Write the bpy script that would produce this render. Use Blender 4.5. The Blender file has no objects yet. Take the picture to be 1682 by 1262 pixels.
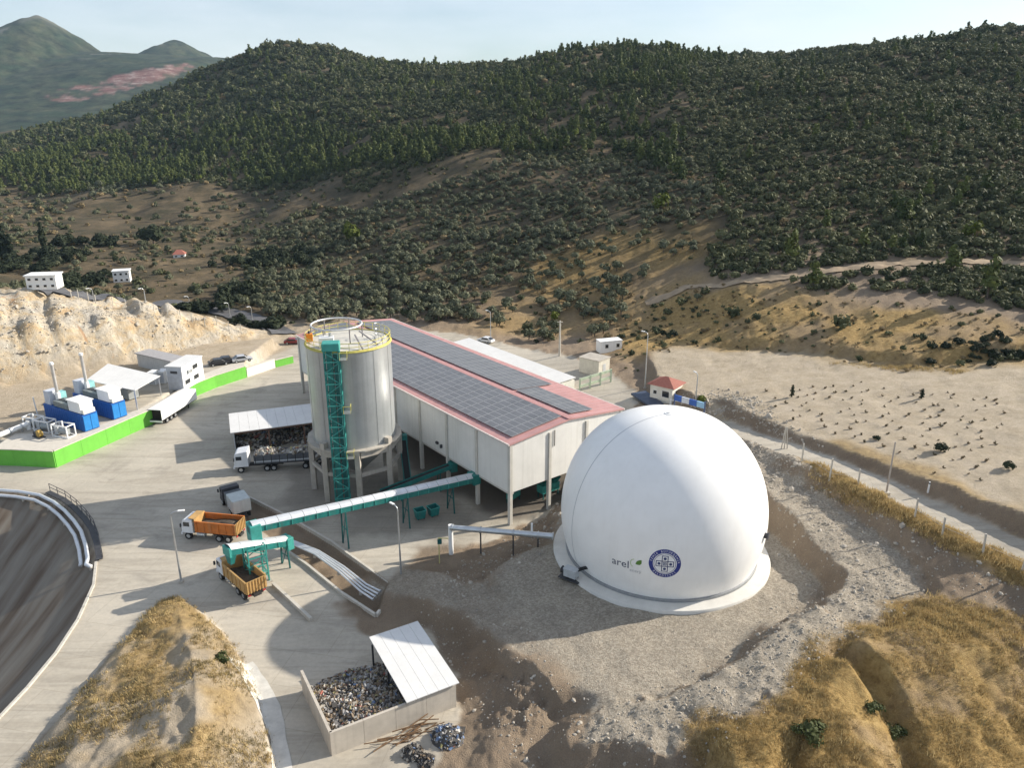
import bpy, bmesh, math, random
import numpy as np
from mathutils import Vector, Matrix, Euler

random.seed(7)
RNG = np.random.default_rng(11)
scene = bpy.context.scene
COL = scene.collection
R = math.radians
PI = math.pi

# ---------------------------------------------------------------- camera
H = 52.0                       # drone height above the yard, metres
F = 1263.0                     # focal length in photo pixels (photo 1682 x 1262)
PITCH = math.atan(439.0 / F)
CP, SP = math.cos(PITCH), math.sin(PITCH)
cam_d = bpy.data.cameras.new('camera')
cam = bpy.data.objects.new('camera', cam_d)
COL.objects.link(cam)
cam_d.sensor_width = 36.0
cam_d.lens = 36.0 * F / 1682.0
cam_d.clip_start = 0.5
cam_d.clip_end = 30000.0
cam.location = (0, 0, H)
cam.rotation_euler = (PI / 2 - PITCH, 0, 0)
scene.camera = cam

# ---------------------------------------------------------------- sky and sun
SUN_EL, SUN_AZ = 26.0, 71.5    # elevation, azimuth clockwise from +Y
world = bpy.data.worlds.new('World')
scene.world = world
world.use_nodes = True
wn, wl = world.node_tree.nodes, world.node_tree.links
wn.clear()
w_out = wn.new('ShaderNodeOutputWorld')
w_bg = wn.new('ShaderNodeBackground')
w_sky = wn.new('ShaderNodeTexSky')
w_sky.sky_type = 'NISHITA'
w_sky.sun_disc = False
w_sky.sun_elevation = R(SUN_EL)
w_sky.sun_rotation = R(SUN_AZ)
w_sky.altitude = 300
w_sky.air_density = 1.0
w_sky.dust_density = 1.2
w_sky.ozone_density = 1.5
# thin high cloud, the same all round the sky
w_co = wn.new('ShaderNodeTexCoord')
w_map = wn.new('ShaderNodeMapping')
w_map.inputs['Scale'].default_value = (1.6, 1.6, 7.0)
w_noi = wn.new('ShaderNodeTexNoise')
w_noi.inputs['Scale'].default_value = 1.5
w_noi.inputs['Detail'].default_value = 6
w_noi.inputs['Roughness'].default_value = 0.55
w_ramp = wn.new('ShaderNodeValToRGB')
w_ramp.color_ramp.elements[0].position = 0.36
w_ramp.color_ramp.elements[0].color = (0.14, 0.14, 0.14, 1)
w_ramp.color_ramp.elements[1].position = 0.72
w_ramp.color_ramp.elements[1].color = (0.6, 0.6, 0.6, 1)
w_mix = wn.new('ShaderNodeMixRGB')
w_mix.inputs[2].default_value = (7.3, 7.5, 7.9, 1)
wl.new(w_co.outputs['Generated'], w_map.inputs['Vector'])
wl.new(w_map.outputs['Vector'], w_noi.inputs['Vector'])
wl.new(w_noi.outputs['Fac'], w_ramp.inputs['Fac'])
wl.new(w_ramp.outputs['Color'], w_mix.inputs[0])
wl.new(w_sky.outputs['Color'], w_mix.inputs[1])
wl.new(w_mix.outputs['Color'], w_bg.inputs['Color'])
w_bg.inputs['Strength'].default_value = 0.10
wl.new(w_bg.outputs['Background'], w_out.inputs['Surface'])

sun_d = bpy.data.lights.new('sun', 'SUN')
sun_d.energy = 5.0
sun_d.angle = R(0.55)
sun_d.color = (1.0, 0.92, 0.80)
sun = bpy.data.objects.new('sun', sun_d)
COL.objects.link(sun)
sv = Vector((math.sin(R(SUN_AZ)) * math.cos(R(SUN_EL)), math.cos(R(SUN_AZ)) * math.cos(R(SUN_EL)), math.sin(R(SUN_EL))))
sun.rotation_euler = sv.to_track_quat('Z', 'Y').to_euler()
sun.location = (150, 60, 160)

vs = scene.view_settings
vs.view_transform = 'Standard'
vs.look = 'None'
vs.exposure = 0.63
vs.gamma = 1.0
vs.use_curve_mapping = False
scene.cycles.max_bounces = 5
scene.cycles.diffuse_bounces = 3
scene.cycles.glossy_bounces = 2
scene.cycles.transmission_bounces = 2
scene.cycles.transparent_max_bounces = 4
scene.cycles.volume_bounces = 0
scene.cycles.use_denoising = True

# ---------------------------------------------------------------- measuring the place from the photograph
def ray(px, py):
    q = py - 631.0
    return np.array([px - 841.0, F * CP - q * SP, -(F * SP + q * CP)])
def P(px, py, z=0.0):                     # the point at height z seen at that photo pixel
    d = ray(px, py)
    t = (z - H) / d[2]
    return np.array([d[0] * t, d[1] * t, z])
def AtY(px, py, Y):                       # the point Y metres ahead seen at that photo pixel
    d = ray(px, py)
    t = Y / d[1]
    return np.array([d[0] * t, Y, H + d[2] * t])

# ---------------------------------------------------------------- materials
MATS = {}
def newmat(name):
    m = bpy.data.materials.new(name)
    m.use_nodes = True
    nt = m.node_tree
    b = nt.nodes['Principled BSDF']
    return m, nt.nodes, nt.links, b
def mat(name, col, rough=0.6, metal=0.0, var=0.12, scale=1.5, bump=0.0, bscale=20.0, streak=0.0, spec=0.4, dirt=None):
    """paint / concrete / metal with grain, wear and (optional) run-down streaks"""
    if name in MATS: return MATS[name]
    m, n, l, b = newmat(name)
    geo = n.new('ShaderNodeNewGeometry')
    noi = n.new('ShaderNodeTexNoise'); noi.inputs['Scale'].default_value = scale; noi.inputs['Detail'].default_value = 6
    noi.inputs['Roughness'].default_value = 0.65
    l.new(geo.outputs['Position'], noi.inputs['Vector'])
    rp = n.new('ShaderNodeValToRGB')
    c0 = [max(0, c * (1 - var)) for c in col]; c1 = [min(1, c * (1 + var)) for c in col]
    rp.color_ramp.elements[0].position = 0.32; rp.color_ramp.elements[1].position = 0.68
    rp.color_ramp.elements[0].color = (*c0, 1); rp.color_ramp.elements[1].color = (*c1, 1)
    l.new(noi.outputs['Fac'], rp.inputs['Fac'])
    out = rp.outputs['Color']
    if streak > 0:
        mp = n.new('ShaderNodeMapping'); mp.inputs['Scale'].default_value = (2.2, 2.2, 0.06)
        l.new(geo.outputs['Position'], mp.inputs['Vector'])
        n2 = n.new('ShaderNodeTexNoise'); n2.inputs['Scale'].default_value = 1.0; n2.inputs['Detail'].default_value = 4
        l.new(mp.outputs['Vector'], n2.inputs['Vector'])
        r2 = n.new('ShaderNodeValToRGB'); r2.color_ramp.elements[0].position = 0.5; r2.color_ramp.elements[1].position = 0.75
        l.new(n2.outputs['Fac'], r2.inputs['Fac'])
        sc = n.new('ShaderNodeMath'); sc.operation = 'MULTIPLY'; sc.inputs[1].default_value = streak
        l.new(r2.outputs['Color'], sc.inputs[0])
        mx = n.new('ShaderNodeMixRGB'); mx.inputs[2].default_value = (*(dirt or [c * 0.45 for c in col]), 1)
        l.new(sc.outputs[0], mx.inputs[0]); l.new(out, mx.inputs[1]); out = mx.outputs['Color']
    l.new(out, b.inputs['Base Color'])
    b.inputs['Roughness'].default_value = rough
    b.inputs['Metallic'].default_value = metal
    b.inputs['Specular IOR Level'].default_value = spec
    if bump > 0:
        n3 = n.new('ShaderNodeTexNoise'); n3.inputs['Scale'].default_value = bscale; n3.inputs['Detail'].default_value = 4
        l.new(geo.outputs['Position'], n3.inputs['Vector'])
        bp = n.new('ShaderNodeBump'); bp.inputs['Strength'].default_value = bump; bp.inputs['Distance'].default_value = 0.05
        l.new(n3.outputs['Fac'], bp.inputs['Height']); l.new(bp.outputs['Normal'], b.inputs['Normal'])
    MATS[name] = m
    return m
def leafmat(name, col, col2, trans=0.15):
    """foliage: every plant and every clump a little different"""
    if name in MATS: return MATS[name]
    m, n, l, b = newmat(name)
    oi = n.new('ShaderNodeObjectInfo')
    geo = n.new('ShaderNodeNewGeometry')
    noi = n.new('ShaderNodeTexNoise'); noi.inputs['Scale'].default_value = 0.8; noi.inputs['Detail'].default_value = 3
    l.new(geo.outputs['Position'], noi.inputs['Vector'])
    ad = n.new('ShaderNodeMath'); ad.operation = 'MULTIPLY_ADD'; ad.inputs[1].default_value = 1.25
    l.new(oi.outputs['Random'], ad.inputs[0]); l.new(noi.outputs['Fac'], ad.inputs[2])
    hf = n.new('ShaderNodeMath'); hf.operation = 'MULTIPLY'; hf.inputs[1].default_value = 0.5
    l.new(ad.outputs[0], hf.inputs[0])
    rp = n.new('ShaderNodeValToRGB')
    rp.color_ramp.elements[0].position = 0.2; rp.color_ramp.elements[1].position = 0.8
    rp.color_ramp.elements[0].color = (*col, 1); rp.color_ramp.elements[1].color = (*col2, 1)
    l.new(hf.outputs[0], rp.inputs['Fac'])
    l.new(rp.outputs['Color'], b.inputs['Base Color'])
    b.inputs['Roughness'].default_value = 0.75
    b.inputs['Specular IOR Level'].default_value = 0.2
    if trans:
        tr = n.new('ShaderNodeBsdfTranslucent'); l.new(rp.outputs['Color'], tr.inputs['Color'])
        mx = n.new('ShaderNodeMixShader'); mx.inputs[0].default_value = trans
        l.new(b.outputs[0], mx.inputs[1]); l.new(tr.outputs[0], mx.inputs[2])
        l.new(mx.outputs[0], n['Material Output'].inputs['Surface'])
    MATS[name] = m
    return m

# ---------------------------------------------------------------- objects
def tag(o, label=None, cat=None, group=None, kind=None):
    if label: o['label'] = label
    if cat: o['category'] = cat
    if group: o['group'] = group
    if kind: o['kind'] = kind
    return o
def thing(name, label, cat, loc=(0, 0, 0), rz=0.0, group=None):
    o = bpy.data.objects.new(name, None)
    COL.objects.link(o)
    o.empty_display_size = 0.5
    o.location = tuple(float(c) for c in loc); o.rotation_euler = (0, 0, rz)
    return tag(o, label, cat, group)
def copy_tree(o, parent=None):
    c = o.copy(); COL.objects.link(c)
    if parent is not None: c.parent = parent
    for ch in list(o.children): copy_tree(ch, c)
    return c

class MB:
    """collects simple shapes, then links them as one mesh object"""
    def __init__(s): s.v = []; s.f = []; s.m = []; s.cur = 0
    def mi(s, i): s.cur = i; return s
    def add(s, vs, fs):
        k = len(s.v); s.v += [tuple(map(float, p)) for p in vs]
        s.f += [tuple(i + k for i in f) for f in fs]; s.m += [s.cur] * len(fs)
        return s
    def box(s, c, d, rz=0.0, M=None):
        x, y, z = d[0] / 2, d[1] / 2, d[2] / 2
        vs = [(-x, -y, -z), (x, -y, -z), (x, y, -z), (-x, y, -z), (-x, -y, z), (x, -y, z), (x, y, z), (-x, y, z)]
        if M is not None: vs = [M @ Vector(p) for p in vs]
        elif rz:
            cs, sn = math.cos(rz), math.sin(rz); vs = [(a * cs - b * sn, a * sn + b * cs, e) for a, b, e in vs]
        vs = [(p[0] + c[0], p[1] + c[1], p[2] + c[2]) for p in vs]
        return s.add(vs, [(0, 3, 2, 1), (4, 5, 6, 7), (0, 1, 5, 4), (1, 2, 6, 5), (2, 3, 7, 6), (3, 0, 4, 7)])
    def beam(s, a, b, w, h=None):
        a, b = Vector(a), Vector(b); h = h or w
        d = b - a
        if d.length < 1e-5: return s
        q = d.to_track_quat('X', 'Z').to_matrix()
        return s.box((a + b) / 2, (d.length, w, h), M=q)
    def tube(s, a, b, r, n=10, r2=None, cap=True):
        a, b = Vector(a), Vector(b); r2 = r if r2 is None else r2
        q = (b - a).to_track_quat('Z', 'Y').to_matrix()
        vs = []
        for c, rr in ((a, r), (b, r2)):
            for i in range(n):
                t = 2 * PI * i / n
                vs.append(c + q @ Vector((rr * math.cos(t), rr * math.sin(t), 0)))
        fs = [(i, (i + 1) % n, n + (i + 1) % n, n + i) for i in range(n)]
        if cap: fs += [tuple(range(n - 1, -1, -1)), tuple(range(n, 2 * n))]
        return s.add(vs, fs)
    def path(s, pts, r, n=8):
        pts = [Vector(p) for p in pts]; k = len(pts); vs = []
        for i, p in enumerate(pts):
            d = (pts[min(i + 1, k - 1)] - pts[max(i - 1, 0)])
            q = d.to_track_quat('Z', 'Y').to_matrix()
            for j in range(n):
                t = 2 * PI * j / n
                vs.append(p + q @ Vector((r * math.cos(t), r * math.sin(t), 0)))
        fs = []
        for i in range(k - 1):
            for j in range(n):
                fs.append((i * n + j, i * n + (j + 1) % n, (i + 1) * n + (j + 1) % n, (i + 1) * n + j))
        fs += [tuple(range(n - 1, -1, -1)), tuple(range((k - 1) * n, k * n))]
        return s.add(vs, fs)
    def prism(s, poly, z0, z1):
        n = len(poly)
        a = sum(poly[i][0] * poly[(i + 1) % n][1] - poly[(i + 1) % n][0] * poly[i][1] for i in range(n))
        if a < 0: poly = poly[::-1]
        vs = [(p[0], p[1], z0) for p in poly] + [(p[0], p[1], z1) for p in poly]
        fs = [tuple(range(n - 1, -1, -1)), tuple(range(n, 2 * n))] + [(i, (i + 1) % n, n + (i + 1) % n, n + i) for i in range(n)]
        return s.add(vs, fs)
    def slab(s, quad, th):
        """a sheet through the corner points, th thick (downwards)"""
        n = len(quad)
        vs = [tuple(p) for p in quad] + [(p[0], p[1], p[2] - th) for p in quad]
        fs = [tuple(range(n)), tuple(range(2 * n - 1, n - 1, -1))] + [((i + 1) % n, i, n + i, n + (i + 1) % n) for i in range(n)]
        return s.add(vs, fs)
    def lathe(s, prof, n=48, c=(0, 0)):
        k = len(prof); vs = []
        for i in range(n):
            t = 2 * PI * i / n
            for r, z in prof: vs.append((c[0] + r * math.cos(t), c[1] + r * math.sin(t), z))
        fs = []
        for i in range(n):
            j = (i + 1) % n
            for q in range(k - 1): fs.append((i * k + q, j * k + q, j * k + q + 1, i * k + q + 1))
        return s.add(vs, fs)
    def mesh(s, name, mats, smooth=False, bevel=0.0):
        me = bpy.data.meshes.new(name)
        me.from_pydata(s.v, [], s.f)
        for m in (mats if isinstance(mats, (list, tuple)) else [mats]): me.materials.append(m)
        me.polygons.foreach_set('material_index', s.m)
        me.validate()
        bm = bmesh.new(); bm.from_mesh(me)
        bmesh.ops.recalc_face_normals(bm, faces=bm.faces)
        if bevel:
            ed = [e for e in bm.edges if len(e.link_faces) == 2 and e.calc_face_angle(0) > 0.6]
            bmesh.ops.bevel(bm, geom=ed, offset=bevel, segments=1, affect='EDGES', clamp_overlap=True)
        bm.to_mesh(me); bm.free()
        if smooth: me.polygons.foreach_set('use_smooth', [True] * len(me.polygons))
        return me
    def obj(s, name, mats, parent=None, smooth=False, bevel=0.0, loc=None, angle=None):
        me = s.mesh(name, mats, smooth, bevel)
        if smooth and angle: me.set_sharp_from_angle(angle=R(angle))
        o = bpy.data.objects.new(name, me); COL.objects.link(o)
        if parent is not None: o.parent = parent
        if loc is not None: o.location = loc
        return o
def put(me, name, parent=None, loc=(0, 0, 0), rz=0.0, sc=1.0):
    o = bpy.data.objects.new(name, me); COL.objects.link(o)
    if parent is not None: o.parent = parent
    o.location = loc; o.rotation_euler = (0, 0, rz)
    if sc != 1.0: o.scale = (sc, sc, sc)
    return o
# ================================================================ THE LAND
def _hash(ix, iy, seed):
    h = (ix.astype(np.int64) * 374761393 + iy.astype(np.int64) * 668265263 + seed * 1274126177) & 0x7fffffff
    h = ((h ^ (h >> 13)) * 1274126177) & 0x7fffffff
    return ((h ^ (h >> 16)) & 0xffff) / 65535.0
def vnoise(x, y, seed=0):
    ix = np.floor(x); iy = np.floor(y); fx = x - ix; fy = y - iy
    fx = fx * fx * fx * (fx * (fx * 6 - 15) + 10); fy = fy * fy * fy * (fy * (fy * 6 - 15) + 10)
    a = _hash(ix, iy, seed); b = _hash(ix + 1, iy, seed); c = _hash(ix, iy + 1, seed); d = _hash(ix + 1, iy + 1, seed)
    return (a + (b - a) * fx) * (1 - fy) + (c + (d - c) * fx) * fy - 0.5
def fbm(x, y, wl_, oct_=4, seed=0, gain=0.5):
    s = np.zeros_like(x); a = 1.0; f = 1.0 / wl_
    for k in range(oct_):
        s += a * vnoise(x * f + 17.3 * k, y * f - 9.1 * k, seed + k); a *= gain; f *= 2.03
    return s
def sstep(t):
    t = np.clip(t, 0, 1); return t * t * (3 - 2 * t)

def W(pts, z=None):
    """photo points -> land points; each (px, py) at height z or (px, py, z)"""
    return np.array([P(p[0], p[1], p[2] if len(p) > 2 else z) for p in pts])
def sdf(poly, X, Y, margin=30.0):
    """distance to the outline, positive inside"""
    px, py = poly[:, 0], poly[:, 1]
    out = np.full(X.shape, -1e3)
    sel = (X > px.min() - margin) & (X < px.max() + margin) & (Y > py.min() - margin) & (Y < py.max() + margin)
    x, y = X[sel], Y[sel]
    d2 = np.full(x.shape, 1e12); ins = np.zeros(x.shape, bool); n = len(px)
    for i in range(n):
        ax, ay, bx, by = px[i], py[i], px[(i + 1) % n], py[(i + 1) % n]
        ex, ey = bx - ax, by - ay
        t = np.clip(((x - ax) * ex + (y - ay) * ey) / (ex * ex + ey * ey + 1e-12), 0, 1)
        d2 = np.minimum(d2, (x - ax - t * ex) ** 2 + (y - ay - t * ey) ** 2)
        if ay != by:
            c = ((ay > y) != (by > y)) & (x < ex * (y - ay) / (by - ay) + ax)
            ins ^= c
    d = np.sqrt(d2)
    out[sel] = np.where(ins, d, -d)
    return out
def line_near(ln, X, Y, margin=30.0):
    """distance to a polyline and its height at the nearest place"""
    dist = np.full(X.shape, 1e3); zz = np.zeros(X.shape)
    sel = (X > ln[:, 0].min() - margin) & (X < ln[:, 0].max() + margin) & (Y > ln[:, 1].min() - margin) & (Y < ln[:, 1].max() + margin)
    x, y = X[sel], Y[sel]
    bd = np.full(x.shape, 1e12); bz = np.zeros(x.shape)
    for i in range(len(ln) - 1):
        a, b = ln[i], ln[i + 1]
        ex, ey = b[0] - a[0], b[1] - a[1]
        t = np.clip(((x - a[0]) * ex + (y - a[1]) * ey) / (ex * ex + ey * ey + 1e-12), 0, 1)
        d = (x - a[0] - t * ex) ** 2 + (y - a[1] - t * ey) ** 2
        q = d < bd
        bd = np.where(q, d, bd); bz = np.where(q, a[2] + t * (b[2] - a[2]), bz)
    dist[sel] = np.sqrt(bd); zz[sel] = bz
    return dist, zz

# ---- broad shape of the valley and the hills: a smooth surface through measured points
def _col(px, base_py, base_Y, sky_py, sky_Y, mids):
    """points up a hillside that rises steadily from its foot to the skyline"""
    a = AtY(px, base_py, base_Y); b = AtY(px, sky_py, sky_Y)
    out = [a, b]
    for f, lift in mids:
        p = a + (b - a) * f; p[2] += lift; out.append(p)
    return out
ctrl = []
for px, pts in {
    -420: [(470, 250), (430, 330), (380, 480), (300, 650), (255, 900), (240, 1300)],
    -150: [(500, 170), (450, 250), (400, 380), (330, 520), (270, 720), (234, 1050)],
    0:    [(478, 163), (450, 255), (400, 390), (330, 520), (275, 690), (228, 980)],
    100:  [(490, 165), (462, 262), (400, 380), (330, 500), (270, 640), (212, 950)],
    200:  [(508, 167), (470, 265), (400, 375), (330, 480), (275, 590), (228, 720), (186, 930)],
    300:  [(522, 172), (500, 235), (440, 310), (380, 385), (310, 480), (252, 580), (200, 720), (146, 930)],
    400:  [(546, 172), (520, 215), (470, 275), (400, 350), (330, 440), (275, 520), (200, 640), (114, 850)],
    450:  [(566, 170), (545, 195), (76, 900)],
    505:  [(96, 850), (150, 700)],
    560:  [(545, 190), (500, 222), (430, 280), (330, 385), (260, 470), (184, 600), (112, 800)],
    640:  [(548, 190), (500, 216), (430, 265), (340, 350), (270, 420), (206, 530), (134, 720)],
    720:  [(556, 186), (500, 212), (430, 255), (340, 325), (270, 390), (208, 480), (140, 680)],
}.items():
    for py, Y in pts: ctrl.append(AtY(px, py, Y))
ctrl += _col(850, 560, 184, 116, 640, [(0.15, -2), (0.3, -3), (0.5, -3), (0.75, 1)])
ctrl += _col(970, 560, 176, 88, 640, [(0.15, -1), (0.3, -3), (0.5, -2), (0.75, 1)])
ctrl += _col(1090, 548, 172, 84, 640, [(0.1, 0), (0.3, -2), (0.5, 0), (0.75, 2)])
ctrl += _col(1200, 470, 182, 102, 610, [(0.1, 0), (0.3, 0), (0.5, 1), (0.75, 3)])
ctrl += _col(1400, 470, 168, 82, 600, [(0.1, 0), (0.3, 1), (0.5, 3), (0.75, 5)])
ctrl += _col(1660, 500, 152, 54, 600, [(0.1, 0), (0.3, 1), (0.5, 4), (0.75, 6)])
ctrl += _col(2050, 520, 140, 38, 620, [(0.1, 0), (0.3, 1), (0.5, 3), (0.75, 5)])
# ridge falls away behind the skyline
for px, Y0, z in ((-300, 1700, 30), (0, 1500, 20), (200, 1400, 40), (400, 1250, 55), (640, 1100, 40), (850, 1050, 45), (1100, 1050, 55), (1400, 1000, 60), (1700, 1000, 70), (2100, 1000, 70)):
    p = AtY(px, 190, Y0); ctrl.append(np.array([p[0], p[1], z]))
ctrl += list(W([(560, 545, 0.3), (740, 545, 0.4), (810, 556, 0.8), (900, 575, 1.5), (1000, 605, 2.6), (1055, 645, 3.2), (1100, 640, 3.6)]))
ctrl += list(W([(1050, 570, 4.2), (1120, 565, 5.5), (1300, 575, 8.5), (1500, 592, 11), (1660, 588, 12.3), (1640, 545, 14.2), (1400, 525, 12.8), (1250, 525, 11.0)]))
ctrl += list(W([(1400, 640, 9.4), (1600, 660, 11.2), (1682, 800, 11.2), (1230, 690, 6.8), (1460, 765, 9.6)]))
ctrl += list(W([(1450, 1000, 5.2), (1600, 985, 6.3), (1500, 930, 6.2), (1682, 1000, 6.2), (1682, 1262, 2.6), (1500, 1100, 5.2), (1560, 1200, 3.8), (1400, 1240, 3.4), (1250, 1262, 2.4), (1900, 1200, 2.8), (1900, 1100, 4.0)]))
ctrl += [np.array(p, float) for p in ((-60, 100, 0), (-20, 80, 0), (-20, 140, 0), (-80, 70, 0), (-60, 130, 1), (-90, 120, 2), (20, 85, 3), (-30, 50, 0), (-200, 60, 0), (-200, 130, 6), (0, 20, 0), (60, 20, 2), (-60, 10, 0), (150, 60, 9), (0, -200, 0), (300, -200, 0), (-300, -200, 0), (600, 200, 40), (900, 400, 60), (-700, 100, 0), (1500, 0, 40), (-1500, 0, 0), (0, -1500, 0))]
ctrl = np.array(ctrl)
SC = 100.0
def _k(d2): return d2 * np.log(d2 + 1e-9) * 0.5
def _tps_fit(c):
    n = len(c); x = c[:, 0] / SC; y = c[:, 1] / SC
    K = _k((x[:, None] - x[None]) ** 2 + (y[:, None] - y[None]) ** 2) + np.eye(n) * 0.002
    Pm = np.stack([np.ones(n), x, y], 1)
    A = np.block([[K, Pm], [Pm.T, np.zeros((3, 3))]])
    return np.linalg.solve(A, np.concatenate([c[:, 2], np.zeros(3)]))
TW = _tps_fit(ctrl)
def broad(X, Y):
    x = X / SC; y = Y / SC
    h = TW[-3] + TW[-2] * x + TW[-1] * y
    for i in range(len(ctrl)):
        h = h + TW[i] * _k((x - ctrl[i, 0] / SC) ** 2 + (y - ctrl[i, 1] / SC) ** 2)
    return h
# the far mountains, beyond the ridge
PEAKS = []
for px, py, Y, wx, wy in ((62, 30, 2700, 330, 600), (-60, 70, 2600, 500, 600), (285, 70, 3300, 420, 700), (150, 95, 2600, 420, 500), (-380, 60, 2700, 700, 700)):
    p = AtY(px, py, Y); PEAKS.append((p[0], p[1], p[2], wx, wy))

# ---- the works, cut and filled into the valley floor
yard_poly = W([(-900, 900), (-700, 660), (-200, 650), (0, 660), (200, 618), (350, 583), (470, 560), (560, 545), (740, 545)], 0.0)
yard_poly = np.vstack([yard_poly, W([(808, 557, 0.4), (940, 591, 1.2), (1000, 615, 2.2), (1058, 655, 2.8), (1030, 690, 2.4), (930, 790, 1.2), (905, 850, 0.3), (868, 858, 0), (838, 878, 0), (775, 897, 0), (735, 922, 0), (672, 940, 0), (620, 976, 0), (566, 1004, 0), (610, 1040, 0), (702, 1032, 0), (752, 1105, 0), (748, 1200, 0), (700, 1262, 0), (640, 1500, 0), (-900, 1500, 0)])])
plat_poly = W([(30, 765, 0), (93, 768, 0), (250, 697, 0), (314, 654, 0), (405, 620, 0)], 0)
plat_poly = np.vstack([plat_poly, W([(470, 566, 0), (350, 578, 0), (200, 604, 0), (0, 640, 0), (-300, 690, 0)])])
basin_poly = W([(-120, 806), (0, 803), (75, 812), (118, 838), (146, 872), (158, 918), (153, 962), (128, 1020), (92, 1075), (45, 1132), (0, 1180), (-120, 1290), (-400, 1480), (-900, 1300), (-900, 980), (-400, 830)], 0.0)
pad_poly = W([(960, 790), (922, 840), (905, 890), (870, 905), (828, 925), (790, 955), (790, 990), (835, 1040), (905, 1125), (960, 1185), (1000, 1188), (1130, 1150), (1262, 1055), (1372, 955), (1300, 905), (1268, 850), (1240, 770), (1180, 700), (1040, 700)], 3.0)
field_pts = [(1168, 674, 5.2), (1230, 691, 6.3), (1300, 716, 7.3), (1400, 746, 8.2), (1460, 766, 8.6), (1600, 814, 9.3), (1682, 850, 9.7), (2000, 960, 10.5), (2000, 600, 12.8), (1682, 586, 11.6), (1500, 590, 11), (1300, 573, 8.5), (1120, 563, 6), (1062, 580, 4.8), (1090, 640, 4.4)]
field_poly = W(field_pts)
A_ = np.column_stack([field_poly[:, 0], field_poly[:, 1], np.ones(len(field_poly))])
FIELD_PL = np.linalg.lstsq(A_, field_poly[:, 2], rcond=None)[0]
ramp_ln = W([(1225, 730, 6.6), (1262, 770, 6.6), (1335, 832, 6.3), (1415, 905, 5.8), (1450, 955, 5.3), (1425, 1000, 5.0)])
rubble_ln = W([(1450, 962, 5.4), (1390, 1000, 5.6), (1330, 1040, 5.7), (1250, 1095, 5.2), (1180, 1140, 4.6), (1120, 1166, 4.0), (1040, 1188, 3.6)])
fence_ln = W([(1170, 676, 4.8), (1210, 697, 6.4), (1250, 722, 7.4), (1310, 752, 8.1), (1400, 792, 8.3), (1500, 842, 8.3), (1600, 892, 8.2), (1682, 932, 8.1), (1900, 1035, 8.2)])
road_ln = W([(1060, 660, 3.0), (1130, 683, 3.9), (1195, 703, 4.8), (1275, 733, 6.0), (1345, 757, 6.6), (1460, 806, 7.0), (1560, 852, 7.2), (1682, 905, 7.4), (1900, 1005, 7.6)])
mound_poly = W([(284, 982), (262, 990), (236, 1012), (196, 1062), (150, 1118), (105, 1172), (50, 1240), (0, 1310), (-120, 1480), (200, 1640), (520, 1480), (462, 1300), (446, 1230), (428, 1160), (400, 1092), (366, 1040), (330, 1006), (305, 988)], 0.0)
mound_crest = W([(286, 988, 0.8), (292, 998, 1.5), (303, 1035, 2.5), (316, 1085, 3.1), (324, 1140, 3.5), (322, 1200, 3.8), (312, 1262, 4.0), (300, 1400, 4.2)])
ditch_poly = W([(378, 803), (475, 853), (545, 893), (640, 962), (618, 1012), (560, 975), (505, 930), (470, 905), (440, 880), (404, 855)], 0.0)
spur_a = W([(962, 1200, 3.0), (1010, 1192, 3.4), (1100, 1200, 3.8), (1180, 1168, 4.8), (1215, 1200, 5.2), (1238, 1262, 5.4), (1250, 1400, 5.4)])
spur_low = W([(930, 1225, 0.6), (1000, 1262, 0.8), (1100, 1245, 1.2), (1180, 1262, 1.6), (1200, 1400, 1.6)])
spur_b = W([(1345, 1062, 5.6), (1400, 1042, 6.2), (1470, 1030, 6.2), (1560, 1020, 6.0)])
spur_c = W([(1250, 1165, 5.3), (1300, 1135, 5.6), (1350, 1150, 5.4), (1380, 1200, 5.0), (1400, 1262, 4.6)])
gully = W([(1352, 1085, 4.2), (1400, 1110, 3.6), (1440, 1160, 3.0), (1475, 1215, 2.4), (1500, 1290, 1.8)])
bench_ln = W([(0, 590, 8.5), (60, 572, 9.5), (150, 545, 11.0), (240, 535, 10.5)])
track_ln = W([(640, 952, 0.4), (700, 958, 1.2), (770, 985, 2.1), (835, 1015, 2.9), (870, 1050, 3.0)])
hillroad_ln = [(1060, 500), (1130, 472), (1190, 470), (1280, 460), (1380, 446), (1500, 437), (1660, 436), (1800, 440)]

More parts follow.
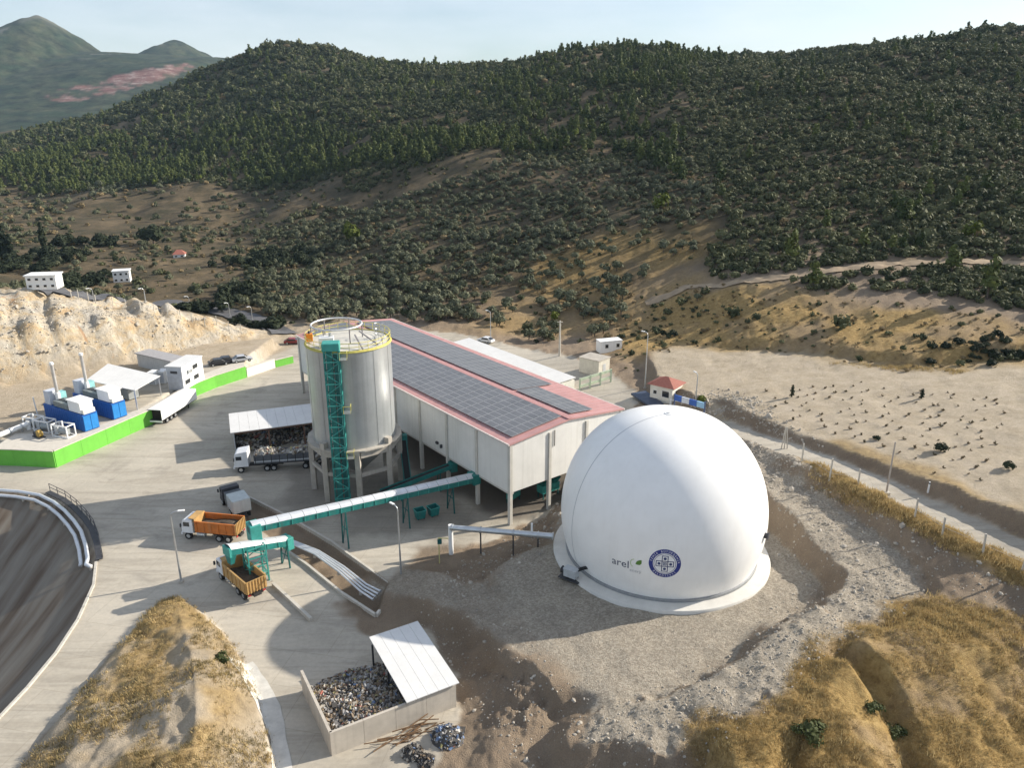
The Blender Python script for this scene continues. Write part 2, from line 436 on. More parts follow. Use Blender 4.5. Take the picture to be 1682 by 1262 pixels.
def height(X, Y):
    X = np.asarray(X, float); Y = np.asarray(Y, float)
    r = np.hypot(X, Y)
    h = broad(X, Y)
    far = sstep((r - 230) / 150)
    h = h + far * (fbm(X, Y, 120, 4, 3) * 9 + fbm(X, Y, 28, 3, 9) * 2.5)
    h = h + sstep((r - 1300) / 500) * (-h * 0.7)
    m = np.zeros_like(h)
    for x0, y0, z0, wx, wy in PEAKS:
        q = np.sqrt(((X - x0) / wx) ** 2 + ((Y - y0) / wy) ** 2)
        m = np.maximum(m, z0 * np.exp(-q ** 1.35))
    m = m * (1 + 0.09 * fbm(X, Y, 300, 6, 40, 0.58) + 0.05 * np.abs(fbm(X, Y, 420, 4, 44))) * sstep((r - 1400) / 500)
    base = 246 * np.exp(-((Y - 2750) / 750) ** 2) * sstep((-500 - X) / 500) * (1 + .10 * fbm(X, Y, 330, 5, 46)) * sstep((r - 1400) / 500)
    m = np.maximum(m, base)
    h = np.maximum(h, m)
    near = r < 420
    if near.any():
        x, y = X[near], Y[near]; g = h[near]
        rough = fbm(x, y, 7, 4, 21)
        rough2 = fbm(x, y, 1.9, 3, 23) + 1.6 * np.abs(fbm(x, y, 3.4, 3, 24))
        # tan slope and quarry-side ground
        g = g + rough * 0.5
        # rock cut on the left: broken ledges, gullied face
        dy = sdf(yard_poly, x, y, 60)
        cutm = sstep((-dy) / 3) * sstep((60 + dy) / 30) * sstep((-26 - x) / 10)
        grooves = np.abs(fbm(x + 0.6 * y, (y - x) * 0.25, 6.5, 4, 31)) * 3.2 - 0.6
        steps = fbm(x, y, 2.6, 3, 33) * 0.9
        g = g + cutm * (grooves + steps) * np.clip((g - 0.5) / 6, 0, 1)
        k = sstep(1 + dy / 5.0)
        g = g * (1 - k) + k * np.clip(broad(x, y), 0, 3) * sstep((x + 12) / 30) * sstep((y - 118) / 20)
        db, bz = line_near(bench_ln, x, y); kb = sstep((5.5 - db) / 2.5) * cutm
        g = g * (1 - kb) + bz * kb
        # gravel pad of the gas holder
        dp = sdf(pad_poly, x, y); w_ = 5.6 + rough * 3.0
        k = np.clip(1 + dp / w_, 0, 1) ** 1.8
        g = g * (1 - k) + (3.0 + 0.25 * fbm(x, y, 5, 3, 5)) * k - 4 * k * (1 - k) * np.abs(fbm(x, y, 3.4, 5, 51, .6)) * 1.9
        dt, tz = line_near(track_ln, x, y); k = sstep(1 - (dt - 2.4) / 2.0); g = g * (1 - k) + tz * k
        # field on the right
        df = sdf(field_poly, x, y); k = sstep(1 + df / (1.9 + rough * 1.2))
        fz = FIELD_PL[0] * x + FIELD_PL[1] * y + FIELD_PL[2]
        g = g * (1 - k) + (fz + 0.3 * rough) * k - 4 * k * (1 - k) * np.abs(fbm(x, y, 3.0, 4, 52)) * 1.0
        # low ground, then ridges and gullies of the near slope
        dl, lz = line_near(spur_low, x, y); k = sstep(1 - (dl - 1) / 4.0); g = g * (1 - k) + lz * k
        for ln, hw, bw in ((spur_b, 3, 5), (spur_c, 1.6, 3.6), (spur_a, 1.0, 3.2)):
            d, z = line_near(ln, x, y); k = sstep(1 - (d - hw + rough * 0.8) / bw)
            g = g * (1 - k) + np.maximum(g, z) * k
        d, z = line_near(gully, x, y); k = .8 * sstep(1 - (d - 0.2 + rough * 0.7) / 1.7); g = g * (1 - k) + np.minimum(g, z) * k
        for ln, hw, bw in ((rubble_ln, 1.4, 2.8), (ramp_ln, 3.2, 2.2), (fence_ln, 0.8, 3.0)):
            d, z = line_near(ln, x, y); k = sstep(1 - (d - hw + rough * 0.6) / bw)
            g = g * (1 - k) + (z + 0.35 * rough) * k - 4 * k * (1 - k) * np.abs(fbm(x, y, 2.6, 4, 53)) * .9
        d, z = line_near(road_ln, x, y); k = sstep(1 - (d - 2.3) / 2.2); g = g * (1 - k) + z * k
        # mound in the left corner
        dm = sdf(mound_poly, x, y); dc, cz = line_near(mound_crest, x, y, 60)
        top = cz * (np.clip(dm, 0, None) / (np.clip(dm, 0, None) + dc + 1e-6)) ** 0.6
        top = top * (1 + 0.22 * rough) + 0.5 * rough * np.clip(dm / 2, 0, 1)
        g = np.where(dm > 0, np.maximum(g, top), g)
        loose = (1 - sstep((sdf(yard_poly, x, y) + .5) / 1.5)) * (1 - sstep(1 - (line_near(road_ln, x, y)[0] - 2.0) / 1.5))
        loose = np.maximum(loose, sstep(dm / 1.5)) * (1 - .75 * sstep((dp + 1) / 3)) * (1 - .7 * sstep((df + 1) / 4)) * sstep((300 - r[near]) / 100)
        g = g + (rough2 - .35) * .34 * loose
        # ditch
        dd = sdf(ditch_poly, x, y); k = sstep(dd / 0.5)
        g = g - k * (0.55 + 0.5 * fbm(x, y, 3, 3, 61))
        # raised platform of the power plant
        dq = sdf(plat_poly, x, y); k = sstep((dq - 1.1) / 0.5)
        g = np.where(dq > 0, np.maximum(g, g * (1 - k) + 2.6 * k), g)
        # lined basin
        di = sdf(basin_poly, x, y)
        g = np.where(di > 0.0, -np.minimum(di * 0.42, 7.5), g)
        h[near] = g
    return h
def hz(x, y): return float(height(np.array([x]), np.array([y]))[0])
def Gs(pts, t0=35.0, t1=1300.0):
    """photo points -> where those sight lines meet the land"""
    out = []
    for p in pts:
        d = ray(p[0], p[1]); d = d / d[1]
        Yv = np.geomspace(t0, t1, 700)
        hh = height(d[0] * Yv, Yv); zz = H + d[2] * Yv
        i = np.argmax(hh > zz)
        if hh[i] <= zz[i]: i = len(Yv) - 1
        out.append((d[0] * Yv[i], Yv[i], hh[i]))
    return np.array(out)
# ---- one sheet of ground, fine near the works and coarser towards the mountains
az = np.concatenate([np.arange(-180, -45, 3.0), np.arange(-45, 45, 0.145), np.arange(45, 180.1, 3.0)])
az[-1] = 180.0
rr = [0.5, 8, 16, 24, 31, 36, 39]
r_ = 40.0
while r_ < 135: rr.append(r_); r_ *= 1.0042
while r_ < 1000: rr.append(r_); r_ *= 1.0075
while r_ < 1500: rr.append(r_); r_ *= 1.02
while r_ < 3700: rr.append(r_); r_ *= 1.009
while r_ < 14000: rr.append(r_); r_ *= 1.06
rr = np.array(rr)
AZ, RR = np.meshgrid(np.radians(az), rr)
GX, GY = RR * np.sin(AZ), RR * np.cos(AZ)
GZ = height(GX.ravel(), GY.ravel()).reshape(GX.shape)

dA = np.gradient(GZ, axis=1) / (np.hypot(np.gradient(GX, axis=1), np.gradient(GY, axis=1)) + 1e-6)
dR = np.gradient(GZ, axis=0) / (np.hypot(np.gradient(GX, axis=0), np.gradient(GY, axis=0)) + 1e-6)
steep = np.hypot(dA, dR).ravel()

# ---- what covers it: 0..1 per place
def soft(poly, X, Y, w=1.0, edge=0.0, wl_=4.0, seed=70):
    d = sdf(poly, X, Y)
    if edge: d = d + edge * fbm(X, Y, wl_, 3, seed)
    return sstep(0.5 + d / w)
fx, fy = GX.ravel(), GY.ravel(); fz = GZ.ravel(); fr = np.hypot(fx, fy)
concrete = soft(yard_poly, fx, fy, 0.8, 1.2, 3.0, 71) * sstep((fy - 30) / 10)
concrete *= 1 - soft(W([(-900, 700), (-900, 560), (60, 560), (480, 540), (480, 566), (405, 600), (240, 640), (93, 700), (30, 730)], 0), fx, fy, 3, 3, 6, 72)
concrete *= 1 - soft(ditch_poly, fx, fy, 0.3)
concrete *= 1 - soft(mound_poly, fx, fy, 0.8, 1.0, 2.5, 73)
concrete *= 1 - soft(W([(540, 990), (605, 1045), (705, 1030), (760, 1105), (745, 1300), (900, 1300), (900, 900), (690, 900), (640, 962)], 0), fx, fy, 2.0, 2.0, 4, 74)
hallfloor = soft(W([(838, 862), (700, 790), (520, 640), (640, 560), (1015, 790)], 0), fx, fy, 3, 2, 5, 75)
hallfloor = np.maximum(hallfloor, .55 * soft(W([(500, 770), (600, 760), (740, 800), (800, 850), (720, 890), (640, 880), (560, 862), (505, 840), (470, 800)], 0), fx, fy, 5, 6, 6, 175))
d, z = line_near(road_ln, fx, fy); roadm = sstep((2.5 - d + 0.6 * fbm(fx, fy, 3, 3, 76)) / 0.5 + 0.5) * sstep((fx - 24) / 8)
concrete = np.maximum(concrete, roadm)
liner = soft(basin_poly, fx, fy, 0.3)
gravel = soft(pad_poly, fx, fy, 2.5, 3.5, 6, 77)
d, z = line_near(ramp_ln, fx, fy); gravel = np.maximum(gravel, sstep((4.2 - d + 2 * fbm(fx, fy, 5, 3, 78)) / 2.0 + 0.5))
d, z = line_near(rubble_ln, fx, fy); gravel = np.maximum(gravel, sstep((3.5 - d + 2 * fbm(fx, fy, 5, 3, 79)) / 2.0 + 0.5))
d, z = line_near(track_ln, fx, fy); gravel = np.maximum(gravel, 0.8 * sstep((2.6 - d + 1.2 * fbm(fx, fy, 3, 3, 80)) / 1.2 + 0.5))
gravel *= (1 - concrete) * (1 - .9 * sstep((steep - .5) / .3))
fieldm = soft(field_poly, fx, fy, 1.6, 2.0, 8, 81) * (1 - sstep((steep - .45) / .3))
grass = np.zeros_like(fx)
d, z = line_near(fence_ln, fx, fy); grass = np.maximum(grass, sstep((2.4 - d + 1.6 * fbm(fx, fy, 5, 3, 82)) / 1.5 + 0.5) * sstep((fx - 38) / 6))
fg = soft(W([(1380, 1010, 5.5), (1480, 985, 5.5), (1682, 960, 9), (2100, 1000, 9), (2100, 1500, 3), (1180, 1400, 2), (1150, 1185, 4.5), (1290, 1120, 5.5), (1345, 1060, 5.5)]), fx, fy, 3, 4, 7, 83)
grass = np.maximum(grass, fg * np.clip(1.0 + 1.2 * fbm(fx, fy, 6, 4, 84), 0.25, 1))
moundm = soft(mound_poly, fx, fy, 1.0)
grass = np.maximum(grass, moundm * np.clip(0.30 + 1.7 * fbm(fx, fy, 6, 4, 85), 0, .8) * sstep((-24.5 - fx + 0.05 * (60 - fy)) / 4 + .5))
fedge, fz2 = line_near(field_poly[:7], fx, fy)
grass = np.maximum(grass, sstep((3.2 - fedge + 5 * fbm(fx, fy, 6, 3, 86)) / 4) * fieldm * 0.7)
tan_poly = np.vstack([Gs([(1000, 560), (1040, 500), (1110, 478), (1200, 480), (1400, 490), (1682, 530), (1900, 560), (1900, 600)]), W([(1682, 590, 12.4), (1500, 592, 11), (1300, 574, 8.5), (1120, 566, 6), (1040, 600, 4)])])
grass = np.maximum(grass, soft(tan_poly, fx, fy, 8, 8, 16, 87) * np.clip(0.85 + 1.2 * fbm(fx, fy, 10, 4, 88), 0.45, 1) * 0.92)
sparse_poly = Gs([(790, 490), (900, 425), (1010, 372), (1185, 362), (1200, 405), (1130, 475), (1050, 562), (880, 558), (750, 546)])
grass = np.maximum(grass, .62 * soft(sparse_poly, fx, fy, 14, 16, 30, 89) * np.clip(.7 + 1.4 * fbm(fx, fy, 12, 4, 189), 0.1, 1))
gravel = gravel * (1 - grass * 0.7)
sandm = np.maximum(fieldm, moundm * .85)
sandm = np.maximum(sandm, .85 * sstep((-28 - fx) / 6) * sstep((fy - 108) / 6) * sstep((230 - fr) / 30) * (1 - concrete))
dyd = sdf(yard_poly, fx, fy, 60)
rock = sstep((-dyd) / 2) * sstep((34 + dyd) / 12) * sstep((-24 - fx) / 8) * sstep((fz - 0.8) / 1.5) * sstep((fy - 120) / 12)
rock = np.maximum(rock, 0.0)
hill = sstep((fr - 190) / 40) * (1 - soft(field_poly, fx, fy, 12)) * (1 - rock)
shade_grad = 0
n_a, n_r = len(az), len(rr)
vid = np.arange(n_a * n_r).reshape(n_r, n_a)
quads = np.stack([vid[:-1, :-1], vid[:-1, 1:], vid[1:, 1:], vid[1:, :-1]], -1).reshape(-1, 4)
verts = np.stack([fx, fy, fz], 1)
def qmean(a): return a[quads].mean(1)
cls = np.zeros(len(quads), int)
qr = qmean(fr)
cls[qr > 205] = 5
cls[(qmean(fieldm) > 0.5)] = 4
cls[(qmean(gravel) > 0.45)] = 2
cls[(qmean(rock) > 0.5)] = 6
cls[(qmean(concrete) > 0.5)] = 1
cls[(qmean(roadm) > 0.5)] = 7
cls[(qmean(liner) > 0.5)] = 3
cls[qr > 1500] = 8
NAMES = {0: 'ground', 1: 'concrete_yard', 2: 'gravel_pad', 3: 'basin_lining', 4: 'field', 5: 'hillside', 6: 'rock_cut', 7: 'access_road', 8: 'mountains'}
ma = np.stack([concrete, gravel, grass, rock], 1)
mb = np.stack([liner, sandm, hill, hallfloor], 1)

# ---- the ground material: each kind of surface has its own colours and grain
def ground_material():
    m, n, l, b = newmat('land')
    geo = n.new('ShaderNodeNewGeometry')
    def noise(scale, detail=5, rough=0.6, vec=None, dist=0.0):
        q = n.new('ShaderNodeTexNoise'); q.inputs['Scale'].default_value = scale; q.inputs['Detail'].default_value = detail
        q.inputs['Roughness'].default_value = rough; q.inputs['Distortion'].default_value = dist
        l.new(vec if vec is not None else geo.outputs['Position'], q.inputs['Vector']); return q.outputs['Fac']
    def ramp(fac, *st):
        q = n.new('ShaderNodeValToRGB'); e = q.color_ramp.elements
        while len(e) < len(st): e.new(0.5)
        for k, (p, c) in enumerate(st): e[k].position = p; e[k].color = (*c, 1) if len(c) == 3 else c
        l.new(fac, q.inputs['Fac']); return q.outputs['Color']
    def mix(f, a, c, mode='MIX'):
        q = n.new('ShaderNodeMixRGB'); q.blend_type = mode
        if isinstance(f, (int, float)): q.inputs[0].default_value = f
        else: l.new(f, q.inputs[0])
        for k, s in ((1, a), (2, c)):
            if isinstance(s, tuple): q.inputs[k].default_value = (*s, 1)
            else: l.new(s, q.inputs[k])
        return q.outputs['Color']
    def stretch(sx, sy, sz, rot=0.0):
        q = n.new('ShaderNodeMapping'); q.inputs['Scale'].default_value = (sx, sy, sz); q.inputs['Rotation'].default_value = (0, 0, rot)
        l.new(geo.outputs['Position'], q.inputs['Vector']); return q.outputs['Vector']
    def sep(name):
        a = n.new('ShaderNodeAttribute'); a.attribute_name = name
        s = n.new('ShaderNodeSeparateColor'); l.new(a.outputs['Color'], s.inputs['Color'])
        return s.outputs['Red'], s.outputs['Green'], s.outputs['Blue'], a.outputs['Alpha']
    A = sep('cover_a'); B = sep('cover_b')
    big, mid, fine, grit = noise(0.045, 5), noise(0.35, 6, 0.65), noise(2.2, 6, 0.7), noise(9.0, 3, 0.7)
    soil = mix(fine, ramp(mid, (0.3, (0.25, 0.195, 0.145)), (0.5, (0.34, 0.27, 0.20)), (0.7, (0.42, 0.345, 0.26))), (0.33, 0.27, 0.205))
    soil = mix(0.35, soil, ramp(grit, (0.35, (0.12, 0.09, 0.065)), (0.65, (0.48, 0.40, 0.30))), 'OVERLAY')
    conc = ramp(big, (0.35, (0.39, 0.365, 0.315)), (0.6, (0.50, 0.47, 0.41)))
    conc = mix(0.22, conc, ramp(noise(0.6, 6, 0.7, stretch(0.25, 1.0, 1, 0.3)), (0.3, (0.30, 0.28, 0.25)), (0.65, (0.62, 0.57, 0.50))), 'OVERLAY')
    conc = mix(0.3, conc, ramp(fine, (0.3, (0.33, 0.31, 0.28)), (0.7, (0.64, 0.60, 0.54))), 'OVERLAY')
    brk = n.new('ShaderNodeTexBrick'); brk.inputs['Scale'].default_value = 1.0; brk.inputs['Brick Width'].default_value = 7.0; brk.inputs['Row Height'].default_value = 5.0
    brk.inputs['Mortar Size'].default_value = 0.05; brk.inputs['Mortar Smooth'].default_value = 0.3
    brk.inputs['Color1'].default_value = (1, 1, 1, 1); brk.inputs['Color2'].default_value = (.90, .90, .90, 1); brk.inputs['Mortar'].default_value = (.62, .60, .57, 1)
    rt = n.new('ShaderNodeMapping'); rt.inputs['Rotation'].default_value = (0, 0, 0.2); l.new(geo.outputs['Position'], rt.inputs['Vector']); l.new(rt.outputs['Vector'], brk.inputs['Vector'])
    conc = mix(0.4, conc, brk.outputs['Color'], 'MULTIPLY')
    trk = ramp(noise(0.5, 4, 0.55, stretch(0.10, 0.9, 1), 1.2), (0.50, (1, 1, 1)), (0.60, (.74, .73, .72)), (0.70, (1, 1, 1)))
    conc = mix(0.6, conc, trk, 'MULTIPLY')
    stain = ramp(noise(0.16, 5, 0.6, stretch(1, 1, 1), 0.6), (0.56, (0, 0, 0)), (0.72, (0.5, 0.5, 0.5)))
    conc = mix(stain, conc, (0.20, 0.18, 0.155))
    vor = n.new('ShaderNodeTexVoronoi'); vor.inputs['Scale'].default_value = 5.5; l.new(geo.outputs['Position'], vor.inputs['Vector'])
    vg = n.new('ShaderNodeSeparateColor'); l.new(vor.outputs['Color'], vg.inputs['Color'])
    grav = ramp(vg.outputs['Red'], (0.0, (0.30, 0.27, 0.225)), (0.5, (0.385, 0.35, 0.295)), (1.0, (0.48, 0.44, 0.375)))
    grav = mix(0.5, grav, ramp(mid, (0.3, (0.36, 0.33, 0.29)), (0.7, (0.60, 0.56, 0.50))), 'OVERLAY')
    gras = ramp(noise(1.4, 6, 0.75, stretch(1, 1, 1), 0.5), (0.28, (0.20, 0.13, 0.055)), (0.48, (0.37, 0.255, 0.105)), (0.7, (0.52, 0.38, 0.175)))
    gras = mix(0.4, gras, ramp(mid, (0.3, (0.35, 0.33, 0.25)), (0.7, (0.6, 0.55, 0.45))), 'OVERLAY')
    rk = ramp(noise(0.22, 6, 0.7, None, 0.8), (0.30, (0.47, 0.345, 0.21)), (0.43, (0.52, 0.43, 0.30)), (0.52, (0.50, 0.46, 0.385)), (0.66, (0.47, 0.455, 0.42)))
    rk = mix(0.65, rk, ramp(noise(1.1, 7, 0.75, stretch(1, 1, 0.35), 0.6), (0.3, (0.22, 0.19, 0.16)), (0.62, (0.72, 0.68, 0.62))), 'OVERLAY')
    rust = ramp(noise(0.12, 4, 0.6, stretch(1.3, 1.3, 0.5), 1.0), (0.64, (0, 0, 0)), (0.70, (0.65, 0.65, 0.65)))
    rk = mix(rust, rk, (0.42, 0.20, 0.08))
    lin = ramp(noise(0.75, 3, 0.5, stretch(0.75, 0.07, 0.3), 0.25), (0.30, (0.12, 0.09, 0.066)), (0.43, (0.17, 0.14, 0.11)), (0.58, (0.215, 0.19, 0.155)), (0.75, (0.26, 0.235, 0.195)))
    fld = ramp(mid, (0.28, (0.41, 0.345, 0.255)), (0.5, (0.50, 0.43, 0.33)), (0.72, (0.56, 0.49, 0.39)))
    fld = mix(0.35, fld, ramp(fine, (0.3, (0.3, 0.28, 0.24)), (0.7, (0.64, 0.6, 0.55))), 'OVERLAY')
    hil = ramp(noise(0.05, 7, 0.7), (0.36, (0.060, 0.056, 0.034)), (0.5, (0.11, 0.088, 0.055)), (0.64, (0.19, 0.145, 0.09)))
    hil = mix(0.5, hil, ramp(noise(0.5, 6, 0.75), (0.3, (0.2, 0.2, 0.18)), (0.7, (0.7, 0.66, 0.6))), 'OVERLAY')
    c = soil
    c = mix(B[1], c, fld); c = mix(B[2], c, hil); c = mix(A[3], c, rk); c = mix(A[1], c, grav); c = mix(A[2], c, gras)
    c = mix(A[0], c, conc)
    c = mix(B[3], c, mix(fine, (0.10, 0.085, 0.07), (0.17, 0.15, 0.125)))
    c = mix(B[0], c, lin)
    # the quarry and bare summits of the far mountains
    q = n.new('ShaderNodeAttribute'); q.attribute_name = 'far_cover'
    qs = n.new('ShaderNodeSeparateColor'); l.new(q.outputs['Color'], qs.inputs['Color'])
    c = mix(qs.outputs['Green'], c, ramp(noise(0.015, 6, 0.7), (0.4, (0.018, 0.030, 0.017)), (0.65, (0.050, 0.054, 0.032))))
    c = mix(qs.outputs['Green'], c, mix(1.0, c, ramp(noise(0.022, 8, 0.8), (0.38, (.30, .33, .36)), (0.62, (1.8, 1.75, 1.6))), 'MULTIPLY'))
    c = mix(qs.outputs['Red'], c, ramp(noise(0.03, 8, 0.8, stretch(0.8, 1, 3)), (0.38, (0.13, 0.05, 0.045)), (0.5, (0.23, 0.115, 0.10)), (0.62, (0.40, 0.33, 0.30))))
    c = mix(qs.outputs['Blue'], c, (0.26, 0.245, 0.22))
    l.new(c, b.inputs['Base Color'])
    b.inputs['Roughness'].default_value = 0.9
    b.inputs['Specular IOR Level'].default_value = 0.15
    # relief: rough on earth, rock and gravel, fine on concrete
    inv = n.new('ShaderNodeMath'); inv.operation = 'SUBTRACT'; inv.inputs[0].default_value = 1.0; l.new(A[0], inv.inputs[1])
    inv2 = n.new('ShaderNodeMath'); inv2.operation = 'SUBTRACT'; l.new(inv.outputs[0], inv2.inputs[0]); l.new(B[0], inv2.inputs[1]); inv2.use_clamp = True
    st = n.new('ShaderNodeMath'); st.operation = 'MULTIPLY_ADD'; st.inputs[1].default_value = 0.75; st.inputs[2].default_value = 0.06
    l.new(inv2.outputs[0], st.inputs[0])
    hsum = n.new('ShaderNodeMath'); hsum.operation = 'ADD'; l.new(noise(1.3, 8, 0.75), hsum.inputs[0]); l.new(grit, hsum.inputs[1])
    bp = n.new('ShaderNodeBump'); bp.inputs['Distance'].default_value = 0.35
    l.new(st.outputs[0], bp.inputs['Strength']); l.new(hsum.outputs[0], bp.inputs['Height'])
    l.new(bp.outputs['Normal'], b.inputs['Normal'])
    return m
LAND = ground_material()
# far cover: red quarry, mountain scrub, bare rock
fc = np.zeros((len(fx), 4)); fc[:, 3] = 1
fc[:, 1] = sstep((fr - 1200) / 300)
def far_patch(pts, Y):
    return np.array([AtY(px, py, Y) for px, py in pts])
# sight-line azimuth/height of the patch on the far slope
def on_far(pts, lo=1500):
    return Gs(pts, lo, 5000)
qi = np.array([(75, 158, 0), (100, 146, 0), (160, 138, 0), (200, 125, 0), (262, 108, 0), (310, 104, 0), (318, 112, 0), (290, 124, 0), (240, 136, 0), (200, 152, 0), (150, 164, 0), (90, 166, 0)], float)
qx, qy = np.meshgrid(np.arange(74, 320, 4.0), np.arange(102, 168, 2.5)); qk = sdf(qi, qx.ravel(), qy.ravel()) > 0
qw = on_far(list(zip(qx.ravel()[qk], qy.ravel()[qk])))          # the stripped hillside, spot by spot
farv = np.where((fr > 1400) & (fr < 4500))[0]; qd = np.full(len(farv), 1e9)
for q in qw: qd = np.minimum(qd, (fx[farv] - q[0]) ** 2 + (fy[farv] - q[1]) ** 2)
fc[farv, 0] = sstep((13 - np.sqrt(qd) + 22 * fbm(fx[farv], fy[farv], 90, 4, 90)) / 10) * .85
fc[:, 2] = sstep((fz - 320 + 90 * fbm(fx, fy, 150, 4, 91)) / 40) * 0.45 + sstep((fbm(fx, fy, 90, 5, 92) - 0.42) / 0.10) * 0.45 * sstep((fz - 190) / 60) * (fr > 1500)
fc[:, 2] = np.clip(fc[:, 2], 0, 1) * (1 - fc[:, 0])

for k, nm in NAMES.items():
    q = quads[cls == k]
    if not len(q): continue
    used, invx = np.unique(q, return_inverse=True)
    me = bpy.data.meshes.new(nm)
    me.vertices.add(len(used)); me.loops.add(q.size); me.polygons.add(len(q))
    me.vertices.foreach_set('co', verts[used].ravel().astype(np.float32))
    me.loops.foreach_set('vertex_index', invx.ravel().astype(np.int32)[::1])
    me.polygons.foreach_set('loop_start', np.arange(0, q.size, 4, dtype=np.int32))
    me.polygons.foreach_set('use_smooth', np.ones(len(q), bool))
    me.update()
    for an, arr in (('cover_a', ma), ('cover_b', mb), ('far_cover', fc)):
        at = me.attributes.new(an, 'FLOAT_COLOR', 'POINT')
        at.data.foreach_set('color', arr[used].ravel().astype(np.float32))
    me.materials.append(LAND)
    o = bpy.data.objects.new(nm, me); COL.objects.link(o)
    tag(o, kind='structure')
# ================================================================ THE GAS HOLDER
M_membrane = mat('membrane', (0.85, 0.845, 0.825), 0.42, var=0.03, scale=0.5, streak=0.10, dirt=(0.58, 0.55, 0.48))
M_slab = mat('pad_concrete', (0.62, 0.60, 0.55), 0.75, var=0.08, scale=0.7, bump=0.15)
M_wconc = mat('pale_concrete', (0.50, 0.47, 0.41), 0.85, var=0.12, scale=0.8, bump=0.2, streak=0.25)
M_galv = mat('galvanised', (0.55, 0.57, 0.58), 0.35, 0.75, var=0.12, scale=2.0)
M_white = mat('white_paint', (0.80, 0.80, 0.78), 0.45, var=0.05, streak=0.12)
M_dark = mat('dark_steel', (0.05, 0.05, 0.055), 0.55, var=0.2)
M_black = mat('black_rubber', (0.02, 0.02, 0.02), 0.85)
M_blue = mat('emblem_blue', (0.02, 0.035, 0.21), 0.5, var=0.05)
M_grey = mat('logo_grey', (0.06, 0.075, 0.12), 0.5, var=0.05)
M_leaf = mat('logo_green', (0.10, 0.22, 0.04), 0.5)

DC = P(1083, 903, 3.05); DR, DH = 11.85, 4.9
FULL = 0.86                       # shoulders a little fuller than a sphere
domeO = Vector((DC[0], DC[1], DC[2]))
gh = thing('gas_holder', 'huge white membrane gas dome with printed emblem on a pale round base', 'gas dome', domeO)
b = MB(); prof = []
th0 = -math.asin(DH / DR)
for i in range(49):
    t = th0 + (PI / 2 - th0) * i / 48
    prof.append((max(DR * max(math.cos(t), 0) ** FULL, 0.001), DH + 0.5 + DR * math.sin(t) * (1.02 if t > 0 else 1)))
b.lathe(prof, 144)
membrane = b.obj('membrane', M_membrane, gh, smooth=True)
br = DR * math.cos(th0) ** FULL
b = MB(); b.lathe([(br - 0.5, 0.36), (br + 1.65, 0.30), (br + 1.75, 0.18), (br + 1.75, -1.2)], 96); b.obj('base_slab', M_slab, gh, smooth=True, angle=40)
b = MB(); b.lathe([(br - 0.02, 0.31), (br + 0.24, 0.31), (br + 0.26, 0.40), (br + 0.22, 0.62), (br - 0.04, 0.66)], 120); b.obj('clamp_ring', mat('clamp_steel', (0.30, 0.31, 0.32), 0.5, 0.4), gh, smooth=True, angle=40)
# weld seam: one meridian standing a little proud, from the crown down the left side
def sph(phi, th, off=0.0):
    r = DR + off
    c_ = max(math.cos(th), 0) ** FULL; return (r * c_ * math.cos(phi), r * c_ * math.sin(phi), DH + 0.5 + r * math.sin(th) * (1.02 if th > 0 else 1))
def pix_on_dome(px, py):
    d = Vector(ray(px, py)); o = Vector((0, 0, H)); c = domeO + Vector((0, 0, DH + 0.5))
    d.normalize(); oc = o - c; bq = oc.dot(d); q = bq * bq - oc.dot(oc) + DR * DR
    p = o + d * (-bq - math.sqrt(max(q, 0))) - c
    return math.atan2(p.y, p.x), math.asin(p.z / DR)
ph_s = pix_on_dome(942, 845)[0]
b = MB()
for dphi, dz in ((0.0, 0.0),):
    pts = [Vector(sph(ph_s, th0 + 0.02 + (PI / 2 - th0 - 0.02) * i / 60, 0.012)) for i in range(61)]
    tn = Vector((-math.sin(ph_s), math.cos(ph_s), 0))
    vs = []
    for p in pts: vs += [p - tn * 0.045, p + tn * 0.045]
    b.add(vs, [(2 * i, 2 * i + 1, 2 * i + 3, 2 * i + 2) for i in range(60)])
b.obj('seam', mat('seam_grey', (0.42, 0.44, 0.46), 0.5), gh)
b = MB(); b.tube((0, 0, DH + 0.5 + DR * 1.02 - 0.05), (0, 0, DH + 0.5 + DR * 1.02 + 0.06), 0.5, 20); b.tube((0, 0, DH + 0.5 + DR * 1.02), (0, 0, DH + 0.5 + DR * 1.02 + 0.16), 0.2, 12)
b.obj('crown_cap', M_white, gh)
for px, py in ((1256, 880),):
    ph, th = pix_on_dome(px, py)
    b = MB(); p0 = Vector(sph(ph, th, -0.1)); p1 = Vector(sph(ph, th, 0.35)); b.tube(p0, p1, 0.32, 14); b.tube(p1, Vector(sph(ph, th, 0.42)), 0.42, 14)
    b.obj('port', M_dark, gh)
# printing on the membrane, bent to the dome
def on_dome(ph0, tc, pts2, off):
    out = []
    for u, v in pts2:
        th = tc + v / DR; out.append(sph(ph0 + u / (DR * math.cos(tc)), th, off))
    return out
def ringmesh(b, ph0, tc, r0, r1, off, n=64):
    vs = []
    for i in range(n):
        t = 2 * PI * i / n
        vs += [(r0 * math.cos(t), r0 * math.sin(t)), (r1 * math.cos(t), r1 * math.sin(t))]
    b.add(on_dome(ph0, tc, vs, off), [(2 * i, 2 * i + 1, (2 * i + 3) % (2 * n), (2 * i + 2) % (2 * n)) for i in range(n)])
def text_pts(s, size):
    cu = bpy.data.curves.new('lettering', 'FONT'); cu.body = s; cu.size = size; cu.resolution_u = 2
    o = bpy.data.objects.new('lettering', cu); COL.objects.link(o)
    me = o.to_mesh()
    vs = [(v.co.x, v.co.y) for v in me.vertices]; fs = [tuple(p.vertices) for p in me.polygons]
    o.to_mesh_clear(); bpy.data.objects.remove(o); bpy.data.curves.remove(cu)
    return vs, fs
ph_e, th_e = pix_on_dome(1092, 927); ER = 1.64
b = MB(); vs = [(0, 0)]; n = 48
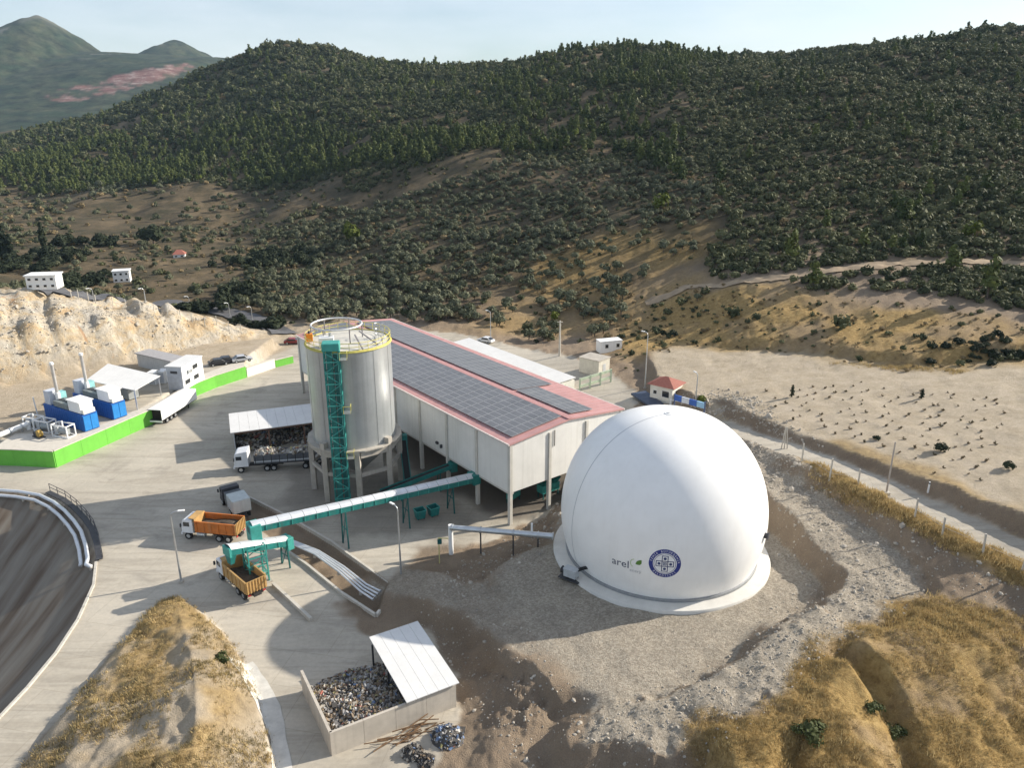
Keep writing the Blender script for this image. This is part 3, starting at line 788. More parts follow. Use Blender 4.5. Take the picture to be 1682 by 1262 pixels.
for k in (0.33, 0.66, 1.0): vs += [(ER * 0.80 * k * math.cos(2 * PI * i / n), ER * 0.80 * k * math.sin(2 * PI * i / n)) for i in range(n)]
fs = [(0, 1 + i, 1 + (i + 1) % n) for i in range(n)]
for q in range(2): fs += [(1 + q * n + i, 1 + (q + 1) * n + i, 1 + (q + 1) * n + (i + 1) % n, 1 + q * n + (i + 1) % n) for i in range(n)]
b.add(on_dome(ph_e, th_e, vs, 0.010), fs); b.obj('emblem_disc', mat('emblem_white', (0.80, 0.80, 0.80), 0.5, var=0.02), gh)
b = MB(); ringmesh(b, ph_e, th_e, ER * 0.74, ER, 0.016); b.obj('emblem_ring', M_blue, gh)
b = MB(); ringmesh(b, ph_e, th_e, ER * 0.66, ER * 0.69, 0.016)
def rect2(b, cx, cy, w, h, off=0.022):
    b.add(on_dome(ph_e, th_e, [(cx - w / 2, cy - h / 2), (cx + w / 2, cy - h / 2), (cx + w / 2, cy + h / 2), (cx - w / 2, cy + h / 2)], off), [(0, 1, 2, 3)])
def frame2(b, cx, cy, s, t):
    rect2(b, cx, cy + s / 2, s + t, t); rect2(b, cx, cy - s / 2, s + t, t); rect2(b, cx - s / 2, cy, t, s - t); rect2(b, cx + s / 2, cy, t, s - t)
q = ER * 0.36
for cx, cy in ((0, 0), (q, 0), (-q, 0), (0, q), (0, -q)):
    frame2(b, cx, cy, q, 0.085)
    if (cx, cy) != (0, 0):
        b.add(on_dome(ph_e, th_e, [(cx + 0.16 * math.cos(2 * PI * i / 12), cy + 0.16 * math.sin(2 * PI * i / 12)) for i in range(12)], 0.022), [tuple(range(12))])
frame2(b, 0, 0, q * 0.5, 0.07); rect2(b, 0, 0, 0.14, 0.14)
b.obj('emblem_figure', mat('emblem_figure_blue', (0.035, 0.05, 0.15), 0.5), gh)
b = MB()
def arc_text(s, r, a0, a1, size, inward):
    for i, ch in enumerate(s):
        if ch == ' ': continue
        a = a0 + (a1 - a0) * i / (len(s) - 1)
        vs, fs = text_pts(ch, size)
        if not vs: continue
        wd = max(v[0] for v in vs); rot = a - PI / 2 if not inward else a + PI / 2
        cs, sn = math.cos(rot), math.sin(rot)
        pts = [(r * math.cos(a) + (x - wd / 2) * cs - (y - size * 0.35) * sn, r * math.sin(a) + (x - wd / 2) * sn + (y - size * 0.35) * cs) for x, y in vs]
        b.add(on_dome(ph_e, th_e, pts, 0.024), fs)
arc_text('İZMİR BÜYÜKŞEHİR', ER * 0.865, R(170), R(10), 0.30, False)
arc_text('BELEDİYESİ', ER * 0.865, R(222), R(318), 0.30, True)
b.obj('emblem_lettering', mat('emblem_white', (0.8, 0.8, 0.8)), gh)
ph_l, th_l = pix_on_dome(1005, 925)
b = MB(); vs, fs = text_pts('arel', 1.3); b.add(on_dome(ph_l, th_l, [(x * 1.02, y) for x, y in vs], 0.02), fs); wl0 = max(v[0] for v in vs)
b.obj('logo_word', M_grey, gh)
b = MB(); vs, fs = text_pts('enerji', 0.55); b.add(on_dome(ph_l, th_l, [(wl0 + 0.15 + x, y - 0.32) for x, y in vs], 0.02), fs)
b.obj('logo_small_word', mat('logo_pale_grey', (0.42, 0.43, 0.45), 0.5), gh)
b = MB()
lf = [(wl0 + 0.75 + a * .62, 0.75 + c * .62) for a, c in ((0, 0), (0.35, -0.1), (0.75, -0.05), (1.0, 0.2), (1.05, 0.6), (1.0, 0.95), (0.6, 0.85), (0.2, 0.55))]
b.add(on_dome(ph_l, th_l, lf, 0.02), [tuple(range(8))])
b.obj('logo_leaf', M_leaf, gh)
b = MB(); arcp = [(wl0 + 0.6 + 0.42 * math.cos(t), 0.8 + 0.5 * math.sin(t)) for t in np.linspace(1.6, 4.4, 12)]
arcq = [(wl0 + 0.6 + 0.34 * math.cos(t), 0.8 + 0.42 * math.sin(t)) for t in np.linspace(1.6, 4.4, 12)]
b.add(on_dome(ph_l, th_l, arcp + arcq, 0.02), [(i, i + 1, 13 + i, 12 + i) for i in range(11)])
b.obj('logo_arc', mat('logo_pale_green', (0.45, 0.55, 0.30), 0.5), gh)

# blower set on the edge of the slab
bp_ = P(938, 948, 3.4)
t = thing('blower_unit', 'small grey blower with black hose at the left foot of the white dome', 'blower', bp_, R(-35))
b = MB(); b.box((0, 0, 0.55), (1.5, 0.9, 0.9)); b.box((0, 0, 1.06), (1.6, 1.0, 0.08)); b.obj('housing', mat('grey_paint', (0.45, 0.47, 0.48), 0.5), t, bevel=0.02)
b = MB(); b.tube((-0.9, 0.1, 0.5), (-1.2, 0.1, 0.5), 0.34, 16); b.tube((-1.2, 0.1, 0.5), (-1.25, 0.1, 0.5), 0.42, 16); b.obj('motor', M_dark, t)
b = MB(); b.path([(0.5, 0.3, 0.8), (1.0, 0.6, 1.1), (1.5, 1.1, 1.2), (1.9, 1.7, 0.9)], 0.2, 10); b.obj('hose', M_black, t, smooth=True)
b = MB()
for x in (-0.65, 0.65):
    for y in (-0.35, 0.35): b.box((x, y, -0.05), (0.12, 0.12, 0.42))
b.box((0, 0, -0.1), (2.6, 1.4, 0.1)); b.obj('skid', M_dark, t)

# ================================================================ THE LONG HALL
c0 = P(838, 862, 0.0); c_bk = P(490, 550, 12.0); c_rt = P(1015, 672, 12.0)
hu = Vector((c_bk[0] - c0[0], c_bk[1] - c0[1], 0)); HL = hu.length; hu.normalize()
hv = Vector((hu.y, -hu.x, 0)); HW = 20.4
if hv.x < 0: hv = -hv
hall_rz = math.atan2(hv.y, hv.x)          # local x runs along the front (v), local y along the length (u)
M_panel = mat('precast_panel', (0.68, 0.67, 0.635), 0.8, var=0.06, scale=0.35, bump=0.1, bscale=6, streak=0.25, dirt=(0.40, 0.375, 0.32))
M_col = mat('precast_column', (0.52, 0.50, 0.45), 0.85, var=0.1, scale=0.8, streak=0.2)
M_red = mat('red_sheet', (0.46, 0.255, 0.245), 0.55, var=0.12, scale=0.6, streak=0.15, dirt=(0.40, 0.25, 0.17))
M_roofg = mat('roof_inner', (0.25, 0.22, 0.2), 0.8)
hall = thing('long_hall', 'long pale concrete hall on columns with a low red roof', 'hall', c0, hall_rz)
NB, bay = 9, HL / 9
NF, fbay = 3, HW / 3
ZB, ZT = 4.7, 11.75
RISE = 1.0
pan_side = MB().box((0, 0, 0), (0.18, bay - 0.42, ZT - ZB)).mesh('wall_panel', M_panel, bevel=0.02)
pan_front = MB().box((0, 0, 0), (fbay - 0.42, 0.18, ZT - ZB)).mesh('wall_panel', M_panel, bevel=0.02)
colm = MB().box((0, 0, ZT / 2), (0.5, 0.5, ZT)).mesh('column', M_col, bevel=0.03)
for i in range(NB + 1):
    for x in (0, HW): put(colm, 'column', hall, (x, bay * i, 0))
for j in range(1, NF):
    for y in (0, HL): put(colm, 'column', hall, (fbay * j, y, 0))
for i in range(NB):
    for x in (0.05, HW - 0.05): put(pan_side, 'wall_panel', hall, (x, bay * (i + 0.5), (ZB + ZT) / 2))
for j in range(NF):
    for y in (0.05, HL - 0.05): put(pan_front, 'wall_panel', hall, (fbay * (j + 0.5), y, (ZB + ZT) / 2))
for y in (0.05, HL - 0.05):                # gable triangles over the end panels
    b = MB(); b.add([(0, y - 0.09, ZT), (HW, y - 0.09, ZT), (HW / 2, y - 0.09, ZT + RISE), (0, y + 0.09, ZT), (HW, y + 0.09, ZT), (HW / 2, y + 0.09, ZT + RISE)],
          [(0, 1, 2), (5, 4, 3), (0, 3, 4, 1), (1, 4, 5, 2), (2, 5, 3, 0)])
    b.obj('gable', M_panel, hall)
OV = 0.35
def roof_half(x0, x1, z0, z1):
    b = MB(); b.slab([(x0, -OV, z0), (x0, HL + OV, z0), (x1, HL + OV, z1), (x1, -OV, z1)] if x0 > x1 else [(x0, -OV, z0), (x1, -OV, z1), (x1, HL + OV, z1), (x0, HL + OV, z0)], 0.2)
    n = 30
    return b
ze = ZT + 0.22 - OV * RISE / (HW / 2); zr = ZT + 0.22 + RISE
for x0, x1 in ((-OV, HW / 2), (HW + OV, HW / 2)):
    b = roof_half(x0, x1, ze, zr)
    # standing ribs of the sheet, one every 1.1 m
    for k in range(int((HL + 2 * OV) / 1.1) + 1):
        y = -OV + 0.05 + k * 1.1
        b.beam((x0, y, ze + 0.02), (x1, y, zr + 0.02), 0.06, 0.05)
    b.obj('roof_slope', M_red, hall)
b = MB(); b.beam((HW / 2, -OV - 0.02, zr + 0.05), (HW / 2, HL + OV + 0.02, zr + 0.05), 0.7, 0.09); b.obj('ridge_cap', mat('red_cap', (0.45, 0.24, 0.225), 0.5), hall)
for x in (-OV - 0.09, HW + OV + 0.09):
    b = MB(); b.box((x, HL / 2, ze - 0.1), (0.18, HL + 2 * OV, 0.22)); b.obj('gutter', mat('pale_gutter', (0.62, 0.56, 0.52), 0.6), hall)
b = MB(); b.slab([(-0.0, 0, ZB + 0.2), (0.6, 0, ZB + 0.2), (0.6, HL, ZB + 0.2), (0, HL, ZB + 0.2)], 0.5); b.obj('edge_beam', M_col, hall)
# soot stain blisters on the left wall come from a duct stub
for y_, z_, d_ in ((2.35, 6.1, (0.3, 0.5, 0.35)), (2.2, 5.9, (0.35, 0.25, 0.5))): MB().box((-0.2, bay * y_, z_), d_).obj('wall_lamp', M_dark, hall)
b = MB(); 
for y in (fbay * 1.0 + 0.8,): b.tube((y, -0.14, ZT - 2.2), (y, -0.14, ZT + 0.1), 0.06, 8)
b.obj('downpipe', M_dark, hall)
# solar panels: each one a framed module lying on the slope
M_cell = mat('solar_cell', (0.14, 0.142, 0.148), 0.35, var=0.2, scale=0.4, spec=0.7)
M_frame = mat('solar_frame', (0.42, 0.42, 0.42), 0.45, 0.4)
PW, PLn = 1.06, 2.0
b = MB(); b.mi(0).box((0, 0, 0), (PW, PLn, 0.05)); zc = 0.029
b.mi(1).add([(-PW / 2 + 0.05, -PLn / 2 + 0.05, zc), (PW / 2 - 0.05, -PLn / 2 + 0.05, zc), (PW / 2 - 0.05, PLn / 2 - 0.05, zc), (-PW / 2 + 0.05, PLn / 2 - 0.05, zc)], [(0, 1, 2, 3)])
pmesh = b.mesh('solar_panel', [M_frame, M_cell])
sl = RISE / (HW / 2)
def solar_array(label, side, cols0, ncol, y0, nrow, dy=0.0):
    """side -1: slope towards the silo; the array is a thing standing on the roof, its modules the parts"""
    zb = ze + (cols0 if side < 0 else cols0) * sl
    arr = thing('solar_array', label, 'solar panels', hall.matrix_world @ Vector((0, 0, 0)), 0, 'solar arrays on the red roof')
    arr.location = hall.location; arr.rotation_euler = hall.rotation_euler
    for i in range(ncol):
        x = cols0 + PW * 1.02 * (i + 0.5)
        for k in range(nrow):
            y = y0 + PLn * 1.02 * (k + 0.5)
            xx = x if side < 0 else HW - x
            o = put(pmesh, 'solar_panel', arr, (xx, y, ze + 0.2 + (x + OV) * sl))
            o.rotation_euler = (random.uniform(-.004, .004), -math.atan(sl) * (1 if side < 0 else -1) + random.uniform(-.004, .004), 0)
    # clamp rails under the modules
    b = MB()
    for k in range(nrow):
        for q in (0.25, 0.75):
            y = y0 + PLn * 1.02 * (k + q)
            xa, xb = cols0, cols0 + PW * 1.02 * ncol
            za, zb2 = ze + 0.1 + (xa + OV) * sl, ze + 0.1 + (xb + OV) * sl
            if side > 0: xa, xb = HW - xa, HW - xb
            b.beam((xa, y, za), (xb, y, zb2), 0.06, 0.1)
    b.obj('rail', M_galv, arr)
solar_array('large solar array on the roof slope facing the silo and conveyor', -1, 1.0, 8, 0.9, 32)
solar_array('narrow front solar array by the ridge on the far roof slope', 1, 4.6, 4, 1.0, 6)
solar_array('long solar array on the far roof slope behind the narrow one', 1, 1.4, 7, 1.0 + 6 * PLn * 1.02 + 0.3, 25)

# what stands under the hall
M_teal = mat('teal_paint', (0.015, 0.17, 0.155), 0.5, var=0.2, scale=1.2, streak=0.3, dirt=(0.10, 0.12, 0.10))
M_tealD = mat('teal_dark', (0.012, 0.10, 0.095), 0.55, var=0.2)
M_tealL = mat('teal_light', (0.05, 0.30, 0.26), 0.5, var=0.15)
def hp(v_, u_, z=0.0): return Vector(c0) + hv * v_ + hu * u_ + Vector((0, 0, z))
# deck of the hall's upper floor keeps the undercroft dark
b = MB(); b.box((HW / 2, HL / 2, ZB + 0.55), (HW - 0.7, HL - 0.7, 0.3)); b.obj('floor_deck', M_col, hall)
def machine(loc, rz, label, s=1.0):
    t = thing('sorting_machine', label, 'machine', loc, rz, 'teal machines under the hall')
    b = MB(); b.box((0, 0, 1.5 * s), (3.2 * s, 1.4 * s, 1.2 * s)); b.obj('body', M_tealL, t, bevel=0.04)
    b = MB(); b.add([(-1.2 * s, -0.6 * s, 2.1 * s), (1.2 * s, -0.6 * s, 2.1 * s), (1.2 * s, 0.6 * s, 2.1 * s), (-1.2 * s, 0.6 * s, 2.1 * s), (-1.7 * s, -0.9 * s, 2.9 * s), (1.7 * s, -0.9 * s, 2.9 * s), (1.7 * s, 0.9 * s, 2.9 * s), (-1.7 * s, 0.9 * s, 2.9 * s)],
                    [(0, 1, 5, 4), (1, 2, 6, 5), (2, 3, 7, 6), (3, 0, 4, 7)]); b.obj('hopper', M_teal, t)
    for x in (-1.4, 1.4):
        for y in (-0.55, 0.55): MB().box((x * s, y * s, 0.45 * s), (0.14, 0.14, 0.9 * s)).obj('leg', M_tealD, t)
    b = MB(); b.tube((1.65 * s, 0, 1.5 * s), (2.1 * s, 0, 1.5 * s), 0.35 * s, 12); b.obj('motor', M_white, t)
    return t
machine(hp(9.5, 3.2), hall_rz, 'teal machine under the hall behind the second front column')
machine(hp(4.5, 5.0), hall_rz + 0.3, 'low teal machine in the shade behind the front corner column', 0.7)
# ================================================================ SILO
SC_ = Vector((-23.0, 104.0, 0)); SR = 5.9; ST = 22.3; SBOT = 8.0
M_silo = mat('silo_steel', (0.46, 0.48, 0.48), 0.38, 0.55, var=0.10, scale=0.25, streak=0.35, dirt=(0.24, 0.26, 0.25))
M_conc = mat('cast_concrete', (0.42, 0.385, 0.33), 0.85, var=0.15, scale=0.9, bump=0.2, streak=0.3)
M_yel = mat('yellow_paint', (0.56, 0.50, 0.13), 0.6, var=0.15)
M_or = mat('orange_paint', (0.70, 0.24, 0.02), 0.5)
silo = thing('silo', 'tall grey steel silo on a ring of concrete columns with yellow railing', 'silo', SC_)
def ringpt(r, k, n, z, off=0.0):
    a = 2 * PI * (k + off) / n; return Vector((r * math.cos(a), r * math.sin(a), z))
NPL = 24                                          # vertical wall sheets
for k in range(NPL):
    b = MB(); vs = []; fs = []
    m = 4
    for zz in (SBOT, ST):
        for i in range(m + 1):
            a = 2 * PI * (k + i / m * 0.994) / NPL; rr_ = SR + (0.025 if k % 2 else 0.0)
            vs.append((rr_ * math.cos(a), rr_ * math.sin(a), zz))
    fs = [(i, i + 1, m + 2 + i, m + 1 + i) for i in range(m)]
    b.add(vs, fs); b.obj('wall_sheet', M_silo, silo, smooth=True)
b = MB(); b.lathe([(0.01, ST + 0.35), (SR - 0.1, ST + 0.02), (SR + 0.05, ST), (SR + 0.05, ST - 0.2), (SR - 0.3, ST - 0.2)], 64); b.obj('silo_roof', mat('silo_top', (0.56, 0.54, 0.48), 0.7, var=0.1), silo, smooth=True, angle=30)
b = MB(); b.lathe([(SR - 0.2, SBOT + 0.1), (SR - 0.25, SBOT - 0.9), (1.2, SBOT - 5.2), (0.6, SBOT - 5.2)], 40); b.obj('cone', M_silo, silo, smooth=True, angle=30)
NC = 8; CR = 6.35
for k in range(NC):
    MB().beam(ringpt(CR, k, NC, -0.1, 0.3), ringpt(CR, k, NC, 8.0, 0.3), 0.75, 0.75).obj('column', M_conc, silo, bevel=0.04)
for z_, h_, nm in ((8.0, 1.0, 'ring_beam'), (4.6, 0.55, 'tie_beam')):
    for k in range(NC):
        p, q = ringpt(CR, k, NC, z_ - h_ / 2 + 0.003 * (k % 2), 0.3), ringpt(CR, k + 1, NC, z_ - h_ / 2 + 0.003 * (k % 2), 0.3)
        d = (q - p).normalized() * 0.36
        MB().beam(p + d, q - d, 0.8 if h_ > 0.8 else 0.4, h_).obj(nm, M_conc, silo)
b = MB()
b.lathe([(SR - 0.4, SBOT + 0.02), (CR + 0.5, SBOT + 0.02), (CR + 0.5, SBOT + 0.2), (SR - 0.4, SBOT + 0.2)], NC * 2); b.obj('ledge', M_conc, silo)
for k in (1, 3, 5, 7):
    MB().box(ringpt(SR + 0.4, k, 8, SBOT + 0.6, 0.3), (0.8, 0.8, 0.9), rz=2 * PI * (k + .3) / 8).obj('foot_block', M_conc, silo)
# railing round the top
NP = 28
for k in range(NP): MB().tube(ringpt(SR - 0.05, k, NP, ST), ringpt(SR - 0.05, k, NP, ST + 1.2), 0.035, 6).obj('rail_post', M_yel, silo)
for z_ in (0.12, 0.65, 1.2):
    b = MB(); pts = [ringpt(SR - 0.05, k, 56, ST + z_) for k in range(57)]; b.path(pts, 0.06 if z_ < 0.2 else 0.045, 6); b.obj('rail', M_yel, silo)
b = MB(); pts = [ringpt(SR + 0.03, k, 56, ST - 0.05) for k in range(57)]; b.path(pts, 0.13, 6); b.obj('rim', M_yel, silo)
# hoist ring on posts over the left half, braces, hatch cage
HC = Vector((-1.6, 0.4, 0)); HR_ = 3.5; HZ = ST + 2.3
b = MB(); b.path([HC + ringpt(HR_, k, 40, HZ) for k in range(41)], 0.13, 8); b.obj('hoist_ring', mat('hoist_white', (0.62, 0.62, 0.62), 0.4, 0.3), silo, smooth=True)
for k in range(6):
    MB().tube(HC + ringpt(HR_, k, 6, ST + 0.1, 0.2), HC + ringpt(HR_, k, 6, HZ, 0.2), 0.09, 8).obj('hoist_post', mat('post_grey', (0.24, 0.23, 0.24), 0.5, 0.3), silo)
for a, c in (((1.6, -3.0, ST + 1.7), (3.0, -4.9, ST + 0.1)), ((1.9, -1.4, ST + 1.8), (4.6, -2.4, ST + 0.1))):
    MB().beam(a, c, 0.16).obj('brace', mat('post_grey', (0.24, 0.23, 0.24)), silo)
cg = thing('ladder_cage', 'small steel safety cage standing on the right edge of the silo top', 'cage', SC_ + Vector((4.3, 0.6, ST)))
for k in range(8): MB().tube(ringpt(0.62, k, 8, 0), ringpt(0.62, k, 8, 2.3), 0.035, 5).obj('upright', M_galv, cg)
for z_ in (0.8, 1.5, 2.3):
    b = MB(); b.path([ringpt(0.62, k, 16, z_) for k in range(17)], 0.04, 5); b.obj('hoop', M_galv, cg)
ob = thing('hoist_box', 'orange hoist box at the left edge of the silo top', 'hoist', SC_ + Vector((-5.1, -1.2, ST + 0.25)), R(20))
b = MB(); b.box((0, 0, 0.55), (0.9, 0.7, 1.1)); b.obj('box', M_or, ob, bevel=0.04)
MB().tube((0, 0, 1.1), (0, 0, 1.5), 0.15, 10).obj('motor', M_dark, ob)
hd = thing('filter_box', 'white dust filter box on the silo top behind the teal tower', 'filter', SC_ + Vector((-2.2, -3.4, ST + 0.12)), R(10))
b = MB(); b.box((0, 0, 0.7), (2.0, 1.3, 1.4)); b.obj('box', M_white, hd, bevel=0.05)
MB().tube((0.5, 0, 1.4), (0.5, 0, 1.9), 0.2, 10).obj('outlet', M_galv, hd)
# ---- bucket elevator tower
EV = P(565, 834, 0); EH = 23.0
ev = thing('bucket_elevator', 'tall narrow teal elevator tower with lattice in front of the silo', 'elevator', (EV[0] - 0.1, EV[1] + 0.3, 0), R(8))
ex, ey = 0.95, 0.7
for sx in (-1, 1):
    for sy in (-1, 1): MB().box((sx * ex, sy * ey, EH / 2), (0.16, 0.16, EH)).obj('leg', M_teal, ev)
MB().box((-0.32, 0.1, EH / 2 + 0.2), (0.75, 0.85, EH)).obj('casing', M_teal, ev)
MB().box((0.5, 0.12, EH / 2), (0.5, 0.6, EH - 1)).obj('casing', M_tealD, ev)
nb = 15
for k in range(nb):
    z0 = EH * k / nb; z1 = EH * (k + 1) / nb
    for sy in (-1, 1): MB().box((0, sy * (ey + 0.06), z0 + 0.1), (2 * ex + 0.2, 0.1, 0.14)).obj('strut', M_tealL, ev)
    for sx in (-1, 1): MB().box((sx * (ex + 0.06), 0, z0 + 0.12), (0.1, 2 * ey, 0.14)).obj('strut', M_tealL, ev)
    a, c = (-ex, ex) if k % 2 else (ex, -ex)
    MB().beam((a, -ey - 0.1, z0 + 0.15), (c, -ey - 0.1, z1), 0.09).obj('diagonal', M_tealL, ev)
    if k % 2 == 0: MB().beam((ex + 0.1, -ey, z0 + 0.15), (ex + 0.1, ey, z1), 0.09).obj('diagonal', M_tealL, ev)
MB().box((0, 0, EH + 0.6), (2.3, 1.8, 1.1)).obj('head', M_tealL, ev, bevel=0.08)
for z_ in (EH - 1.2, EH * 0.62, EH * 0.33):
    b = MB(); b.box((1.5, -0.2, z_), (1.0, 1.2, 0.08)); b.obj('landing', M_galv, ev)
    b = MB(); b.path([(1.0, -0.8, z_ + 1.0), (2.0, -0.8, z_ + 1.0), (2.0, 0.4, z_ + 1.0)], 0.04, 5); b.obj('landing_rail', M_yel, ev)
    for p in ((1.05, -0.8), (2.0, -0.8), (2.0, 0.4)): MB().tube((*p, z_), (*p, z_ + 1.0), 0.035, 5).obj('landing_post', M_yel, ev)

# ================================================================ OPEN SHED BESIDE THE SILO
sA = P(388, 748, 0); s_f = Vector((0.935, 0.355, 0)); s_b = Vector((-0.42, 0.907, 0)).normalized()
shed_rz = math.atan2(s_f.y, s_f.x)
shed = thing('open_shed', 'open fronted shed with flat white roof beside the silo', 'shed', sA, shed_rz)
SL_, SD_, SH_ = 17.0, 7.4, 4.05
M_sheet = mat('grey_sheet', (0.50, 0.52, 0.53), 0.5, 0.2, var=0.08, streak=0.25)
M_wroof = mat('white_roof', (0.66, 0.655, 0.635), 0.5, var=0.05, scale=0.4, streak=0.1)
MB().box((0.0, SD_ / 2, SH_ / 2), (0.16, SD_, SH_)).obj('side_wall', M_sheet, shed)
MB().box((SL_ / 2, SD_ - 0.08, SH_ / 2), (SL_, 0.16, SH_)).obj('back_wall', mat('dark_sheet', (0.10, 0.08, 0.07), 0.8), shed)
MB().box((SL_, SD_ / 2, SH_ / 2), (0.16, SD_, SH_)).obj('side_wall', M_sheet, shed)
nsh = 12
for k in range(nsh):
    w = (SL_ + 0.9) / nsh
    b = MB(); x0 = -0.45 + k * w
    b.slab([(x0 + 0.01, -0.5, SH_ + 0.12), (x0 + w - 0.01, -0.5, SH_ + 0.12), (x0 + w - 0.01, SD_ + 0.4, SH_ + 0.42), (x0 + 0.01, SD_ + 0.4, SH_ + 0.42)], 0.1)
    b.obj('roof_sheet', M_wroof, shed)
for x in (5.4, 11.0, 16.6): MB().box((x, 0.0, SH_ / 2), (0.26, 0.26, SH_)).obj('post', mat('rust_steel', (0.16, 0.09, 0.06), 0.7), shed)
MB().box((SL_ / 2, 0, SH_ - 0.2), (SL_ - 0.2, 0.2, 0.4)).obj('front_beam', mat('rust_steel', (0.16, 0.09, 0.06)), shed)

# heaps of waste: thousands of scraps thrown on a mound
W_COLS = [('scrap_pale', (0.37, 0.34, 0.29)), ('scrap_brown', (0.20, 0.15, 0.10)), ('scrap_grey', (0.30, 0.29, 0.28)), ('scrap_dark', (0.07, 0.065, 0.06)), ('scrap_yellow', (0.40, 0.36, 0.16)), ('scrap_white', (0.52, 0.51, 0.48)), ('scrap_blue', (0.14, 0.20, 0.32)), ('scrap_red', (0.34, 0.12, 0.09))]
W_M = [mat(n, c, 0.75, var=0.2) for n, c in W_COLS]
def heap(parent, name, hfun, x0, x1, y0, y1, n, smin, smax, seed, weights=None, mats=None):
    rg = random.Random(seed); b = MB(); mats = mats or W_M
    weights = weights or [5, 5, 4, 4, 1, 3, .6, .5]
    for _ in range(n):
        x = rg.uniform(x0, x1); y = rg.uniform(y0, y1); h = hfun(x, y)
        if h <= 0.02: continue
        s = rg.uniform(smin, smax); b.mi(rg.choices(range(len(mats)), weights[:len(mats)])[0])
        M = Euler((rg.uniform(-1.2, 1.2), rg.uniform(-1.2, 1.2), rg.uniform(0, 6.28))).to_matrix()
        if rg.random() < 0.5:
            b.box((x, y, h + rg.uniform(-0.15, 0.1)), (s, s * rg.uniform(.3, .9), s * rg.uniform(.08, .5)), M=M)
        else:
            vs = [M @ Vector((rg.uniform(-.5, .5) * s, rg.uniform(-.5, .5) * s, rg.uniform(-.35, .35) * s)) + Vector((x, y, h)) for _ in range(5)]
            b.add(vs, [(0, 1, 2), (0, 2, 3), (0, 3, 4), (1, 2, 4), (0, 1, 4)])
    nx = 22; ny = 22; b.mi(3); k0 = []
    vs = []; fs = []
    for i in range(nx + 1):
        for j in range(ny + 1):
            x = x0 + (x1 - x0) * i / nx; y = y0 + (y1 - y0) * j / ny
            vs.append((x, y, hfun(x, y) - 0.12))
    for i in range(nx):
        for j in range(ny): fs.append((i * (ny + 1) + j, (i + 1) * (ny + 1) + j, (i + 1) * (ny + 1) + j + 1, i * (ny + 1) + j + 1))
    b.add(vs, fs)
    o = b.obj(name, mats, parent); o['kind'] = 'stuff'; return o
wh = thing('waste_heap', 'heap of loose waste lying inside the open shed by the silo', 'waste heap', shed.location, shed_rz)
def hf1(x, y):
    return max(0, 2.1 - 0.06 * (x - 4) ** 2 - 0.14 * (y - 4.5) ** 2, 1.7 - 0.07 * (x - 12.5) ** 2 - 0.12 * (y - 4.5) ** 2)
heap(wh, 'scrap', hf1, 0.5, 16.5, 0.6, 7.0, 1500, 0.2, 0.75, 5)

# ================================================================ CONVEYORS
M_cover = mat('conveyor_cover', (0.66, 0.68, 0.70), 0.4, 0.35, var=0.08, scale=1.0, streak=0.1)
def conveyor(label, A, Bp, w, supports, tail_h=1.1):
    """covered belt from A (low end) to Bp (head end)"""
    A = Vector(A); Bp = Vector(Bp); d = Bp - A; L = d.length
    rz = math.atan2(d.y, d.x); pitch = math.atan2(d.z, math.hypot(d.x, d.y))
    t = thing('conveyor', label, 'conveyor', (A.x, A.y, 0), rz, 'covered teal conveyors')
    hl = math.hypot(d.x, d.y)
    def at(s): return Vector((hl * s / L, 0, A.z + d.z * s / L))
    for sy in (-1, 1):
        MB().beam(at(0) + Vector((0, sy * w / 2, -0.15)), at(L) + Vector((0, sy * w / 2, -0.15)), 0.12, 0.75).obj('side_girder', M_teal, t)
    MB().beam(at(0) + Vector((0, 0, -0.5)), at(L) + Vector((0, 0, -0.5)), w - 0.2, 0.06).obj('belt', M_black, t)
    n = max(3, int(L / 1.55)); seg = L / n
    for k in range(n):                              # arched cover plates, one by one
        b = MB(); m = 6; vs = []
        for s in (seg * k + 0.02, seg * (k + 1) - 0.02):
            for i in range(m + 1):
                a = PI * i / m
                vs.append(at(s) + Vector((0, math.cos(a) * (w / 2 + 0.07), 0.22 + 0.42 * math.sin(a) + 0.012 * (k % 2))))
        b.add(vs, [(i, i + 1, m + 2 + i, m + 1 + i) for i in range(m)])
        b.obj('cover_plate', M_cover, t)
    for k in range(n + 1):
        MB().beam(at(min(seg * k, L)) + Vector((0, -w / 2 - 0.1, -0.5)), at(min(seg * k, L)) + Vector((0, -w / 2 - 0.1, 0.2)), 0.08).obj('girder_rib', M_tealL, t)
        MB().beam(at(min(seg * k, L)) + Vector((0, w / 2 + 0.1, -0.5)), at(min(seg * k, L)) + Vector((0, w / 2 + 0.1, 0.2)), 0.08).obj('girder_rib', M_tealL, t)
    for s, gz in supports:
        p = at(s)
        for sy in (-1, 1): MB().beam((p.x, sy * w / 2, p.z - 0.5), (p.x, sy * (w / 2 + 0.25), gz), 0.16).obj('support_leg', M_tealD, t)
        MB().beam((p.x, -w / 2, (p.z + gz) / 2), (p.x, w / 2, (p.z + gz) / 2), 0.1).obj('support_tie', M_tealD, t)
        MB().beam((p.x, -w / 2 - .2, gz + 0.2), (p.x, w / 2, p.z - 0.6), 0.08).obj('support_brace', M_tealD, t)
    return t, at, L
cA = hp(-0.2, 7.9, 4.1); cB = AtY(412, 866, 79.6)
conv1, at1, L1 = conveyor('long teal conveyor with silver cover running from the hall', cA, cB, 1.35, [(4.0, 0), (11.0, 0), (19.8, -0.5)])
e = at1(L1)
MB().box((e.x - 0.3, 0, e.z - 0.75), (1.3, 1.75, 2.3)).obj('discharge_box', M_tealL, conv1, bevel=0.05)
MB().box((e.x + 0.36, 0.2, e.z - 0.2), (0.04, 0.9, 0.8)).obj('inspection_door', M_tealD, conv1)
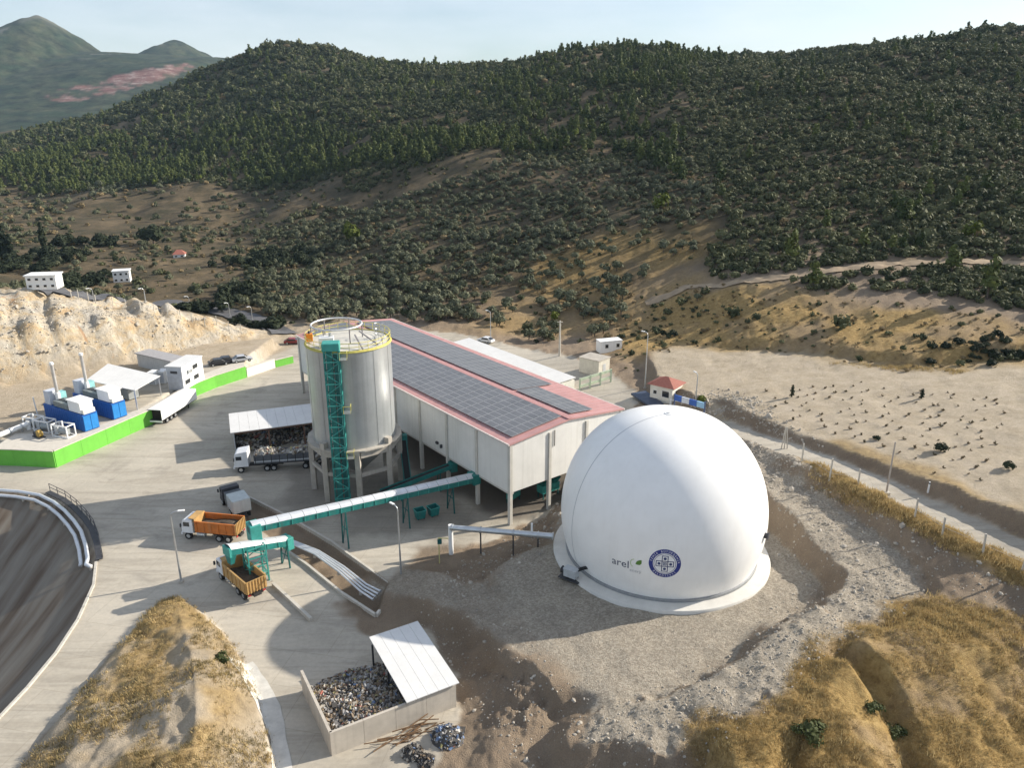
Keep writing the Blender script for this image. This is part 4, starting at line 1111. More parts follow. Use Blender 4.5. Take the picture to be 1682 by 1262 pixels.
e0 = at1(0); MB().box((e0.x + 0.1, 0, e0.z - 0.1), (1.2, 1.8, 1.5)).obj('tail_box', M_teal, conv1, bevel=0.05)
dA = AtY(470, 888, 82.0); dB = AtY(374, 903, 76.2)
conv2, at2, L2 = conveyor('short teal loading conveyor over the tipper truck bed', dA, dB, 1.25, [(0.4, -0.4)])
e = at2(L2)
b = MB(); z1 = e.z - 0.4; z2 = e.z - 1.9
b.add([(e.x - 0.7, -0.7, z1), (e.x + 0.15, -0.7, z1), (e.x + 0.15, 0.7, z1), (e.x - 0.7, 0.7, z1), (e.x - 0.4, -0.35, z2), (e.x + 0.05, -0.35, z2), (e.x + 0.05, 0.35, z2), (e.x - 0.4, 0.35, z2)],
      [(0, 1, 5, 4), (1, 2, 6, 5), (2, 3, 7, 6), (3, 0, 4, 7)])
b.obj('spout', M_teal, conv2)
MB().box((e.x + 0.1, 0, e.z - 0.2), (0.25, 1.5, 1.1)).obj('head_plate', M_tealL, conv2)
e0 = at2(0); MB().box((e0.x - 0.1, 0, e0.z - 0.3), (0.9, 1.6, 1.6)).obj('tail_box', M_tealL, conv2, bevel=0.05)
# lattice tower that carries the two heads
tw = AtY(424, 958, 78.6); tz = 0.0
twr = thing('support_tower', 'teal lattice tower standing under the two conveyor heads', 'tower', (tw[0], tw[1], 0), conv1.rotation_euler.z)
th_ = 4.9; a_ = 1.05
for sx in (-1, 1):
    for sy in (-1, 1): MB().box((sx * a_, sy * a_, th_ / 2), (0.16, 0.16, th_)).obj('leg', M_tealL, twr)
for k in range(4):
    z0 = th_ * k / 4 + 0.1; z1 = th_ * (k + 1) / 4 - 0.05
    for s in (-1, 1):
        MB().beam((-a_, s * a_, z1), (a_, s * a_, z1), 0.1).obj('strut', M_tealL, twr)
        MB().beam((s * a_, -a_, z1), (s * a_, a_, z1), 0.1).obj('strut', M_tealL, twr)
        MB().beam((-a_ * (1 if k % 2 else -1), s * (a_ + .05), z0), (a_ * (1 if k % 2 else -1), s * (a_ + .05), z1), 0.08).obj('diagonal', M_tealL, twr)
        MB().beam((s * (a_ + .05), -a_ * (1 if k % 2 else -1), z0), (s * (a_ + .05), a_ * (1 if k % 2 else -1), z1), 0.08).obj('diagonal', M_tealL, twr)
MB().box((0, 0, 0.06), (2.8, 2.8, 0.12)).obj('base_plate', M_conc, twr)
# machinery in the shade between silo and hall
def feeder(label, A, Bp, w=1.0):
    A, Bp = Vector(A), Vector(Bp); d = Bp - A; rz = math.atan2(d.y, d.x); hl = math.hypot(d.x, d.y)
    t = thing('feed_conveyor', label, 'conveyor', (A.x, A.y, 0), rz, 'feed conveyors beside the silo')
    for sy in (-1, 1): MB().beam((0, sy * w / 2, A.z), (hl, sy * w / 2, Bp.z), 0.1, 0.6).obj('side_girder', M_teal, t)
    MB().beam((0, 0, A.z + 0.1), (hl, 0, Bp.z + 0.1), w - 0.12, 0.08).obj('belt', M_black, t)
    for s in (0.25, 0.8):
        z = A.z + (Bp.z - A.z) * s
        for sy in (-1, 1): MB().beam((hl * s, sy * w / 2, 0), (hl * s, sy * w / 2, z - 0.2), 0.14).obj('support_leg', M_tealD, t)
    MB().box((hl, 0, Bp.z - 0.2), (1.0, 1.3, 1.4)).obj('head_box', M_teal, t)
    return t
feeder('dim teal feed conveyor sloping from the silo foot to the hall', (-18.5, 97.6, 1.8), hp(0.2, 14, 3.6))
feeder('steep teal feed conveyor in the shade beside the silo columns', (-15.2, 101.5, 1.2), (-16.6, 107.5, 6.0))
def bin_(label, loc, rz):
    t = thing('waste_bin', label, 'bin', loc, rz, 'green bins below the conveyor')
    b = MB(); b.add([(-.55, -.5, 0.15), (.55, -.5, 0.15), (.55, .5, 0.15), (-.55, .5, 0.15), (-.7, -.65, 1.35), (.7, -.65, 1.35), (.7, .65, 1.35), (-.7, .65, 1.35)], [(0, 1, 5, 4), (1, 2, 6, 5), (2, 3, 7, 6), (3, 0, 4, 7), (3, 2, 1, 0)])
    b.obj('tub', M_teal, t)
    for s in (-1, 1): MB().box((0, s * .66, 1.37), (1.46, .08, .08)).obj('rim', M_tealL, t); MB().box((s * .7, 0, 1.374), (.08, 1.3, .08)).obj('rim', M_tealL, t)
    for x in (-.42, .42):
        for y in (-.38, .38): MB().tube((x, y - .05, .09), (x, y + .05, .09), .09, 8).obj('wheel', M_black, t)
    return t
bin_('left one of two green bins under the long conveyor', P(690, 852, 0), 0.5)
bin_('right one of two green bins under the long conveyor', P(712, 847, 0), 0.6)

# ================================================================ GAS PIPE TO THE DOME
M_ins = mat('pipe_cladding', (0.55, 0.58, 0.60), 0.32, 0.7, var=0.1)
pA = AtY(740, 867, 84.4); pB = AtY(908, 881, 81.5)
gp = thing('gas_pipe', 'thick silver gas pipe from a white riser to the dome', 'pipe', (pA[0], pA[1], hz(pA[0], pA[1])))
g0 = gp.location.z; rel = Vector((pB[0] - pA[0], pB[1] - pA[1], 0))
zA = pA[2] - g0; zBp = pB[2] - g0
MB().tube((0, 0, zA), (rel.x, rel.y, zBp), 0.36, 16).obj('main', M_ins, gp, smooth=True, angle=40)
MB().tube((0, 0, -0.2), (0, 0, zA + 0.36), 0.3, 14).obj('riser', M_white, gp, smooth=True, angle=40)
for f in (0.02, 0.3, 0.62, 0.8, 0.86, 1.0):
    p = Vector((rel.x * f, rel.y * f, zA + (zBp - zA) * f)); d = rel.normalized() * 0.06
    MB().tube(p - d, p + d, 0.47, 16).obj('flange', M_galv, gp)
for f in (0.3, 0.62, 0.86):
    p = Vector((rel.x * f, rel.y * f, zA + (zBp - zA) * f)); gl = hz(pA[0] + p.x, pA[1] + p.y) - g0
    MB().box((p.x, p.y, (gl - 0.3 + p.z) / 2), (0.18, 0.18, p.z - gl + 0.3)).obj('saddle', M_dark, gp)
p = Vector((rel.x * 0.8, rel.y * 0.8, zA + (zBp - zA) * 0.8)); MB().tube(p, p + Vector((0, 0, 1.5)), 0.13, 10).obj('vent', M_white, gp)
vt = thing('yellow_gas_line', 'thin yellow upright gas line beside the white riser', 'pipe', (*P(722, 925, 0)[:2], hz(*P(722, 925, 0)[:2])))
MB().tube((0, 0, -0.2), (0, 0, 3.6), 0.07, 8).obj('pipe', mat('yellow_faded', (0.55, 0.50, 0.22), 0.6), vt)
MB().tube((0, 0, 3.55), (1.2, -0.2, 3.6), 0.07, 8).obj('elbow', mat('yellow_faded', (0.55, 0.50, 0.22)), vt)
MB().box((0.1, 0, 3.1), (0.5, 0.4, 0.6)).obj('valve', M_tealD, vt)

# four pipes along the ditch
M_pw = mat('pipe_white', (0.66, 0.68, 0.70), 0.4, 0.3, var=0.08)
base = [(468, 886, 1.1), (520, 908, 0.9), (560, 935, 0.75), (597, 966, 0.6), (618, 978, 0.5)]
pl = W(base)
for k in range(4):
    off = Vector((0.10, 0.28, 0)).normalized() * (0.42 * (k - 1.5))
    t = thing('drain_pipe', ['first', 'second', 'third', 'fourth'][k] + ' white pipe from the near side lying along the ditch', 'pipe', pl[0] + np.array(off), 0, 'white pipes along the ditch')
    pts = []
    for i, q in enumerate(pl):
        sp = 0.45 + 0.9 * i / (len(pl) - 1)
        pts.append(Vector(q - pl[0]) + off * (sp - 1))
    fine_ = []
    for i in range(len(pts) - 1):
        for s in range(4): fine_.append(pts[i].lerp(pts[i + 1], s / 4))
    fine_.append(pts[-1])
    MB().path(fine_, 0.12, 10).obj('pipe', M_pw, t, smooth=True)
    e = pts[-1]; MB().tube(e, e + (pts[-1] - pts[-2]).normalized() * 0.15, 0.18, 12).obj('flange', M_galv, t)
    for i in (1, 2, 3): 
        q = pts[i]; MB().box((q.x, q.y, q.z - 0.32), (0.3, 0.3, 0.34)).obj('sleeper', M_conc, t)
def curb(label, pts, z, w, h):
    ps = W(pts, z); t = thing('kerb_wall', label, 'kerb', ps[0])
    for i in range(len(ps) - 1):
        a, c = Vector(ps[i] - ps[0]), Vector(ps[i + 1] - ps[0]); L_ = (c - a).length; n = max(1, int(L_ / 3.0))
        for k in range(n):
            p, q = a.lerp(c, k / n), a.lerp(c, (k + 0.985) / n)
            MB().beam(p + Vector((0, 0, h / 2 - 0.5)), q + Vector((0, 0, h / 2 - 0.5)), w, h + 1.0).obj('kerb_length', M_wconc, t)
curb('concrete kerb wall along the upper side of the ditch', [(375, 802), (475, 852), (545, 893), (642, 963)], 0, 0.3, 0.35)
curb('concrete kerb wall along the lower side of the ditch', [(470, 906), (505, 931), (560, 976), (618, 1014), (624, 1006)], 0, 0.3, 0.35)
curb('short kerb wall behind the loading tipper truck', [(449, 963), (478, 990), (512, 1022)], 0, 0.35, 0.45)
# ================================================================ VEHICLES
M_glass = mat('dark_glass', (0.02, 0.025, 0.03), 0.12, var=0.1, spec=0.7)
M_tyre = M_black
M_chas = mat('chassis', (0.035, 0.033, 0.032), 0.7)
M_orange = mat('tipper_orange', (0.50, 0.15, 0.025), 0.55, var=0.2, scale=1.0, streak=0.35, dirt=(0.32, 0.21, 0.11))
M_ochre = mat('tipper_ochre', (0.44, 0.27, 0.10), 0.6, var=0.2, scale=1.0, streak=0.35, dirt=(0.24, 0.17, 0.10))
M_cab = mat('cab_white', (0.72, 0.73, 0.74), 0.4, var=0.06, scale=1.5, streak=0.2)
M_lamp = mat('lamp_glass', (0.7, 0.7, 0.68), 0.2)
M_soil = mat('load_soil', (0.075, 0.06, 0.045), 0.95, var=0.4, scale=2.0, bump=0.6, bscale=5)
def wheel(t, x, y, r=0.5, w=0.32):
    s = 1 if y > 0 else -1
    o = MB().tube((x, y - w / 2, r), (x, y + w / 2, r), r, 16).obj('wheel', M_tyre, t)
    MB().tube((x, y + s * (w / 2 - 0.05), r), (x, y + s * (w / 2 + 0.03), r), r * 0.55, 12).obj('rim', M_galv, o)
def cabin(t, x0, x1, w, z0, z1, m, sleeper=False):
    """cab from x0 (back) to x1 (front)"""
    prof = [(x0, z0), (x1, z0), (x1, z0 + (z1 - z0) * 0.45), (x1 - 0.18, z1 - 0.15), (x1 - 0.45, z1), (x0, z1 + (0.25 if sleeper else 0))]
    n = len(prof); vs = [(x, -w / 2, z) for x, z in prof] + [(x, w / 2, z) for x, z in prof]
    b = MB(); b.add(vs, [tuple(range(n)), tuple(range(2 * n - 1, n - 1, -1))] + [(i, n + i, n + (i + 1) % n, (i + 1) % n) for i in range(n)])
    c = b.obj('cab', m, t, bevel=0.05)
    zc = z0 + (z1 - z0) * 0.5
    xa, xb = x1 + 0.02, x1 - 0.16
    MB().slab([(xa, -w / 2 + .15, zc), (xa, w / 2 - .15, zc), (xb, w / 2 - .2, z1 - .25), (xb, -w / 2 + .2, z1 - .25)], 0.02).obj('windscreen', M_glass, c)
    for s in (-1, 1):
        MB().box((x1 - 0.75, s * (w / 2 + 0.012), zc + 0.32), (0.85, 0.02, 0.6)).obj('side_window', M_glass, c)
        MB().box((x1 - 0.05, s * (w / 2 + 0.18), zc + 0.2), (0.1, 0.22, 0.5)).obj('mirror', M_dark, c)
        MB().box((x1 + 0.015, s * (w / 2 - 0.35), z0 + 0.25), (0.04, 0.42, 0.22)).obj('headlight', M_lamp, c)
    MB().box((x1 + 0.05, 0, z0 - 0.1), (0.22, w, 0.34)).obj('bumper', m, c, bevel=0.03)
    MB().box((x1 + 0.012, 0, z0 + 0.42), (0.03, w * 0.6, 0.42)).obj('grille', M_dark, c)
def tipper(label, loc, rz, mside, mtail, full):
    t = thing('tipper_truck', label, 'dump truck', loc, rz, 'tipper trucks in the yard')
    MB().box((-0.3, 0, 0.85), (7.6, 0.9, 0.35)).obj('chassis', M_chas, t)
    cabin(t, 2.1, 3.7, 2.4, 0.95, 2.85, M_cab)
    for x in (2.9, -1.4, -2.7):
        for s in (-1, 1): wheel(t, x, s * 1.0)
    x0, x1, w, z0, z1 = -3.9, 1.75, 2.45, 1.25, 2.75
    bed = MB().box(((x0 + x1) / 2, 0, z0), (x1 - x0, w - 0.1, 0.14)).obj('bed', M_chas, t)
    for s in (-1, 1):
        MB().beam((x0, s * w / 2, (z0 + z1) / 2), (x1, s * w / 2, (z0 + z1) / 2), 0.09, z1 - z0).obj('side_board', mside, bed)
        MB().beam((x0 - .02, s * w / 2, z1), (x1 + .02, s * w / 2, z1), 0.17, 0.12).obj('top_rail', mside, bed)
        for k in range(6):
            xx = x0 + 0.3 + k * (x1 - x0 - 0.6) / 5
            MB().box((xx, s * (w / 2 + 0.08), (z0 + z1) / 2), (0.14, 0.1, z1 - z0 - 0.1)).obj('side_rib', mside, bed)
    MB().box((x1, 0, (z0 + z1) / 2 + 0.15), (0.1, w, z1 - z0 + 0.3)).obj('head_board', mtail, bed)
    MB().slab([(x1, -w / 2 + .1, z1 + .3), (x1 + .9, -w / 2 + .15, z1 + .36), (x1 + .9, w / 2 - .15, z1 + .36), (x1, w / 2 - .1, z1 + .3)], 0.07).obj('cab_guard', mtail, bed)
    MB().box((x0, 0, (z0 + z1) / 2), (0.1, w, z1 - z0)).obj('tail_board', mtail, bed)
    for k in range(7): MB().box((x0 - 0.09, -w / 2 + 0.15 + k * (w - .3) / 6, (z0 + z1) / 2), (0.1, 0.13, z1 - z0)).obj('tail_rib', mtail, bed)
    # load: uneven heap
    nx, ny = 12, 8; b = MB(); vs = []
    for i in range(nx + 1):
        for j in range(ny + 1):
            u, v = i / nx, j / ny
            vs.append((x0 + .08 + (x1 - x0 - .16) * u, -w / 2 + .07 + (w - .14) * v, z0 + full * (0.75 + 0.35 * math.sin(PI * u) * math.sin(PI * v)) + 0.14 * math.sin(5 * u + 3 * v) + random.uniform(-.06, .06)))
    b.add(vs, [(i * (ny + 1) + j, (i + 1) * (ny + 1) + j, (i + 1) * (ny + 1) + j + 1, i * (ny + 1) + j + 1) for i in range(nx) for j in range(ny)])
    b.obj('load', M_soil, t)
    for s in (-1, 1):
        MB().box((x0 + 0.02, s * 0.9, 0.95), (0.08, 0.35, 0.16)).obj('tail_light', mat('tail_red', (0.4, 0.02, 0.02), 0.3), t)
        MB().box((-2.05, s * 1.05, 1.12), (2.8, 0.4, 0.05)).obj('mudguard', M_chas, t)
    MB().tube((0.6, 0.85, 0.8), (1.7, 0.85, 0.8), 0.3, 12).obj('fuel_tank', M_galv, t)
    return t
ta, tb = P(310, 886, 0), P(380, 893, 0)
tipper('orange sided tipper truck with white cab standing in the yard', ((ta[0] + tb[0]) / 2 + 0.15, (ta[1] + tb[1]) / 2 + 1.1, 0), math.atan2(ta[1] - tb[1], ta[0] - tb[0]), M_orange, M_ochre, 1.05)
ta, tb = P(357, 951, 0), P(402, 991, 0)
tipper('brown ochre tipper truck being loaded under the conveyor spout', ((ta[0] + tb[0]) / 2 + 1.0, (ta[1] + tb[1]) / 2 + 0.9, 0), math.atan2(ta[1] - tb[1], ta[0] - tb[0]), M_ochre, M_ochre, 0.55)
# articulated lorry with waste in front of the shed
la, lb = P(398, 777, 0), P(515, 769, 0)
lrz = math.atan2(la[1] - lb[1], la[0] - lb[0])
lorry = thing('articulated_lorry', 'white cabbed lorry with long dark open trailer piled with waste', 'lorry', (la[0], la[1] + 1.1, 0), lrz)
cabin(lorry, -0.9, 1.2, 2.45, 1.0, 3.3, M_cab, True)
MB().box((-3.2, 0, 0.9), (5.6, 0.9, 0.3)).obj('chassis', M_chas, lorry)
for x in (0.3, -3.6, -4.6, -9.4, -10.7, -12.0):
    for s in (-1, 1): wheel(lorry, x, s * 1.02, 0.5)
tr = MB().box((-8.0, 0, 1.35), (12.4, 2.4, 0.2)).obj('trailer_floor', M_chas, lorry)
M_trail = mat('trailer_side', (0.12, 0.125, 0.14), 0.5, 0.2, var=0.2, streak=0.3)
for s in (-1, 1):
    MB().box((-8.0, s * 1.22, 2.1), (12.4, 0.08, 1.4)).obj('trailer_side', M_trail, tr)
    MB().box((-8.0, s * 1.27, 1.75), (12.4, 0.06, 0.22)).obj('side_band', M_sheet, tr)
    for k in range(11): MB().box((-14.0 + k * 1.2, s * 1.28, 2.1), (0.1, 0.09, 1.4)).obj('stake', M_chas, tr)
for x in (-1.8, -14.2): MB().box((x, 0, 2.1), (0.08, 2.44, 1.5)).obj('end_board', M_trail, tr)
heap(lorry, 'waste_load', lambda x, y: 2.75 + 0.35 * math.sin(x * 1.3) * math.cos(y), -14.1, -1.9, -1.12, 1.12, 900, 0.2, 0.7, 8, [9, 4, 4, .6, .6, 2.5, .2, .3])
# white semi trailer parked at the green wall
wa, wb = P(268, 700, 0), P(325, 663, 0)
wrz = math.atan2(wb[1] - wa[1], wb[0] - wa[0]); ww = Vector((math.cos(wrz), math.sin(wrz), 0)); wside = Vector((-ww.y, ww.x, 0))
wl_ = math.hypot(wb[0] - wa[0], wb[1] - wa[1]); wc = Vector(wa) + wside * 1.25
semi = thing('box_trailer', 'long white box trailer with open dark rear parked beside the green wall', 'trailer', wc, wrz)
MB().box((wl_ / 2, 0, 2.98), (wl_, 2.5, 0.08)).obj('roof', M_white, semi)
for s in (-1, 1):
    for k in range(6): MB().box((wl_ * (k + .5) / 6, s * 1.22, 1.98), (wl_ / 6 - .03, 0.06, 1.92)).obj('side_panel', M_white, semi)
MB().box((wl_ / 2, 0, 1.0), (wl_, 2.5, 0.12)).obj('floor', M_chas, semi)
MB().box((wl_ - .05, 0, 1.98), (0.08, 2.36, 1.88)).obj('front_wall', M_white, semi)
MB().box((0.8, 0, 1.98), (0.08, 2.36, 1.86)).obj('interior_shade_sheet', mat('interior_shade', (0.03, 0.022, 0.02), 0.9), semi)  # near-black sheet across the open rear, shade of the interior painted in
MB().box((-0.02, 0, 0.78), (0.1, 2.4, 0.3)).obj('rear_bar', M_white, semi)
for x in (1.6, 2.9, 4.2):
    for s in (-1, 1): wheel(semi, x, s * 1.0, 0.48)
for s in (-1, 1): MB().box((wl_ - 2.6, s * 0.9, 0.5), (0.16, 0.16, 1.0)).obj('landing_leg', M_chas, semi)
# hook-lift skip and grey container behind the orange tipper
ka, kb = P(391, 858, 0), P(412, 850, 0)
krz = math.atan2(0.80, -0.60)
kc = thing('skip_lorry', 'dark lorry carrying a pale grey container behind the orange tipper', 'lorry', P(394, 846, 0), R(125))
MB().box((1.0, 0, 0.85), (7.0, 0.9, 0.3)).obj('chassis', M_chas, kc)
cabin(kc, 3.4, 4.9, 2.4, 0.95, 2.8, M_dark)
for x in (4.2, -0.9, 0.4):
    for s in (-1, 1): wheel(kc, x, s * 1.0)
M_cont = mat('container_grey', (0.50, 0.54, 0.53), 0.5, var=0.08, streak=0.2)
bx = MB().box((-0.3, 0, 2.1), (2.9, 2.4, 1.9)).obj('container', M_cont, kc, bevel=0.04)
for s in (-1, 1):
    for k in range(5): MB().box((-1.5 + k * 0.6, s * 1.23, 2.1), (0.12, 0.06, 1.8)).obj('side_rib', M_cont, bx)
for y in (-0.6, 0.6): MB().box((-1.78, y, 2.1), (0.05, 1.1, 1.7)).obj('door', M_cont, bx)
b = MB(); b.box((2.2, 0, 2.0), (1.6, 2.2, 1.1)); b.obj('compactor', mat('compactor', (0.10, 0.11, 0.12), 0.5, 0.3, var=0.3), kc, bevel=0.05)

def car(label, loc, rz, col):
    m = mat('car_paint_' + '_'.join('%02d' % int(c * 50) for c in col), col, 0.25, 0.1, var=0.03)
    t = thing('parked_car', label, 'car', loc, rz, 'cars parked around the works')
    prof = [(-2.1, .35), (2.1, .35), (2.15, .7), (1.2, .9), (0.5, 1.42), (-1.0, 1.45), (-1.75, .95), (-2.15, .9)]
    n = len(prof); b = MB(); b.add([(x, -.85, z) for x, z in prof] + [(x, .85, z) for x, z in prof], [tuple(range(n)), tuple(range(2 * n - 1, n - 1, -1))] + [(i, n + i, n + (i + 1) % n, (i + 1) % n) for i in range(n)])
    b.obj('body', m, t, bevel=0.08)
    for s in (-1, 1): MB().add([(-1.45, s * .865, .95), (.95, s * .865, .95), (.45, s * .865, 1.36), (-.95, s * .865, 1.38)], [(0, 1, 2, 3)]).obj('side_window', M_glass, t)
    MB().add([(1.2, -.72, .93), (1.2, .72, .93), (.55, .66, 1.4), (.55, -.66, 1.4)], [(0, 1, 2, 3)]).obj('windscreen', M_glass, t)
    MB().add([(-1.78, -.72, .98), (-1.78, .72, .98), (-1.06, .66, 1.44), (-1.06, -.66, 1.44)], [(0, 1, 2, 3)]).obj('rear_window', M_glass, t)
    for x in (-1.3, 1.35):
        for s in (-1, 1): wheel(t, x, s * .78, .32, .2)
    return t
def gp3(px, py): return tuple(Gs([(px, py)])[0])
car('dark car nearest the white office in the row below the rock cut', gp3(360, 601), 0.5, (0.03, 0.03, 0.035))
car('black car in the middle of the row below the rock cut', gp3(374, 597), 0.55, (0.02, 0.02, 0.022))
car('silver car at the right end of the row below the rock cut', gp3(398, 594), 0.5, (0.45, 0.46, 0.48))
car('white car on the road behind the long hall', gp3(798, 564), 2.6, (0.75, 0.75, 0.74))
car('dark red car by the left rear corner of the long hall', gp3(482, 566), 0.1, (0.25, 0.04, 0.04))

# ================================================================ WASTE BUNKER IN THE PIT
wb0 = P(545, 1243, 0); wx = Vector((0.867, 0.498, 0)); brz = math.atan2(wx.y, wx.x)
BX, BY, BZ = 11.9, 9.0, 2.45
bk = thing('waste_bunker', 'three sided concrete bunker with a white roof over its right half', 'bunker', wb0, brz)
M_bw = mat('bunker_wall', (0.50, 0.45, 0.38), 0.85, var=0.12, scale=0.7, bump=0.15, streak=0.35)
for k in range(4): MB().box((BX * (k + .5) / 4, 0.1, BZ / 2 - .2), (BX / 4 - 0.02, 0.25, BZ + .4)).obj('front_wall', M_bw, bk)
for k in range(3): MB().box((0.1, BY * (k + .5) / 3 + 0.08, BZ / 2 - .2), (0.25, BY / 3 - 0.02, BZ + .4)).obj('side_wall', M_bw, bk)
for k in range(3): MB().box((BX - 0.12, BY * (k + .5) / 3 + 0.12, BZ / 2 - .2), (0.25, BY / 3 - 0.02, BZ + .4)).obj('side_wall', M_bw, bk)
for k in range(5):
    w = 5.2 / 5; x0 = 6.95 + k * w
    b = MB(); b.slab([(x0 + .01, -0.25, 2.8), (x0 + w - .01, -0.25, 2.8), (x0 + w - .01, BY + .3, 3.45), (x0 + .01, BY + .3, 3.45)], 0.09); b.obj('roof_sheet', M_wroof, bk)
for x, y in ((7.05, 0.4), (7.05, 4.5), (7.05, 8.8), (11.7, 8.8)): MB().box((x, y, 1.4), (0.16, 0.16, 2.8)).obj('post', M_dark, bk)
wh2 = thing('waste_heap', 'speckled heap of mixed waste filling the roofless half of the bunker', 'waste heap', wb0, brz)
def hf2(x, y):
    e = 1.9 - 0.14 * max(0, y - 4.0) ** 1.5 - 0.02 * (x - 4) ** 2
    return max(0, e * (0.9 + 0.12 * math.sin(x * 1.7) * math.cos(y * 1.3)))
heap(wh2, 'scrap', hf2, 0.3, 8.5, 0.3, 9.6, 3800, 0.12, 0.5, 21, [5, 8, 6, 4, 1.0, 1.2, .5, .4])
# loose bars and rubbish around the bunker
rg = random.Random(4)
t = thing('timber_pile', 'scatter of thin brown bars lying below the front wall of the bunker', 'scrap bars', Vector(wb0) + wx * 6 + Vector((0.5, -0.9, 0)), brz)
for k in range(22):
    a = rg.uniform(-0.5, 0.4); L_ = rg.uniform(1.2, 3.2); x, y = rg.uniform(-2.5, 3), rg.uniform(-0.8, .6)
    z = 0.06 + 0.02 * k
    MB().beam((x - L_ / 2 * math.cos(a), y - L_ / 2 * math.sin(a), z), (x + L_ / 2 * math.cos(a), y + L_ / 2 * math.sin(a), z + 0.04), 0.07).obj('bar', mat('old_timber', (0.16, 0.095, 0.05), 0.9, var=0.3), t)
for i, (px, py, lb, cc) in enumerate(((678, 1238, 'dark heap of spoil near the lower edge beside the bunker', None), (700, 1252, 'smaller dark heap of spoil below the other dark heap', None), (735, 1212, 'bluish grey heap of rubbish in the pit right of the bunker', 1))):
    q = P(px, py, 0.1); s = (1.0, 0.8, 1.5)[i]
    t = thing('spoil_heap', lb, 'spoil heap', (q[0], q[1], hz(q[0], q[1])))
    heap(t, 'scrap', lambda x, y, s=s: max(0, 0.7 * s * (1 - (x * x + y * y) / (s * s))), -s, s, -s, s, 260, 0.1, 0.4, 31 + i, [1, 2, 1, 9, .1, .1, .2, .1] if cc is None else [3, 1, 4, 3, .2, 2, 4, .1])

# ================================================================ GAS ENGINE PLANT BEHIND THE GREEN WALL
M_green = mat('green_wall', (0.14, 0.45, 0.055), 0.7, var=0.08, scale=0.6, streak=0.15)
M_cop = mat('coping', (0.56, 0.52, 0.45), 0.8, var=0.1)
M_cblue = mat('container_blue', (0.015, 0.10, 0.36), 0.45, var=0.1, streak=0.15)
M_cream = mat('cream', (0.74, 0.72, 0.64), 0.6, var=0.05)
def wall_run(label, pts, h, m=None, cop=True, z=0.0, nmax=4.5, cat='wall'):
    ps = [Vector(P(x, y, z)) for x, y in pts]
    t = thing('retaining_wall', label, cat, ps[0])
    for i in range(len(ps) - 1):
        a, c = ps[i] - ps[0], ps[i + 1] - ps[0]; L_ = (c - a).length; n = max(1, int(L_ / nmax))
        for k in range(n):
            p, q = a.lerp(c, k / n), a.lerp(c, (k + 0.993) / n)
            MB().beam(p + Vector((0, 0, h / 2 - .2)), q + Vector((0, 0, h / 2 - .2)), 0.3, h + .4).obj('wall_length', m or M_green, t)
            if cop: MB().beam(p + Vector((0, 0, h + .06)), q + Vector((0, 0, h + .06)), 0.44, 0.12).obj('coping', M_cop, t)
    return t
wall_run('bright green retaining wall facing the yard below the engine plant', [(93, 768), (250, 697), (314, 654)], 2.75)
wall_run('shaded green end of the retaining wall at the left of the plant', [(-10, 764), (27, 765), (93.5, 768.3)], 2.75)
wall_run('far green wall between the white trailer and the white wall', [(315, 653.5), (354, 637), (405, 620)], 2.5)
wall_run('low cream wall right of the far green wall', [(406, 619.5), (452, 604)], 2.0, M_cream)
wall_run('short far green wall at the end of the cream wall', [(453, 603.5), (482, 596)], 1.6)
pl0 = 2.62
ca, cb_ = P(140, 711, pl0), P(70, 688, pl0)
cdir = Vector((cb_[0] - ca[0], cb_[1] - ca[1], 0)); CLn = 11.2; cdir.normalize(); crz = math.atan2(cdir.y, cdir.x)
cper = Vector((-cdir.y, cdir.x, 0));
if cper.y < 0: cper = -cper
sgn = 1 if Vector((-math.sin(crz), math.cos(crz), 0)).dot(cper) > 0 else -1
